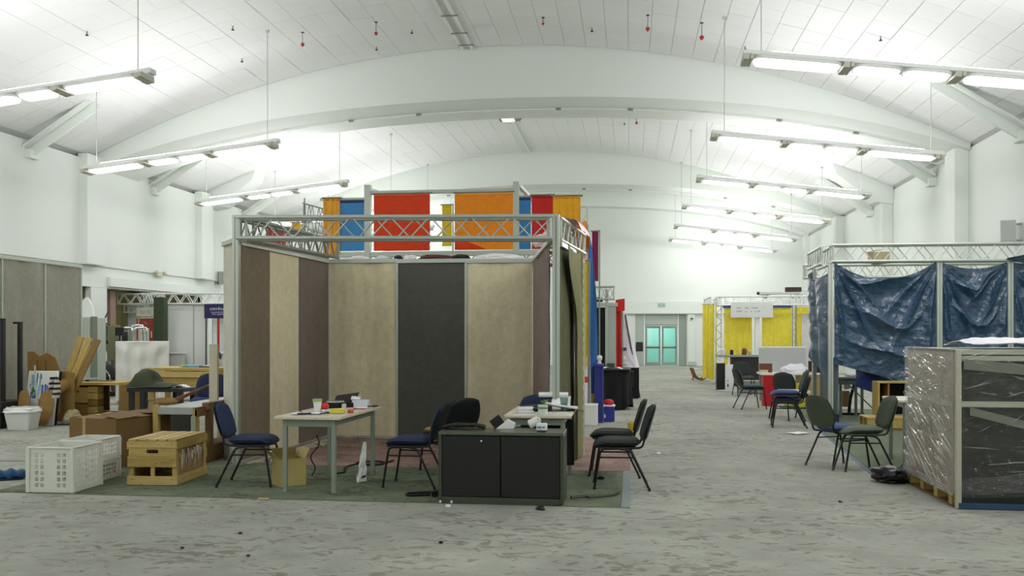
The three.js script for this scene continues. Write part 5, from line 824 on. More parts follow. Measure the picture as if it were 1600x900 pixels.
  const nv = thing('navy_sign', 'navy blue sign with white lettering hung from the stand truss', 'sign', -12.4, 24.9, 1.96); const nvt = canvasTex(512, 256, (c, w, h) => { c.fillStyle = '#201f52'; c.fillRect(0, 0, w, h); c.fillStyle = '#d2d2ea'; let x = 92; const r = rng(5); const gl = (y, hh, n, x0, st) => { for (let i = 0; i < n; i++) { const q = x0 + i * st; c.fillRect(q, y, st * 0.26, hh); c.fillRect(q + st * 0.45, y + hh * (r() < 0.5 ? 0 : 0.4), st * 0.26, hh * 0.6); if (r() < 0.6) c.fillRect(q, y + (r() < 0.5 ? 0 : hh * 0.8), st * 0.7, hh * 0.2); } }; gl(66, 42, 13, 92, 28); c.fillRect(238, 44, 9, 30); gl(138, 20, 20, 108, 17); gl(174, 22, 4, 130, 17); gl(174, 24, 12, 214, 18); }); obj('board', bb(0, 0.95, 0, 0.42, -0.015, 0.015, 0.003), mat(0x201f52, 0.6), nv); obj('lettering', place(new THREE.PlaneGeometry(0.93, 0.4), 0.475, 0.21, 0.0175), mat(0xffffff, 0.6, { map: nvt }), nv);
  solo('red_banner_edge', bb(0, 0.07, 0.4, 1.96, -0.01, 0.01, 0.002), mat(0xb22a20, 0.8), 'narrow red strip hanging right of the navy sign', 'banner', -11.98, 24.85);
  for (const [x, l] of [[-13.35, 'left'], [-11.75, 'right']]) { const s = thing('side_counter', `${l} small white counter at the foot of the stand panels`, 'counter', x, 24.85, 0.5); obj('counter_top', bb(-0.35, 0.35, 0.42, 0.47, -0.18, 0.18), M.white, s); obj('counter_body', bb(-0.3, 0.3, 0.05, 0.42, -0.14, 0.12), mat(0xcdd2ca, 0.7), s); }
  solo('black_monitor', [bb(-0.1, 0.1, 0.12, 0.3, -0.02, 0.02, 0.01), bb(-0.015, 0.02, 0.02, 0.12, -0.01, 0.01), bb(-0.06, 0.06, 0, 0.02, -0.05, 0.05)], M.black, 'small black monitor behind the right edge of the cloth-covered box', 'monitor', -10.95, 18.1, 1.345);
}
// fittings on the left wall
{
  const s = thing('wall_speaker', 'pale grey loudspeaker on a bracket on the left wall', 'speaker', XL, 29.9, 3.25, 0.7); obj('cabinet', bb(0.12, 0.42, 0, 0.46, -0.15, 0.15, 0.012), mat(0xaab0a8, 0.5), s); obj('grille', bb(0.14, 0.4, 0.03, 0.43, 0.15, 0.16, 0.003), mat(0x8b918a, 0.7), s); obj('bracket', [cyl(V(0, 0.1, 0), V(0.2, 0.1, 0), 0.02), bx(0.02, 0.2, 0.1, 0.01, 0.1, 0)], M.aluDark, s);
  const e = thing('emergency_light', 'small white emergency light with two lamp heads above the open bay', 'emergency light', XL, 26, 3.28, 0); obj('case', bb(0, 0.1, 0, 0.14, -0.17, 0.17, 0.01), mat(0xc9c9b4, 0.6), e); for (const z of [-0.24, 0.24]) obj('lamp_head', place(lathe([[0, 0], [0.05, 0.02], [0.07, 0.08], [0, 0.09]], 14), 0.08, 0.09, z, 0, 0, -1.2), mat(0xc2bfa8, 0.5), e);
  solo('wall_vent', [bb(0, 0.03, 0, 0.08, -0.22, 0.22, 0.004), ...[0.02, 0.045, 0.065].map(y => bb(0.025, 0.04, y - 0.006, y + 0.006, -0.2, 0.2, 0))], M.steelGrey, 'small vent grille low on the left wall near the speaker', 'vent', XL, 28.2, 2.98);
}
// ------------------------------------------------------------------ tarpaulin booth on the right
{
  const g = 'trusses of the blue tarpaulin booth';
  truss('box_truss', 'silver truss along the front of the blue tarpaulin booth', g, W(3.3, 2.97, 15.46), W(8.0, 2.96, 15.5), { h: 0.27, w: 0.2, n: 11, rb: 0.008 });
  truss('box_truss', 'silver truss running back from the left corner of the tarpaulin booth', g, W(3.28, 2.97, 15.6), W(3.34, 2.97, 17.1), { h: 0.28, w: 0.18, n: 6, rb: 0.008 });
  truss('box_truss', 'rear silver truss seen behind the sagging tarpaulin', g, W(3.34, 2.83, 18), W(8.0, 2.83, 18), { h: 0.24, w: 0.18, n: 14, rb: 0.008 });
  post('front left corner post of the blue tarpaulin booth', 'posts of the tarpaulin booth', 3.3, 15.46, 2.7, 0.075); post('rear left post of the blue tarpaulin booth, beside the stacked chairs', 'posts of the tarpaulin booth', 3.33, 16.95, 2.7, 0.075);
  post('middle front post between the two large blue tarpaulins', 'posts of the tarpaulin booth', 5.01, 15.46, 2.7, 0.085); post('right front post of the tarpaulin booth near the picture edge', 'posts of the tarpaulin booth', 6.1, 15.46, 2.7, 0.085);
  const crinkle = (() => { const a = periodic(401, 16), b = periodic(402, 64); return tex(512, 512, (x, y) => { const u = x / 512, v = y / 512, w = a(u * 16, v * 16); const r = 1 - Math.abs(b(u * 64 + w * 1.5, v * 64 - w)) * 2; const q = 1 - Math.abs(a(u * 16 + 5 + 0.6 * b(u * 64, v * 64), v * 16)) * 2; const k = 128 + 50 * r + 60 * q; return [k, k, k]; }, false, 1.5); })();
  const blue = (c, rough = 0.36) => mat(c, rough, { bumpMap: crinkle, bumpScale: 0.011, clearcoat: 1, clearcoatRoughness: 0.14 });
  const tarpM = blue(0x224663, 0.4);
  // a tarpaulin slung between two posts: swags, drawn folds from both top corners
  function tarp(label, x0, x1, D, topY, botY, sagT, { m = tarpM, seed = 1, nu = 110, nv = 90, amp = 1 } = {}) {
    const L = x1 - x0;
    return solo('tarpaulin', sheet(nu, nv, (s, v) => {
      const par = 4 * s * (1 - s), yt = topY - sagT * par, yb = botY(s), y = lerp(yt, yb, v);
      const depth = (topY - y) / (topY - 0.6);
      const q = (topY - y) + 0.55 * (1 - par) * 0.9;                       // swag lines hang as parabolas
      const ridge = a => { const k = 1 - Math.abs(Math.sin(a)); return k * k * 1.6 - 0.35; };
      const sw = ridge(q * 5.2 + seed + 1.5 * N(s * 2.2, v * 2.4, seed)) * par * par * 0.075 * (1 - 0.35 * v);
      const a0 = Math.atan2(topY - y + 0.02, s * L + 0.02), a1 = Math.atan2(topY - y + 0.02, (1 - s) * L + 0.02);
      const r0 = Math.hypot(topY - y, s * L), r1 = Math.hypot(topY - y, (1 - s) * L);
      const rad = 0.06 * ridge(a0 * 10 + seed + 0.8 * N(r0 * 1.5, a0 * 2, seed)) * sstep(0.05, 0.5, r0) * sstep(2.2, 0.7, r0) * sstep(0.6, 1.0, a0) * sstep(0.75, 0.2, s) + 0.06 * ridge(a1 * 9 + seed * 2 + 0.8 * N(r1 * 1.5, a1 * 2, seed + 4)) * sstep(0.05, 0.5, r1) * sstep(2.2, 0.7, r1) * sstep(0.6, 1.0, a1) * sstep(0.25, 0.8, s);
      const diag = 0.008 * Math.sin((s * L * 1.2 + (topY - y)) * 16 + seed) * sstep(0.25, 0.0, s) + 0.008 * Math.sin(((1 - s) * L * 1.2 + (topY - y)) * 16 + seed) * sstep(0.25, 0.0, 1 - s);
      const crump = 0.022 * fbm(s * L * 2.2 + seed, y * 2.2, 4, seed) + 0.03 * (0.5 - Math.abs(N(s * L * 2.6 + 0.5 * N(s * 9, y * 4, 2), y * 4.4 + 1.2 * par, seed + 2))) + 0.016 * (0.5 - Math.abs(N(s * L * 7 + y * 3, y * 9, seed + 5)));
      return V(x0 + s * L, y, amp * (sw + rad + diag + crump) * Math.min(1, 12 * s + 0.1, 12 * (1 - s) + 0.1) - 0.06 * par * depth);
    }, 0.004, L, 2), m, label, 'tarpaulin', 0, D, 0, 0, 'blue tarpaulins on the right booth');
  }
  tarp('large blue tarpaulin with a sagging top between left corner and middle post', 3.36, 4.97, 15.47, 2.69, s => 1.0 - 0.33 * sstep(0.05, 0.7, s) - 0.04 * Math.sin(s * 9), 0.28, { seed: 1.3 });
  tarp('blue tarpaulin between middle and right post, above the wrapped pallet', 5.06, 6.06, 15.47, 2.67, s => 1.0, 0.1, { seed: 4.1, nu: 80 });
  tarp('blue tarpaulin right of the right front post, rising to the corner', 6.14, 7.9, 15.47, 2.66, s => 1.0, 0.05, { seed: 7.7, nu: 80 });
  solo('tarpaulin', sheet(30, 16, (s, v) => V(s * 1.7, lerp(0.0 + 0.34 * s, -0.02 - 0.25 * Math.min(1, s * 1.6), v), 0.03 * Math.sin(s * 20) - 0.05 * v), 0.004), tarpM, 'strip of blue tarpaulin pulled up over the truss at the right edge', 'tarpaulin', 6.0, 15.31, 2.72);
  solo('tarpaulin', [sheet(50, 30, (s, v) => V(s * 1.35, lerp(1.5, 0.62 - 0.16 * Math.sin(Math.PI * s) , v) , 0.04 * Math.sin(s * 11 + v * 2) + 0.02 * fbm(s * 4, v * 4, 3)), 0.005), cyl(V(0.02, 1.48, 0), V(-0.4, 2.7, -0.16), 0.006, 0.006, 6), cyl(V(1.33, 1.48, 0), V(1.27, 2.7, -0.16), 0.006, 0.006, 6)], blue(0x1e3272, 0.6), 'deep blue inner tarpaulin hanging lower behind the large one', 'tarpaulin', 3.75, 15.7, 0, 0, 'blue tarpaulins on the right booth');
  // left side: torn pale tarpaulin over a grey board
  solo('tarpaulin', sheet(50, 70, (s, v) => { const lo = 0.72 + 0.5 * Math.abs(Math.sin(s * 7)) * 0.5 + 0.2 * s; const y = lerp(2.66 - 0.25 * Math.sin(s * 3.1), lo, v); return V(-0.02 + 0.09 * Math.sin(s * 13 + v * 3) + 0.05 * fbm(s * 5, v * 4, 3), y, -s * 1.4); }, 0.004), blue(0x345266, 0.4), 'torn paler blue tarpaulin hanging on the left side of the booth', 'tarpaulin', 3.28, 15.55, 0, 0, 'blue tarpaulins on the right booth');
  const sb = thing('side_board', 'blue-grey board with a navy foot at the left side of the tarpaulin booth', 'board', 3.44, 16.3); obj('board', bb(-0.015, 0.015, 0.14, 1.1, -0.62, 0.72, 0.004), mat(0x58686f, 0.7), sb); obj('navy_foot', bb(-0.02, 0.02, 0, 0.16, -0.63, 0.73, 0.004), mat(0x141d38, 0.7), sb);
  // carpet inside, with its blue tape edge
  solo('floor_tape', (() => { const a = V(2.53, 0, -9.5), b = V(3.25, 0, -18.6), g = bx(0.055, 0.003, a.distanceTo(b), 0, 0.0015, 0, 0, 0, 0, 0); return g.rotateY(Math.atan2(b.x - a.x, b.z - a.z)).translate((a.x + b.x) / 2, 0.0, (a.z + b.z) / 2); })(), mat(0x566a7a, 0.7), 'blue-grey tape strip along the aisle edge of the right carpet', 'tape', 0, 0);
  solo('carpet', ext(poly([[2.56, -9.5], [7.55, -9.5], [7.55, -18.6], [3.28, -18.6]]), 0.008, 0.001, 1).rotateX(Math.PI / 2).translate(0, 0.008, 0), mat(0x727d66, 1, { map: clothTones, bumpMap: grainRep, bumpScale: 0.003 }), 'grey-green carpet inside the blue tarpaulin booth', 'carpet', 0, 0);
}
// inside the tarpaulin booth
{
  const t = thing('folding_table', 'grey folding table with a diagonal brace inside the tarpaulin booth', 'table', 4.0, 16.9); const m = mat(0x818b80, 0.5, { metalness: 0.2 });
  obj('tabletop', bb(-0.35, 0.16, 0.7, 0.735, -0.3, 0.3, 0.004), mat(0xa8ada2, 0.5), t); obj('apron', bb(-0.34, 0.15, 0.6, 0.7, 0.24, 0.28), m, t); for (const [x, z] of [[-0.27, 0.22], [0.1, 0.22], [-0.27, -0.22], [0.1, -0.22]]) obj('leg', bb(x - 0.022, x + 0.022, 0.008, 0.62, z - 0.022, z + 0.022), m, t); obj('brace', bar(V(-0.15, 0.6, 0.3), V(0.34, 0.1, 0.3), 0.035, 0.02), m, t);
  solo('paper_stack', [bx(0.2, 0.012, 0.26, 0, 0.006, 0), bx(0.2, 0.01, 0.24, 0.03, 0.018, 0.01, 0, 0.2, 0), bx(0.16, 0.02, 0.2, -0.02, 0.034, 0, 0, -0.15, 0)], M.paper, 'stack of papers on the grey folding table', 'papers', 3.95, 16.8, 0.735);
  const b = thing('bicycle_part', 'black bent machine frame with pale parts behind the folding table', 'machine', 4.02, 17.3); obj('frame', tube([V(0, 0.02, 0), V(0.02, 0.3, 0.02), V(0.1, 0.62, 0), V(0.02, 0.68, 0)], 0.03, 24, 8), M.black, b); obj('white_part', bx(0.12, 0.14, 0.08, -0.05, 0.55, 0.03, 0, 0, 0.2, 0.02), M.white, b); obj('tan_part', bx(0.14, 0.3, 0.06, -0.06, 0.3, 0, 0, 0, 0, 0.02), mat(0xb08f6e, 0.8), b); obj('base', bb(-0.2, 0.25, 0, 0.05, -0.1, 0.12), M.black, b);
  const c = thing('pine_pallet', 'yellowish pine pallet on the carpet behind the sage green chair', 'pallet', 4.1, 14.9, 0.008, -0.03); for (let i = 0; i < 3; i++) obj('deck_board', bb(-0.42, 0.42, 0.16, 0.185, -0.3 + i * 0.22, -0.12 + i * 0.22), [M.pine, M.pineC, M.pineB][i], c); for (const z of [-0.28, 0.0, 0.28]) obj('bearer', bb(-0.42, 0.42, 0.03, 0.16, z - 0.03, z + 0.03), M.pine, c); obj('bottom_board', bb(-0.42, 0.42, 0, 0.03, 0.24, 0.34), M.brownWood, c);
  const d = thing('shelf_unit', 'open brown plywood shelf unit standing on the pine pallet', 'shelf', 4.2, 15.15, 0.193, 0.05); obj('side', bb(-0.28, -0.25, 0, 0.52, -0.15, 0.15), M.pine, d); obj('side', bb(0.25, 0.28, 0, 0.52, -0.15, 0.15), M.brownWood, d); obj('shelf_top', bb(-0.28, 0.3, 0.52, 0.545, -0.15, 0.15), M.pine, d); obj('divider', bb(-0.12, -0.09, 0, 0.52, -0.15, 0.13), M.tan, d); obj('back', bb(-0.25, 0.25, 0, 0.52, -0.15, -0.14), M.blackFab, d); obj('bag', place(lathe([[0, 0], [0.06, 0], [0.07, 0.05], [0.02, 0.14], [0, 0.15]], 12), -0.18, 0.0, 0.05), mat(0xb9a889, 0.8), d);
  makeTable('pale-topped table with grey legs half hidden by the wrapped pallet', 3.34, 10.95, 0.66, 0.72, 0.745, 0.0, 0.008);
  solo('paper_sheet', bx(0.2, 0.004, 0.26, 0, 0.003, 0), M.paper, 'white paper on the table beside the wrapped pallet', 'paper', 3.25, 10.95, 0.755, 0.2);
  solo('cardboard_piece', [bx(0.34, 0.22, 0.2, 0, 0.11, 0, 0, 0.3, 0.05), bx(0.2, 0.02, 0.24, -0.1, 0.24, 0, 0, 0.2, 0.2)], mat(0xb3aa82, 0.8), 'beige cardboard box on the rear truss above the sagging tarpaulin', 'box', 4.72, 17.95, 2.85);
  const s = thing('wall_speaker', 'pale grey loudspeaker hung on the right wall above the tarpaulin booth', 'speaker', 7.86, 20, 3.42, -0.25); obj('cabinet', bb(-0.17, 0.13, 0, 0.46, -0.14, 0.14, 0.012), mat(0xc0c5bf, 0.5), s); obj('grille', bb(-0.15, 0.11, 0.02, 0.44, 0.14, 0.15, 0.003), mat(0xb0b6b0, 0.7), s); obj('bracket', [bb(0.1, 0.24, 0.02, 0.06, -0.03, 0.03), bb(0.1, 0.24, 0.36, 0.4, -0.03, 0.03)], M.aluDark, s);
}
// the wrapped pallet load
{
  const x0 = 2.77, x1 = 4.35, D0 = 8.13, D1 = 9.48;
  const p = thing('wooden_pallet', 'pine pallet under the shrink-wrapped load', 'pallet', x0, D0 + 0.07); let dz = D1 - D0 - 0.07;
  for (let i = 0; i < 3; i++) for (let j = 0; j < 4; j++) obj('block', bb(0.0 + i * 0.5, 0.09 + i * 0.5, 0.018, 0.1, -dz + 0.02 + j * (dz - 0.13) / 3, -dz + 0.11 + j * (dz - 0.13) / 3), [M.pine, M.pineB][(i + j) % 2], p);
  for (let i = 0; i < 3; i++) obj('runner', bb(i * 0.5, 0.09 + i * 0.5, 0, 0.018, -dz, 0), M.brownWood, p); for (let j = 0; j < 6; j++) obj('deck_board', bb(0, x1 - x0, 0.1, 0.122, -dz + j * (dz - 0.14) / 5, -dz + 0.14 + j * (dz - 0.14) / 5), [M.pineB, M.pine, M.pineC][j % 3], p);
  dz = D1 - D0;
  const t = thing('crated_load', 'pallet load of dark framed panels with a grey-brown side, wrapped in clear film', 'wrapped load', x0, D0, 0.123);
  const fr = mat(0xa6ab98, 0.6), h = 1.245, w = x1 - x0;
  obj('side_sheet', bb(0, 0.015, 0, h, -dz, -0.03, 0.003), mat(0x938574, 0.75), t);
  obj('corner_upright', bb(0.0, 0.045, -0.12, h, -0.03, 0.015, 0.005), mat(0xb4b49e, 0.6), t); obj('top_rail', bb(0.045, w, h - 0.1, h - 0.055, -0.02, 0.012, 0.005), fr, t); obj('top_rail', bb(0.045, w, h - 0.045, h, -0.03, 0.012, 0.005), fr, t); obj('middle_rail', bb(0.045, w, 0.75, 0.8, -0.02, 0.015, 0.005), fr, t);
  const dk = mat(0x14160f, 0.55); obj('dark_panel', bb(0.045, w, 0.8, h - 0.1, -0.04, -0.015, 0.003), dk, t); obj('dark_panel', bb(0.045, w, -0.05, 0.75, -0.04, -0.015, 0.003), dk, t); obj('load_top', bb(0, w, h - 0.03, h, -dz, -0.03, 0.003), mat(0x9a978a, 0.7), t); obj('back_sheet', bb(0, w, 0, h, -dz, -dz + 0.015, 0.003), mat(0x8a8272, 0.75), t); obj('middle_batten', bb(-0.012, 0.0, 0.75, 0.79, -dz, -0.03, 0.003), mat(0x9c9684, 0.7), t);
  obj('blue_skid', bb(0.02, w, -0.12, -0.07, -0.05, 0.03, 0.004), mat(0x274462, 0.5), t); obj('lower_panel', bb(0.045, w, -0.07, -0.05, -0.04, -0.01, 0.002), dk, t);
  // clear film, drawn round the load, with bunched pleats
  const bumpF = (() => { const a = periodic(501, 8), b = periodic(502, 128); return tex(512, 512, (x, y) => { const u = x / 512, v = y / 512; const q = b((u * 16 + v * 14 + a(u * 8, v * 8) * 0.6), (v * 128 - u * 40)) ; const k = 128 + 90 * (1 - 2 * Math.abs(q)); return [k, k, k]; }, false, 1.0); })();
  const film = mat(0xffffff, 0.06, { transmission: 1, thickness: 0, ior: 1.33, bumpMap: bumpF, bumpScale: 0.0035 });
  const ff = (y, q) => 0.008 * N(y * 9, q * 3, 1) + 0.006 * Math.sin((y * 1.4 + q) * 40) * N(y * 3, q * 3, 4);
  const low = q => 0.08 + 0.0 * q;
  obj('film_side', sheet(60, 60, (s, v) => { const y = lerp(h + 0.01, -0.02, v); return V(-0.022 - Math.abs(ff(y, s * dz)), y, lerp(-dz - 0.01, 0.02, s)); }, 0.0015, dz, h), film, t);
  obj('film_front', sheet(70, 60, (s, v) => { const yl = 0.0 + 0.16 * sstep(0, 1, s) * s; const y = lerp(h + 0.01, yl - 0.02, v); return V(lerp(-0.02, w + 0.02, s), y, 0.028 + Math.abs(ff(y, s * w))); }, 0.0015, w, h), film, t);
  const pleat = mat(0xffffff, 0.1, { transmission: 1, thickness: 0, ior: 2.1, clearcoat: 1, clearcoatRoughness: 0.08 });
  const rp = rng(909), pl = [];
  const strip = (P, n = 10, wd = 0.004) => sheet(n, 4, (s, v) => { const q = P(s), k = Math.sin(Math.PI * clamp(s, 0.02, 0.98)); return q.clone().add(V(0, (v - 0.5) * wd * k, 0)).add(q.n.clone().multiplyScalar(wd * 0.8 * k * Math.sin(Math.PI * v))); }, 0.001);
  for (let i = 0; i < 150; i++) { // side: long slanting pleats and short glints
    const z = -dz + rp() * (dz - 0.1), y = 0.05 + rp() * (h - 0.1), L = 0.1 + 0.65 * rp() * rp(), a = y > 0.72 ? (rp() < 0.5 ? 0.35 : -0.18) + 0.3 * (rp() - 0.5) : -0.42 + 0.25 * (rp() - 0.5); const b = 0.02 * rp();
    pl.push(strip(s => { const q = V(-0.034, y + Math.sin(a) * L * (s - 0.5) + b * Math.sin(s * 3.1), Math.min(0.02, z + Math.cos(a) * L * (s - 0.5))); q.y = clamp(q.y, 0, h); q.z = clamp(q.z, -dz, 0.02); q.n = V(-1, 0, 0); return q; }, 10, 0.006 + 0.009 * rp()));
  }
  for (let i = 0; i < 110; i++) { const x = 0.1 + rp() * (w - 0.15), up = rp() < 0.55, y = up ? 0.85 + rp() * 0.36 : 0.12 + rp() * 0.6, L = 0.05 + 0.4 * rp() * rp(), a = (up ? (rp() < 0.5 ? 0.35 : -0.3) : (y < 0.4 ? 0.1 : (rp() < 0.25 ? 0.6 : 0.06))) + 0.25 * (rp() - 0.5);
    pl.push(strip(s => { const q = V(clamp(x + Math.cos(a) * L * (s - 0.5), 0, w), clamp(y + Math.sin(a) * L * (s - 0.5), 0.05, h), 0.04); q.n = V(0, 0, 1); return q; }, 8, 0.006 + 0.008 * rp())); }
  for (let i = 0; i < 12; i++) { const k = i * 0.012, x2 = w; pl.push(strip(s => { const q = V(s * x2, lerp(0.0 + k, 0.2 + k * 1.6, s * s * 0.6 + s * 0.4) + 0.004 * Math.sin(s * 30 + i), 0.042); q.n = V(0, 0, 1); return q; }, 24, 0.005)); }
  for (let i = 0; i < 10; i++) { const y = 0.78 + 0.012 * (i % 4) - 0.02; pl.push(strip(s => { const q = V(-0.036, y + 0.02 * (i - 5) * 0.4 * s + 0.003 * Math.sin(s * 20 + i), lerp(-dz, 0.02, s)); q.n = V(-1, 0, 0); return q; }, 16, 0.004)); }
  for (let i = 0; i < 8; i++) pl.push(strip(s => { const q = V(-0.036, 0.0 + 0.008 * i + 0.004 * Math.sin(s * 20 + i * 2), lerp(-dz, 0.02, s)); q.n = V(-1, 0, 0); return q; }, 16, 0.006));
  stuff(obj('film_pleats', pl, pleat, t));
  // broad bands of doubled film over the dark front
  const band = mat(0xbfc4b6, 0.3, { transmission: 0.75, thickness: 0, roughness: 0.35 });
  obj('film_band', sheet(20, 3, (s, v) => V(lerp(0.1, w, s), lerp(0.72, 0.34, s) + (v - 0.5) * 0.07, 0.044), 0.001), band, t); obj('film_band', sheet(20, 3, (s, v) => V(lerp(0.05, w, s), lerp(1.12, 0.98, s) + (v - 0.5) * 0.09, 0.044), 0.001), band, t);
  solo('foam_sheet', sheet(50, 16, (s, v) => { const x = 0.18 + s * (w - 0.18), hh = 0.03 + 0.035 * sstep(0, 0.1, s) + 0.05 * (0.3 + fbm(s * 7, v * 3, 4)) + 0.025 * sstep(0.55, 0.8, s); return V(x, Math.max(0.006, hh * Math.sin(Math.PI * clamp(v, 0.06, 0.94)) ** 0.5), -0.05 - v * 0.8); }, 0.01), mat(0xeeeaf0, 0.8), 'crumpled white foam sheet lying on top of the wrapped load', 'foam sheet', x0, D0, 0.123 + 1.26);
  const bg = thing('black_bag', 'crumpled black plastic bag on the floor left of the wrapped pallet', 'bag', 2.6, 9.5, 0.0, 0.2);
  obj('bag_body', (() => { const g = new THREE.IcosahedronGeometry(0.14, 5), p = g.attributes.position; for (let i = 0; i < p.count; i++) { const v = V(p.getX(i), p.getY(i), p.getZ(i)), k = 1 + 0.9 * fbm(v.x * 7, v.y * 7, 4, v.z * 7 + 9); p.setXYZ(i, v.x * k * 1.25, Math.max(0.0, v.y * k * 0.75 + 0.06), v.z * k * 1.3); } g.computeVertexNormals(); return setUV(g); })(), mat(0x0c0d0e, 0.35), bg); obj('loose_flap', sheet(14, 10, (s, v) => V(-0.05 + 0.2 * s, 0.05 + 0.12 * s * (1 - 0.5 * v) + 0.02 * N(s * 5, v * 5, 1), 0.02 + 0.12 * (v - 0.5)), 0.004), mat(0x0c0d0e, 0.35), bg);
}
// ------------------------------------------------------------------ yellow booth further back
{
  const g = 'trusses of the yellow curtained booth';
  truss('box_truss', 'white truss along the front of the yellow curtained booth', g, W(2.62, 2.64, 28), W(7.6, 2.64, 28), { h: 0.26, w: 0.3, n: 12, rc: 0.02, m: M.white });
  truss('box_truss', 'white truss running back at the left of the yellow booth', g, W(2.6, 2.64, 28), W(2.6, 2.64, 30.5), { h: 0.26, w: 0.3, n: 5, rc: 0.02, m: M.white });
  truss('box_truss', 'white angled bar over the yellow booth, rising to the right', g, W(3.9, 2.7, 28.1), W(5.6, 2.9, 28.1), { h: 0.04, w: 0.1, n: 3, rc: 0.016, m: M.white });
  // lattice column
  const c = thing('truss_column', 'upright lattice truss column at the left corner of the yellow booth', 'truss', 2.66, 28); for (const x of [-0.11, 0.11]) for (const z of [-0.11, 0.11]) obj('chord', bb(x - 0.02, x + 0.02, 0, 2.4, z - 0.02, z + 0.02, 0.006), M.white, c); const bg = clean(setUV(new THREE.CylinderGeometry(0.01, 0.01, 0.31, 6))); for (let i = 0; i < 11; i++) for (const [z, ax] of [[0.11, 0], [0.11, 1]]) { const o = inst('brace', bg, M.aluDark, c); const s = i % 2 ? 1 : -1; if (ax) { o.position.set(0.11, 0.1 + i * 0.21, 0); o.rotation.x = s * 0.8; } else { o.position.set(0, 0.1 + i * 0.21, z); o.rotation.z = s * 0.8; } } obj('base_plate', bb(-0.2, 0.2, 0, 0.02, -0.2, 0.2), M.steelGrey, c);
  const yel = cloth(0xf6e64e, { roughness: 0.9 });
  const curtain = (label, x0, x1, D, y1, y0, n, m, seed, turn = 0, gr = 'yellow curtains') => { const t = thing('curtain', label, 'curtain', x0, D, 0, turn, gr), L = x1 - x0; obj('curtain_cloth', sheet(n * 10, 24, (s, v) => V(s * L, lerp(y1, y0 + 0.03 * Math.sin(s * 7), v), (0.018 + 0.016 * v) * Math.sin(s * Math.PI * 2 * n + 1.2 * Math.sin(s * 8 + seed) + seed + 0.6 * v) + 0.03 * fbm(s * 4 + seed, v * 2, 2)), 0.006, L, 2), m, t); obj('curtain_rod', cyl(V(-0.02, y1 + 0.02, 0), V(L + 0.02, y1 + 0.02, 0), 0.018), M.steelGrey, t); for (const q of [0.04, L - 0.04]) obj('rod_hanger', cyl(V(q, y1, 0), V(q, 2.63, 0), 0.008, 0.008, 6), M.steelGrey, t); };
  curtain('yellow curtain left of the white post in the yellow booth', 2.85, 3.68, 28.1, 2.28, 0.5, 4, yel, 1); curtain('yellow curtain right of the white post in the yellow booth', 3.98, 4.85, 28.1, 2.3, 0.5, 3, yel, 2.4); curtain('yellow curtain tied at the outer left corner of the yellow booth', 2.2, 2.62, 28.05, 2.4, 0.12, 3, yel, 4); curtain('narrow yellow curtain right of the second lattice post', 4.95, 5.15, 28.1, 2.3, 0.6, 2, yel, 5);
  curtain('white curtain at the right end of the yellow booth', 5.18, 6.2, 28.15, 2.16, 0.4, 7, cloth(0xe4e5e6), 3, 0, 'white curtains'); solo('curtain_valance', sheet(40, 6, (s, v) => V(s * 1.4, 0.2 * (1 - v) - 0.02, 0.03 * Math.sin(s * 40)), 0.006), yel, 'yellow pleated valance above the white curtain', 'valance', 4.95, 27.98, 2.14);
  const mp = thing('white_post', 'white square post between the two yellow curtains', 'post', 3.82, 28.0); obj('upright', bb(-0.07, 0.07, 0, 2.36, -0.06, 0.06, 0.01), M.white, mp); obj('foot', bb(-0.12, 0.12, 0, 0.02, -0.1, 0.1), M.white, mp);
  const lp = thing('lattice_post', 'thin grey-blue lattice post right of the right yellow curtain', 'post', 4.9, 27.9); for (const x of [-0.05, 0.05]) obj('chord', bb(x - 0.015, x + 0.015, 0, 2.38, -0.015, 0.015), M.aluDark, lp); for (let i = 0; i < 12; i++) { const o = inst('brace', (lp.g ??= clean(setUV(new THREE.CylinderGeometry(0.007, 0.007, 0.19, 5)))), M.aluDark, lp); o.position.set(0, 0.2 + i * 0.18, 0); o.rotation.z = i % 2 ? 0.6 : -0.6; } delete lp.g;
  for (const [x0, x1, l] of [[2.75, 3.05, 'left'], [4.22, 4.82, 'right']]) solo('blue_strip', bb(0, x1 - x0, 0, 0.1, -0.01, 0.01, 0.003), mat(0x3a4c86, 0.7), `dark blue cloth strip above the ${l} yellow curtain beside the white sign`, 'cloth strip', x0, 27.9, 2.3);
  const sg = thing('hanging_sign', 'white sign with two lines of small grey lettering on the yellow booth', 'sign', 3.02, 27.82, 2.0); const st = canvasTex(1024, 384, (c, w, h) => { c.fillStyle = '#d3d7d2'; c.fillRect(0, 0, w, h); c.fillStyle = '#68726e'; const r = rng(21); const word = (x, y, n, hh = 40) => { for (let i = 0; i < n; i++) { const q = x + i * 21; c.fillRect(q, y, 6, hh); if (r() < 0.7) c.fillRect(q + 10, y + (r() < 0.5 ? 0 : hh * 0.35), 5, hh * 0.65); if (r() < 0.7) c.fillRect(q, y + (r() < 0.5 ? 0 : r() < 0.5 ? hh * 0.42 : hh - 6), 15, 6); } }; word(140, 128, 5); word(336, 128, 5); word(500, 128, 8); word(780, 128, 2, 22); word(130, 212, 7); word(340, 222, 3, 30); word(480, 212, 2); word(570, 222, 2, 28); word(640, 212, 4); }); obj('board', bb(0, 1.24, 0, 0.47, -0.015, 0.015, 0.004), M.white, sg); obj('lettering', place(new THREE.PlaneGeometry(1.22, 0.45), 0.62, 0.235, 0.0175), mat(0xffffff, 0.7, { map: st }), sg);
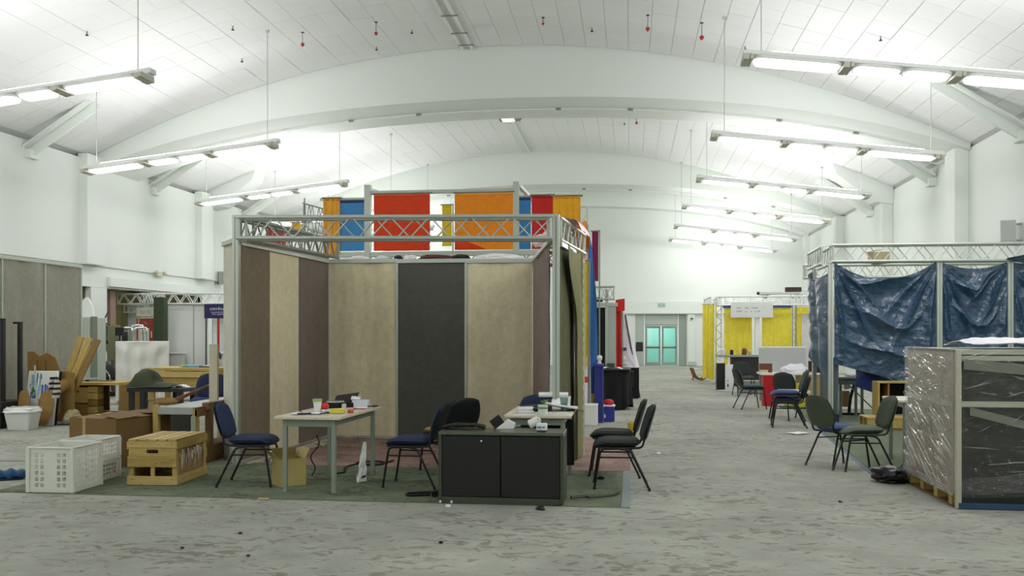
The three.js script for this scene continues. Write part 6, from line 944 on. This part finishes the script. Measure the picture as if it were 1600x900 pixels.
  const bxn = thing('equipment_box', 'black and silver equipment bar lying on the yellow booth truss', 'equipment', 4.2, 28.0, 2.68); obj('bar_body', bb(-0.35, 0.9, 0.02, 0.1, -0.05, 0.05, 0.01), M.steelGrey, bxn); obj('black_end', bb(0.45, 0.92, 0.1, 0.24, -0.06, 0.06, 0.01), mat(0x2c1d1a, 0.5), bxn); obj('black_knob', place(setUV(new THREE.SphereGeometry(0.05, 10, 8)), -0.35, 0.06, 0.03), M.black, bxn); for (const x of [-0.2, 0.6, 0.8]) obj('clamp', tube([V(x, 0.02, 0.06), V(x + 0.06, -0.1, 0.06), V(x + 0.14, 0.02, 0.06)], 0.014, 12, 6), M.aluDark, bxn);
  // counter and what stands round it
  const ct = thing('display_counter', 'dark counter with a grey top rail below the left yellow curtain', 'counter', 3.0, 26.6); obj('counter_top', bb(-0.5, 0.75, 0.84, 0.9, -0.3, 0.3, 0.008), mat(0x8f9690, 0.5), ct); obj('counter_body', bb(-0.1, 0.7, 0, 0.84, -0.25, 0.22, 0.008), mat(0x2b2a26, 0.7), ct); for (const x of [-0.42, -0.2]) obj('leg', bb(x - 0.03, x + 0.03, 0, 0.84, 0.2, 0.26), M.white, ct); obj('lower_shelf', bb(-0.46, 0.1, 0.55, 0.6, -0.25, 0.26), M.white, ct);
  const rb = rng(17); [['white jug', 0xe6e8e4, -0.36], ['black tin', 0x1c1c1c, -0.1], ['brown jar', 0x6b4630, 0.25], ['cream box', 0xcfc59a, 0.42]].forEach(([n, c, x], i) => solo('shelf_item', i % 2 ? lathe([[0, 0], [0.05, 0], [0.05, 0.12], [0.03, 0.15], [0, 0.15]], 14) : [lathe([[0, 0], [0.07, 0], [0.06, 0.16], [0.04, 0.2], [0, 0.2]], 14), bx(0.02, 0.1, 0.02, 0.08, 0.1, 0)], mat(c, 0.5), `${n} standing on the counter of the yellow booth`, 'container', 3.0 + x, 26.5, 0.9, 0, undefined));
  const bb1 = thing('black_carton', 'tall narrow black box at the left end of the counter', 'box', 2.4, 24.6); obj('box_body', bb(-0.11, 0.11, 0, 0.7, -0.12, 0.12, 0.008), M.black, bb1); obj('box_lid', bb(-0.115, 0.115, 0.7, 0.72, -0.125, 0.125, 0.004), M.plasticBlack, bb1);
  const wp = thing('display_board', 'white upright board with small black marks beside the black box', 'board', 2.57, 24.0); obj('panel', bb(-0.105, 0.105, 0, 0.7, -0.06, 0.06, 0.006), M.white, wp); obj('black_mark', [bb(-0.06, -0.03, 0.12, 0.2, 0.06, 0.063, 0), bb(-0.06, -0.04, 0.27, 0.3, 0.06, 0.063, 0)], M.black, wp);
  const gb = thing('grey_carton', 'grey-green carton under the black chair of the yellow booth', 'box', 2.98, 23.4); obj('box_body', bb(-0.24, 0.26, 0, 0.3, -0.2, 0.2, 0.008), mat(0x8f9688, 0.8), gb); obj('box_lid', bb(-0.245, 0.265, 0.3, 0.32, -0.205, 0.205, 0.004), mat(0x9aa194, 0.8), gb);
  const st2 = thing('wooden_stool', 'small tan wooden rocking seat outside the yellow booth', 'seat', 2.15, 29.2, 0, 0.2); obj('seat', bx(0.5, 0.04, 0.35, 0.1, 0.38, 0, 0, 0, 0, 0.01), M.white, st2); obj('runner', tube([V(-0.22, 0.42, 0.12), V(-0.1, 0.15, 0.12), V(0.1, 0.06, 0.12), V(0.3, 0.2, 0.12)], 0.035, 20, 8), M.tan, st2); obj('runner', tube([V(-0.22, 0.42, -0.12), V(-0.1, 0.15, -0.12), V(0.1, 0.06, -0.12), V(0.3, 0.2, -0.12)], 0.035, 20, 8), M.tan, st2); obj('leg', bar(V(-0.18, 0.36, 0.1), V(-0.2, 0.03, 0.1), 0.05, 0.04), M.brownWood, st2); obj('white_top', bx(0.4, 0.05, 0.3, 0.2, 0.5, 0, 0, 0, 0.05, 0.02), M.white, st2);
  // desk group in the aisle
  const dk = thing('white_desk', 'white-topped desk with a tall pale screen panel behind it', 'desk', 3.4, 20.6); obj('desktop', bb(-0.55, 0.75, 0.6, 0.645, -0.35, 0.3, 0.006), M.white, dk); obj('screen_panel', bb(-0.5, 0.53, 0.62, 1.2, -0.4, -0.36, 0.006), mat(0xc4c8c4, 0.8, { bumpMap: weaveBig, bumpScale: 0.001 }), dk); obj('screen_rail', bb(-0.51, 0.54, 1.18, 1.22, -0.405, -0.355, 0.005), M.white, dk); obj('leg', bb(0.6, 0.66, 0, 0.6, -0.3, -0.2), M.brownWood, dk); obj('leg', bb(-0.5, -0.45, 0, 0.6, -0.3, -0.2), M.aluDark, dk); obj('drawer_unit', bb(0.3, 0.72, 0.1, 0.6, -0.3, 0.26), M.pineB, dk);
  const rd = thing('red_bin', 'bright red upright box under the white desk, behind the teal chair', 'box', 2.88, 19.3); obj('box_body', bb(-0.14, 0.12, 0, 0.62, -0.14, 0.14, 0.012), mat(0xc3141b, 0.5), rd); obj('box_lid', bb(-0.145, 0.125, 0.62, 0.645, -0.145, 0.145, 0.008), mat(0xa51218, 0.5), rd);
  const yb = thing('yellow_crate', 'yellow and green angled board behind the stacked chairs', 'board', 3.3, 18.6); obj('board', bx(0.5, 0.5, 0.03, 0, 0.26, 0, -0.2, 0, 0.1, 0.01), mat(0xc4bd3c, 0.7), yb); obj('green_half', bx(0.22, 0.46, 0.01, -0.15, 0.26, 0.022, -0.2, 0, 0.1, 0.003), mat(0x8fae4a, 0.7), yb); obj('base', bb(-0.3, 0.3, 0, 0.03, -0.1, 0.1), M.black, yb);
  solo('white_plastic_bag', (() => { const g = new THREE.IcosahedronGeometry(0.16, 5), p = g.attributes.position; for (let i = 0; i < p.count; i++) { const v = V(p.getX(i), p.getY(i), p.getZ(i)), k = 1 + 0.6 * fbm(v.x * 8, v.y * 8, 4, v.z * 8 + 2); p.setXYZ(i, v.x * k * 1.8, Math.max(0, v.y * k * 0.9 + 0.05), v.z * k); } g.computeVertexNormals(); return setUV(g); })(), mat(0xf2eef4, 0.5), 'crumpled white plastic bag on the right of the white desk', 'bag', 3.65, 20.7, 0.645);
  solo('white_tray', [bx(0.5, 0.02, 0.3, 0, 0.012, 0), bx(0.5, 0.05, 0.015, 0, 0.03, 0.15), bx(0.5, 0.05, 0.015, 0, 0.03, -0.15)], M.paper, 'white paper tray on the seat between black chair and stacked chairs', 'tray', 2.82, 16.1, 0.475);
  const bk = thing('brown_carton', 'small brown box on the left end of the white desk', 'box', 3.0, 20.55, 0.645); obj('box_body', bb(-0.14, 0.12, 0, 0.2, -0.1, 0.1, 0.006), mat(0x7a4a3a, 0.8), bk); obj('cream_base', bb(-0.16, 0.02, -0.0, 0.06, 0.1, 0.16, 0.004), mat(0xd2c795, 0.8), bk);
  const mn = thing('dark_monitor', 'dark maroon monitor at the right end of the white desk', 'monitor', 4.02, 20.5, 0.645); obj('screen', bb(-0.12, 0.3, 0.02, 0.26, -0.02, 0.02, 0.006), mat(0x35211f, 0.4), mn); obj('stand', bb(0.05, 0.12, 0, 0.04, -0.06, 0.06), M.black, mn);
  solo('blue_cloth', sheet(16, 10, (s, v) => V((s - 0.5) * 0.5, 0.015 + 0.05 * Math.sin(Math.PI * s) * (1 + 0.5 * N(s * 6, v * 5, 2)), (v - 0.5) * 0.3), 0.008), mat(0xa7b6cc, 0.8), 'pale blue cloth at the right front of the white desk', 'cloth', 3.95, 20.75, 0.645);
}
// ------------------------------------------------------------------ behind the striped booth on its right
{
  const g = 'long banners beyond the olive drape';
  const hang = (label, x0, x1, D, y1, y0, c, o = {}) => banner(label, g, x0, x1, y0, y1, D, c, o);
  hang('long yellow banner hanging beyond the olive drape', -0.79, -0.71, 15.2, 2.75, 0.9, 0xdbc638, { pleats: 1, pole: 1 }); 
  { const t = thing('blue_flag', 'tall slim blue flag with a slanted top beyond the olive drape', 'flag', -0.72, 15.5); obj('flag_cloth', sheet(8, 30, (s, v) => V(s * lerp(0.06, 0.13, Math.min(1, v * 3)) + 0.05 * v, lerp(3.3 - 0.3 * s, 0.14, v), 0.02 * Math.sin(v * 9 + s * 4)), 0.005, 0.2, 3), cloth(0x3d76b8), t); obj('flag_pole', cyl(V(0, 0.02, -0.03), V(0.0, 3.4, -0.03), 0.014), M.steelGrey, t); obj('foot', bb(-0.12, 0.12, 0, 0.03, -0.15, 0.1), M.aluDark, t); }
  hang('narrow maroon banner high behind the blue flag', -0.72, -0.6, 17, 3.45, 2.5, 0x7e1d4a, { pole: 1 });
  { const t = thing('lattice_mast', 'thin wire lattice mast behind the golden banner end', 'truss', -0.9, 16.8); for (const x of [-0.08, 0.1]) obj('chord', bb(x - 0.012, x + 0.012, 0, 3.9, -0.012, 0.012, 0.003), M.steelGrey, t); for (let i = 0; i < 9; i++) obj('brace', cyl(V(-0.08, 0.3 + i * 0.4, 0), V(0.1, 0.55 + i * 0.4, 0), 0.008, 0.008, 6), M.steelGrey, t); }
  solo('patchwork_strip', sheet(4, 30, (s, v) => V(s * 0.05, lerp(1.35, 0, v), 0.02 * Math.sin(v * 14)), 0.006), mat(0xffffff, 0.8, { map: canvasTex(32, 256, (c) => { ['#7c1f3a', '#d8c13a', '#30407e', '#c96f9a', '#b32f28', '#d2b23a', '#6b3a2a', '#e7e3ea'].forEach((q, i) => { c.fillStyle = q; c.fillRect(0, i * 32, 32, 32); }); }) }), 'narrow strip of many-coloured cloth left of the yellow banner', 'cloth strip', -0.82, 15.28, 1.3);
  solo('white_cloth_rag', sheet(10, 12, (s, v) => V(s * 0.08, 0.22 * (1 - v), 0.03 * Math.sin(s * 6)), 0.006), M.white, 'small white rag hanging at the side of the yellow banner', 'cloth', -0.79, 15.25, 1.62);
  // white carton stack
  const wb = thing('white_carton', 'big white carton at the foot of the long banners', 'box', -0.7, 14.95); obj('box_body', bb(-0.18, 0.16, 0, 0.32, -0.2, 0.2, 0.006), M.white, wb); obj('box_lid', bb(-0.185, 0.165, 0.32, 0.335, -0.205, 0.205, 0.004), M.white, wb);
  const wr = thing('white_stand', 'white upright display box with a red band behind the white carton', 'display', -0.81, 15.25); obj('box_body', bb(-0.06, 0.09, 0, 0.95, -0.06, 0.06, 0.006), mat(0xe5dfe8, 0.7), wr); obj('red_band', bb(-0.03, 0.095, 0.68, 0.78, -0.065, 0.065, 0.004), mat(0xd3301f, 0.6), wr); obj('lilac_top', bb(-0.055, 0.085, 0.95, 1.12, -0.05, 0.05, 0.01), mat(0xd9d2ea, 0.7), wr);
  solo('yellow_tag', [bb(0, 0.07, 0, 0.2, -0.01, 0.01, 0.004), bb(0.02, 0.05, 0.08, 0.13, 0.01, 0.013, 0)], mat(0xd4c22a, 0.6), 'yellow square tag at the foot of the blue flag', 'tag', -0.66, 15.35, 0.28);
  const nb = thing('navy_bin', 'tall navy blue bin box in front of the black doorway', 'bin', -0.53, 15.35); obj('bin_body', bb(-0.08, 0.07, 0, 0.94, -0.14, 0.14, 0.008), mat(0x23297a, 0.55), nb); obj('bin_lid', bb(-0.09, 0.08, 0.94, 0.99, -0.15, 0.15, 0.01), mat(0x2a3188, 0.5), nb);
  const sb = thing('blue_crate', 'small blue box with a red and white bundle on top', 'box', -0.36, 15.5); obj('box_body', bb(-0.09, 0.09, 0, 0.26, -0.12, 0.12, 0.006), mat(0x2a3190, 0.55), sb); obj('white_lid', bb(-0.1, 0.1, 0.26, 0.285, -0.13, 0.13, 0.006), M.white, sb); obj('small_label', bb(-0.08, -0.06, 0.07, 0.13, 0.12, 0.123, 0), M.white, sb);
  solo('red_bundle', place(setUV(new THREE.SphereGeometry(0.075, 18, 12)), 0, 0.055, 0).applyMatrix4(new THREE.Matrix4().makeScale(1.2, 0.75, 1)), mat(0xc81f24, 0.6), 'round red bundle on the small blue box', 'bundle', -0.37, 15.5, 0.285);
  const bt = thing('black_table', 'round-edged table under a long black cloth behind the navy bin', 'table', -0.3, 18.1); obj('tabletop', ext(rrect(0.62, 0.7, 0.12), 0.03, 0.008).rotateX(-Math.PI / 2).translate(0, 0.78, 0), mat(0x222220, 0.5), bt); obj('table_cloth', sheet(80, 20, (s, v) => { const a = s * Math.PI * 2, r = 0.3 + 0.05 * v + 0.03 * v * Math.sin(s * 60); return V(Math.cos(a) * r * 0.95, lerp(0.79, 0.06 + 0.03 * Math.sin(s * 25), v), Math.sin(a) * r * 1.1); }, 0.008), M.blackFab, bt); obj('pedestal', cyl(V(0, 0, 0), V(0, 0.78, 0), 0.04), M.black, bt); obj('pedestal_foot', bb(-0.2, 0.2, 0, 0.03, -0.2, 0.2), M.black, bt);
  for (const [x, D, a, l] of [[-0.42, 18.0, 0.3, 'left'], [-0.22, 17.9, -0.2, 'right']]) solo('paper_sheet', sheet(8, 6, (s, v) => V((s - 0.5) * 0.24, 0.008 + 0.02 * Math.sin(s * 5), (v - 0.5) * 0.2), 0.002), M.paper, `white paper sheet on the ${l} of the black-draped table`, 'paper', x, D, 0.815, a);
  const hd = thing('foam_bust', 'small white foam bust standing on the navy bin', 'bust', -0.52, 15.3, 0.99); obj('bust', lathe([[0, 0], [0.045, 0], [0.03, 0.03], [0.022, 0.05], [0.04, 0.075], [0.046, 0.105], [0.038, 0.14], [0, 0.155]], 20), M.white, hd);
  const bs = thing('black_speaker', 'small black box on a thin stand at the edge of the aisle', 'speaker', -0.02, 18.6); obj('cabinet', bb(-0.085, 0.085, 0.42, 0.74, -0.1, 0.1, 0.012), M.black, bs); obj('pole', cyl(V(-0.05, 0, 0), V(-0.05, 0.45, 0), 0.012), M.aluDark, bs); obj('foot', bb(-0.16, 0.1, 0, 0.025, -0.12, 0.12), M.aluDark, bs);
  const yb = thing('yellow_bucket', 'small yellow bucket seen between the two dark chairs', 'bucket', 0.03, 13.5); obj('bucket_body', lathe([[0, 0], [0.06, 0], [0.075, 0.17], [0.07, 0.17], [0.055, 0.01], [0, 0.01]], 22), mat(0xcdb52c, 0.5), yb); obj('bucket_rim', lathe([[0.072, 0.165], [0.08, 0.167], [0.08, 0.18], [0.072, 0.18]], 22), mat(0xd8c23a, 0.5), yb); 
  // black doorway booth
  const bw = thing('black_booth', 'grey-framed booth end with a black doorway behind the banners', 'booth', -0.62, 20.2); obj('black_panel', bb(-0.16, 0.06, 0, 2.1, -0.03, 0.03, 0.004), M.blackFab, bw); obj('frame_post', bb(0.06, 0.13, 0, 2.5, -0.04, 0.04, 0.006), M.steelGrey, bw); obj('grey_panel', bb(0.13, 0.3, 0.75, 2.2, -0.02, 0.02, 0.004), mat(0xaab3ab, 0.7), bw); obj('dark_cabinet', bb(0.1, 0.27, 0, 0.85, -0.02, 0.25, 0.006), mat(0x39443a, 0.7), bw); obj('head_rail', bb(-0.18, 0.34, 2.12, 2.2, -0.05, 0.05, 0.006), M.steelGrey, bw); obj('spot_box', bb(-0.16, 0.0, 2.22, 2.32, -0.05, 0.05), M.black, bw);
  truss('box_truss', 'short grey truss over the black doorway', undefined, W(-0.95, 2.56, 20.2), W(-0.35, 2.56, 20.2), { h: 0.28, w: 0.2, n: 3, rc: 0.018, m: M.steelGrey });
  solo('dark_upright', bb(-0.03, 0.03, 0, 2.9, -0.03, 0.03, 0.004), mat(0x20262a, 0.6), 'tall thin dark post left of the black doorway truss', 'post', -0.86, 20.4);
  banner('narrow golden curtain right of the black doorway', g, -0.4, -0.31, 0.7, 2.1, 20.8, 0xc79a30, { pleats: 1, pole: 1 }); banner('red curtain right of the black doorway, with a red flap on top', g, -0.33, -0.2, 0.7, 2.2, 20.6, 0xcf2c1a, { pleats: 2, pole: 1 }); solo('red_flap', sheet(8, 8, (s, v) => V(s * 0.2, 0.28 * (1 - v) + 0.03 * s, 0.03 * Math.sin(s * 5)), 0.006), cloth(0xd4301c), 'red cloth flap over the top of the red curtain', 'cloth', -0.33, 20.56, 2.0);
  const cl = thing('draped_stand', 'white cloths heaped over a leaning dark pole beside the red curtain', 'cloth heap', -0.1, 21.2); obj('cloth_heap', sheet(24, 40, (s, v) => { const w = lerp(0.05, 0.36, v), a = (s - 0.5) * 3.0; return V(-0.05 + 0.14 * v + Math.sin(a) * w * 0.6, lerp(2.0, 0.72, v), Math.cos(a) * w * 0.5 + 0.05 * fbm(s * 5, v * 6, 3)); }, 0.01), mat(0xe8e4ea, 0.8), cl); obj('pole', cyl(V(0.32, 0.02, 0.12), V(-0.02, 1.95, 0.12), 0.018), mat(0x4a4640, 0.6), cl); obj('dark_tie', bx(0.12, 0.08, 0.05, -0.05, 1.15, 0.2), mat(0x55487c, 0.7), cl); obj('lower_bundle', (() => { const q = new THREE.IcosahedronGeometry(0.2, 4), p = q.attributes.position; for (let i = 0; i < p.count; i++) { const v = V(p.getX(i), p.getY(i), p.getZ(i)), k = 1 + 0.5 * fbm(v.x * 7, v.y * 7, 3, v.z * 7); p.setXYZ(i, v.x * k, v.y * k * 0.8 + 0.88, v.z * k); } q.computeVertexNormals(); return setUV(q); })(), mat(0xd9d8d4, 0.8), cl); obj('stand_base', bb(-0.2, 0.3, 0, 0.72, -0.15, 0.15, 0.02), M.blackFab, cl);
}
// ------------------------------------------------------------------ far wall: doors and fittings
{
  const { x0, x1, top } = DOOR, z = -DF, fm = mat(0x8e9a90, 0.55), pm = mat(0xadb8ae, 0.6);
  const fr = new THREE.Group(); fr.name = 'trim_1'; scene.add(fr); struct(fr);
  obj('side_panel', bb(x0, x0 + 0.4, 0, top, z - 0.1, z + 0.0, 0.01), pm, fr); obj('side_panel', bb(x1 - 0.36, x1, 0, top, z - 0.1, z + 0.0, 0.01), fm, fr); obj('head_panel', bb(x0 + 0.4, x1 - 0.36, 1.96, top, z - 0.1, z - 0.02, 0.01), pm, fr); obj('jamb', bb(x0 + 0.4, x0 + 0.44, 0, top, z - 0.1, z + 0.02, 0.006), M.white, fr); obj('jamb', bb(x1 - 0.4, x1 - 0.36, 0, top, z - 0.1, z + 0.02, 0.006), M.white, fr); obj('head_rail', bb(x0 + 0.44, x1 - 0.4, 1.9, 1.96, z - 0.1, z + 0.01, 0.006), fm, fr);
  obj('notice_board', bb(x0 + 0.03, x0 + 0.36, 0.68, 1.12, z + 0.0, z + 0.02, 0.004), M.black, fr);
  const a = x0 + 0.46, b = x1 - 0.42, mid = (a + b) / 2; const glass = mat(0xd2efea, 0.08, { transmission: 1, thickness: 0 });
  [[a, mid - 0.02, 'door_1'], [mid + 0.02, b, 'door_2']].forEach(([p, q, n], i) => {
    const d = new THREE.Group(); d.name = n; scene.add(d); struct(d);
    const w = q - p, st = 0.1; obj('stile', bb(p, p + st, 0.01, 1.89, z - 0.07, z - 0.03, 0.005), fm, d); obj('stile', bb(q - st, q, 0.01, 1.89, z - 0.07, z - 0.03, 0.005), fm, d); obj('rail', bb(p + st, q - st, 0.01, 0.17, z - 0.07, z - 0.03, 0.005), fm, d); obj('rail', bb(p + st, q - st, 0.82, 0.92, z - 0.07, z - 0.03, 0.005), fm, d); obj('rail', bb(p + st, q - st, 1.78, 1.89, z - 0.07, z - 0.03, 0.005), fm, d);
    obj('glass_pane', bb(p + st, q - st, 0.17, 0.82, z - 0.052, z - 0.048, 0), glass, d); obj('glass_pane', bb(p + st, q - st, 0.92, 1.78, z - 0.052, z - 0.048, 0), glass, d);
    obj('push_bar', [cyl(V(p + 0.06, 0.87, z + 0.03), V(q - 0.06, 0.87, z + 0.03), 0.025), bx(0.06, 0.07, 0.07, p + 0.08, 0.87, z), bx(0.08, 0.08, 0.08, q - 0.1, 0.87, z)], mat(0x6f6f5c, 0.35, { metalness: 0.7 }), d); obj('door_closer', bx(0.3, 0.06, 0.08, mid + (i ? 0.33 : -0.33), 1.84, z + 0.01), M.aluDark, d); obj('threshold', bb(p, q, 0, 0.012, z - 0.09, z + 0.06), i ? M.white : fm, d);
  });
  // lit lobby beyond the glass
  const lb = new THREE.Group(); lb.name = 'lobby'; scene.add(lb); struct(lb); const lm = mat(0xc9e6e1, 0.8);
  obj('lobby_wall', [bb(x0 - 1, x1 + 1, 0, 2.6, z - 3.1, z - 2.9, 0), bb(x0 - 1.1, x0 - 1, 0, 2.6, z - 3, z - 0.3, 0), bb(x1 + 1, x1 + 1.1, 0, 2.6, z - 3, z - 0.3, 0)], lm, lb); obj('lobby_ceiling', bb(x0 - 1, x1 + 1, 2.6, 2.7, z - 3.1, z - 0.3, 0), M.white, lb); obj('poster', bb(x0 + 0.55, x0 + 0.85, 0.9, 1.9, z - 2.9, z - 2.88, 0.003), M.white, lb);
  const lp = obj('lobby_lamp', bb(mid - 0.6, mid + 0.6, 2.57, 2.6, z - 1.8, z - 1.4, 0.005), mat(0xffffff, 0.5, { emissive: 0xffffff, emissiveIntensity: 3 }), lb);
  const l = new THREE.RectAreaLight(0xffffff, 45, 1.2, 0.4); l.position.set(mid, 2.55, z - 1.6); l.rotation.x = -Math.PI / 2; l.name = 'lobby_light'; scene.add(l);
  const ex = thing('exit_sign', 'small pale green exit box above the double doors', 'exit sign', 1.47, 42.86, 2.8); obj('case', bb(-0.18, 0.18, 0, 0.19, -0.04, 0.04, 0.008), mat(0xb3c7b9, 0.5), ex); obj('face', bb(-0.16, 0.16, 0.02, 0.17, 0.04, 0.045, 0.002), mat(0xa3bdae, 0.4), ex); obj('letter_mark', [bb(-0.1, -0.05, 0.06, 0.13, 0.045, 0.048, 0), bb(0.03, 0.1, 0.06, 0.13, 0.045, 0.048, 0)], mat(0x7da393, 0.5), ex);
  const sm = thing('wall_bracket', 'small black bracket on the white pier right of the doors', 'bracket', 2.86, 42.8, 2.2); obj('arm', bx(0.13, 0.05, 0.08, 0, 0.03, 0.02, 0, 0, -0.2), M.black, sm); obj('plate', bx(0.06, 0.08, 0.02, -0.05, -0.04, 0.0), M.steelGrey, sm);
  solo('wall_heater', [bb(-0.18, 0.18, 0, 0.2, -0.06, 0.06, 0.01), bb(-0.16, 0.16, 0.13, 0.16, 0.06, 0.065, 0)], mat(0xb9c0b6, 0.6), 'low grey wall heater at the foot of the white pier', 'heater', 2.87, 42.75, 0.02);
  const fm2 = thing('floor_box', 'low grey-green box on the floor left of the double doors', 'box', -0.15, 42.5); obj('box_body', bb(-0.2, 0.2, 0, 0.3, -0.15, 0.15, 0.01), mat(0xa9b3a4, 0.7), fm2); obj('box_lid', bb(-0.21, 0.21, 0.3, 0.33, -0.16, 0.16, 0.006), mat(0x7f907f, 0.6), fm2);
}
// ------------------------------------------------------------------ caught on the ceiling: red balloons and spent strings
{
  const bal = (u, x, y, D, r, label) => { const t = thing('balloon', label, 'balloon', x, D, y, 0, 'small red balloons stuck to the ceiling'); obj('balloon_skin', lathe([[0, -r * 1.25], [r * 0.2, -r * 1.1], [r * 0.75, -r * 0.55], [r, 0.05 * r], [r * 0.8, r * 0.65], [0, r]], 16), mat(0xb02028, 0.35), t); obj('string', cyl(V(0, r, 0), V(0, vaultY(x) - y - 0.02, 0), 0.006, 0.006, 5), M.black, t); obj('clip', bx(0.07, 0.02, 0.04, 0, vaultY(x) - y - 0.02, 0), M.plasticBlack, t); };
  bal(0, -7.55, vaultY(-7.55) - 0.3, 20.0, 0.045, 'red balloon under the ceiling, far left one of the near bay'); bal(1, -5.85, vaultY(-5.85) - 0.28, 20.2, 0.042, 'red balloon under the ceiling left of the crown rail'); bal(2, 0.38, vaultY(0.38) - 0.32, 20.0, 0.048, 'red balloon under the ceiling right of the crown'); bal(3, 1.55, vaultY(1.55) - 0.34, 20.0, 0.05, 'rightmost red balloon under the ceiling near the right lights'); bal(4, -2.0, vaultY(-2) - 0.16, 20.6, 0.03, 'tiny dark red balloon near the crown of the ceiling');
  bal(5, 0.75, vaultY(0.75) - 0.3, 26.0, 0.06, 'red balloon just behind the near beam'); bal(6, -6.1, vaultY(-6.1) - 0.2, 28.5, 0.045, 'red balloon in the second bay on the left'); bal(7, 0.2, vaultY(0.2) - 0.2, 29.5, 0.045, 'small red balloon in the second bay on the right');
  const ht = thing('ceiling_hatch_light', 'small bright square spotlight housing behind the near beam at the crown', 'light fixture', -3.45, 25.5, 7.56); obj('housing', [bb(-0.3, 0.3, 0.1, 0.16, -0.25, 0.25, 0.008)], mat(0x9a8f78, 0.6), ht); obj('lamp_face', bb(-0.2, 0.14, 0.075, 0.1, -0.15, 0.15, 0.008), mat(0xffffff, 0.5, { emissive: 0xffffff, emissiveIntensity: 4 }), ht); obj('bracket', [bb(0.3, 0.36, 0.1, 1.28, -0.03, 0.03), bb(-0.02, 0.02, 0.16, 1.28, -0.03, 0.03)], mat(0x9a8f78, 0.6), ht);
  const sp = new THREE.RectAreaLight(0xffffff, 6, 0.34, 0.3); sp.position.set(-0.03, 0.065, 0); sp.rotation.x = -Math.PI / 2; sp.name = 'hatch_lamp_light'; ht.add(sp);
  const rv = rng(70); const heads = [[-9.3, 20.6], [-6.3, 21.8], [-8.7, 18.8], [-11, 17], [-5.2, 21], [-0.9, 21.2], [2.6, 21], [4.9, 18.5], [-3.0, 27.5], [-1.1, 28.3], [-6.8, 27], [2.2, 28], [-0.2, 30.4]];
  const nearHeads = heads.filter(h => h[1] < 23).sort((a, b) => a[0] - b[0]), farHeads = heads.filter(h => h[1] > 23).sort((a, b) => a[0] - b[0]), nth = ['first', 'second', 'third', 'fourth', 'fifth', 'sixth', 'seventh', 'eighth'];
  heads.forEach(([x, D], i) => { const hl = D < 23 ? `${nth[nearHeads.findIndex(h => h[0] === x)]} sprinkler head from the left on the vault before the near beam` : `${nth[farHeads.findIndex(h => h[0] === x)]} sprinkler head from the left on the vault behind the near beam`; const t = thing('sprinkler', hl, 'sprinkler', x, D, vaultY(x) - 0.1, 0, 'sprinkler heads dotted over the ceiling'); obj('stem', cyl(V(0, 0.03, 0), V(0, 0.095, 0), 0.014, 0.014, 8), M.aluDark, t); obj('deflector', lathe([[0, 0], [0.035, 0.004], [0.035, 0.012], [0.01, 0.034], [0, 0.034]], 12), M.plasticBlack, t); });
}
// ------------------------------------------------------------------ litter on the floor
{
  const bits = [[-3.29, 7.74, 'paper', 'cream wooden stick on the front edge of the green carpet'], [-0.76, 7.6, 'lump', 'black rubber lump on the floor in front of the cabinet'], [-2.9, 6.4, 'dot', 'black crumb on the floor far in front of the left table'], [-3.1, 5.9, 'dot', 'black crumb on the floor left of the middle'], [-2.55, 5.75, 'dot', 'dark crumb on the floor nearest the viewer on the left'], [-1.35, 6.3, 'dot', 'small dark crumb in front of the blue middle chair'], [-1.56, 7.62, 'white', 'white scrap on the floor at the left foot of the cabinet'], [2.5, 13.9, 'sheet', 'white sheet of paper on the floor before the tarpaulin booth'], [0.35, 11.3, 'white', 'white scrap on the floor right of the dark chairs'], [1.85, 8.3, 'dot', 'black crumb on the floor left of the wrapped pallet'], [2.4, 24.2, 'sheet', 'white sheet on the floor at the foot of the white panel'], [-0.3, 9.25, 'lump', 'small black lump on the carpet between cabinet and dark chairs']];
  bits.forEach(([x, D, k, l], i) => {
    if (k === 'paper') solo('wood_stick', [bx(0.1, 0.014, 0.022, 0, 0.008, 0, 0, 0.05, 0, 0.004), bx(0.03, 0.018, 0.02, 0.04, 0.01, 0.012)], mat(0xd3b57a, 0.7), l, 'stick', x, D, 0.002);
    else if (k === 'sheet') solo('paper_sheet', sheet(10, 8, (s, v) => V((s - 0.5) * 0.3, 0.005 + 0.01 * (1 + N(s * 4, v * 4, i)), (v - 0.5) * 0.22), 0.002), M.paper, l, 'paper', x, D, 0.003, i);
    else { const r = k === 'lump' ? 0.028 : k === 'white' ? 0.018 : 0.012; const g = new THREE.IcosahedronGeometry(r, 2), p = g.attributes.position; for (let q = 0; q < p.count; q++) { const v = V(p.getX(q), p.getY(q), p.getZ(q)), f = 1 + 0.7 * N(v.x * 40 + i, v.y * 40, v.z * 40); p.setXYZ(q, v.x * f * 1.3, Math.max(-r * 0.5, v.y * f * 0.7), v.z * f); } g.computeVertexNormals(); solo('litter_scrap', setUV(g), k === 'white' ? M.white : M.black, l, 'litter', x, D, r * 0.5 + (x < 0 && D > 7.78 && D < 9.8 ? 0.01 : 0.002)); }
  });
}
renderer.render(scene, camera);
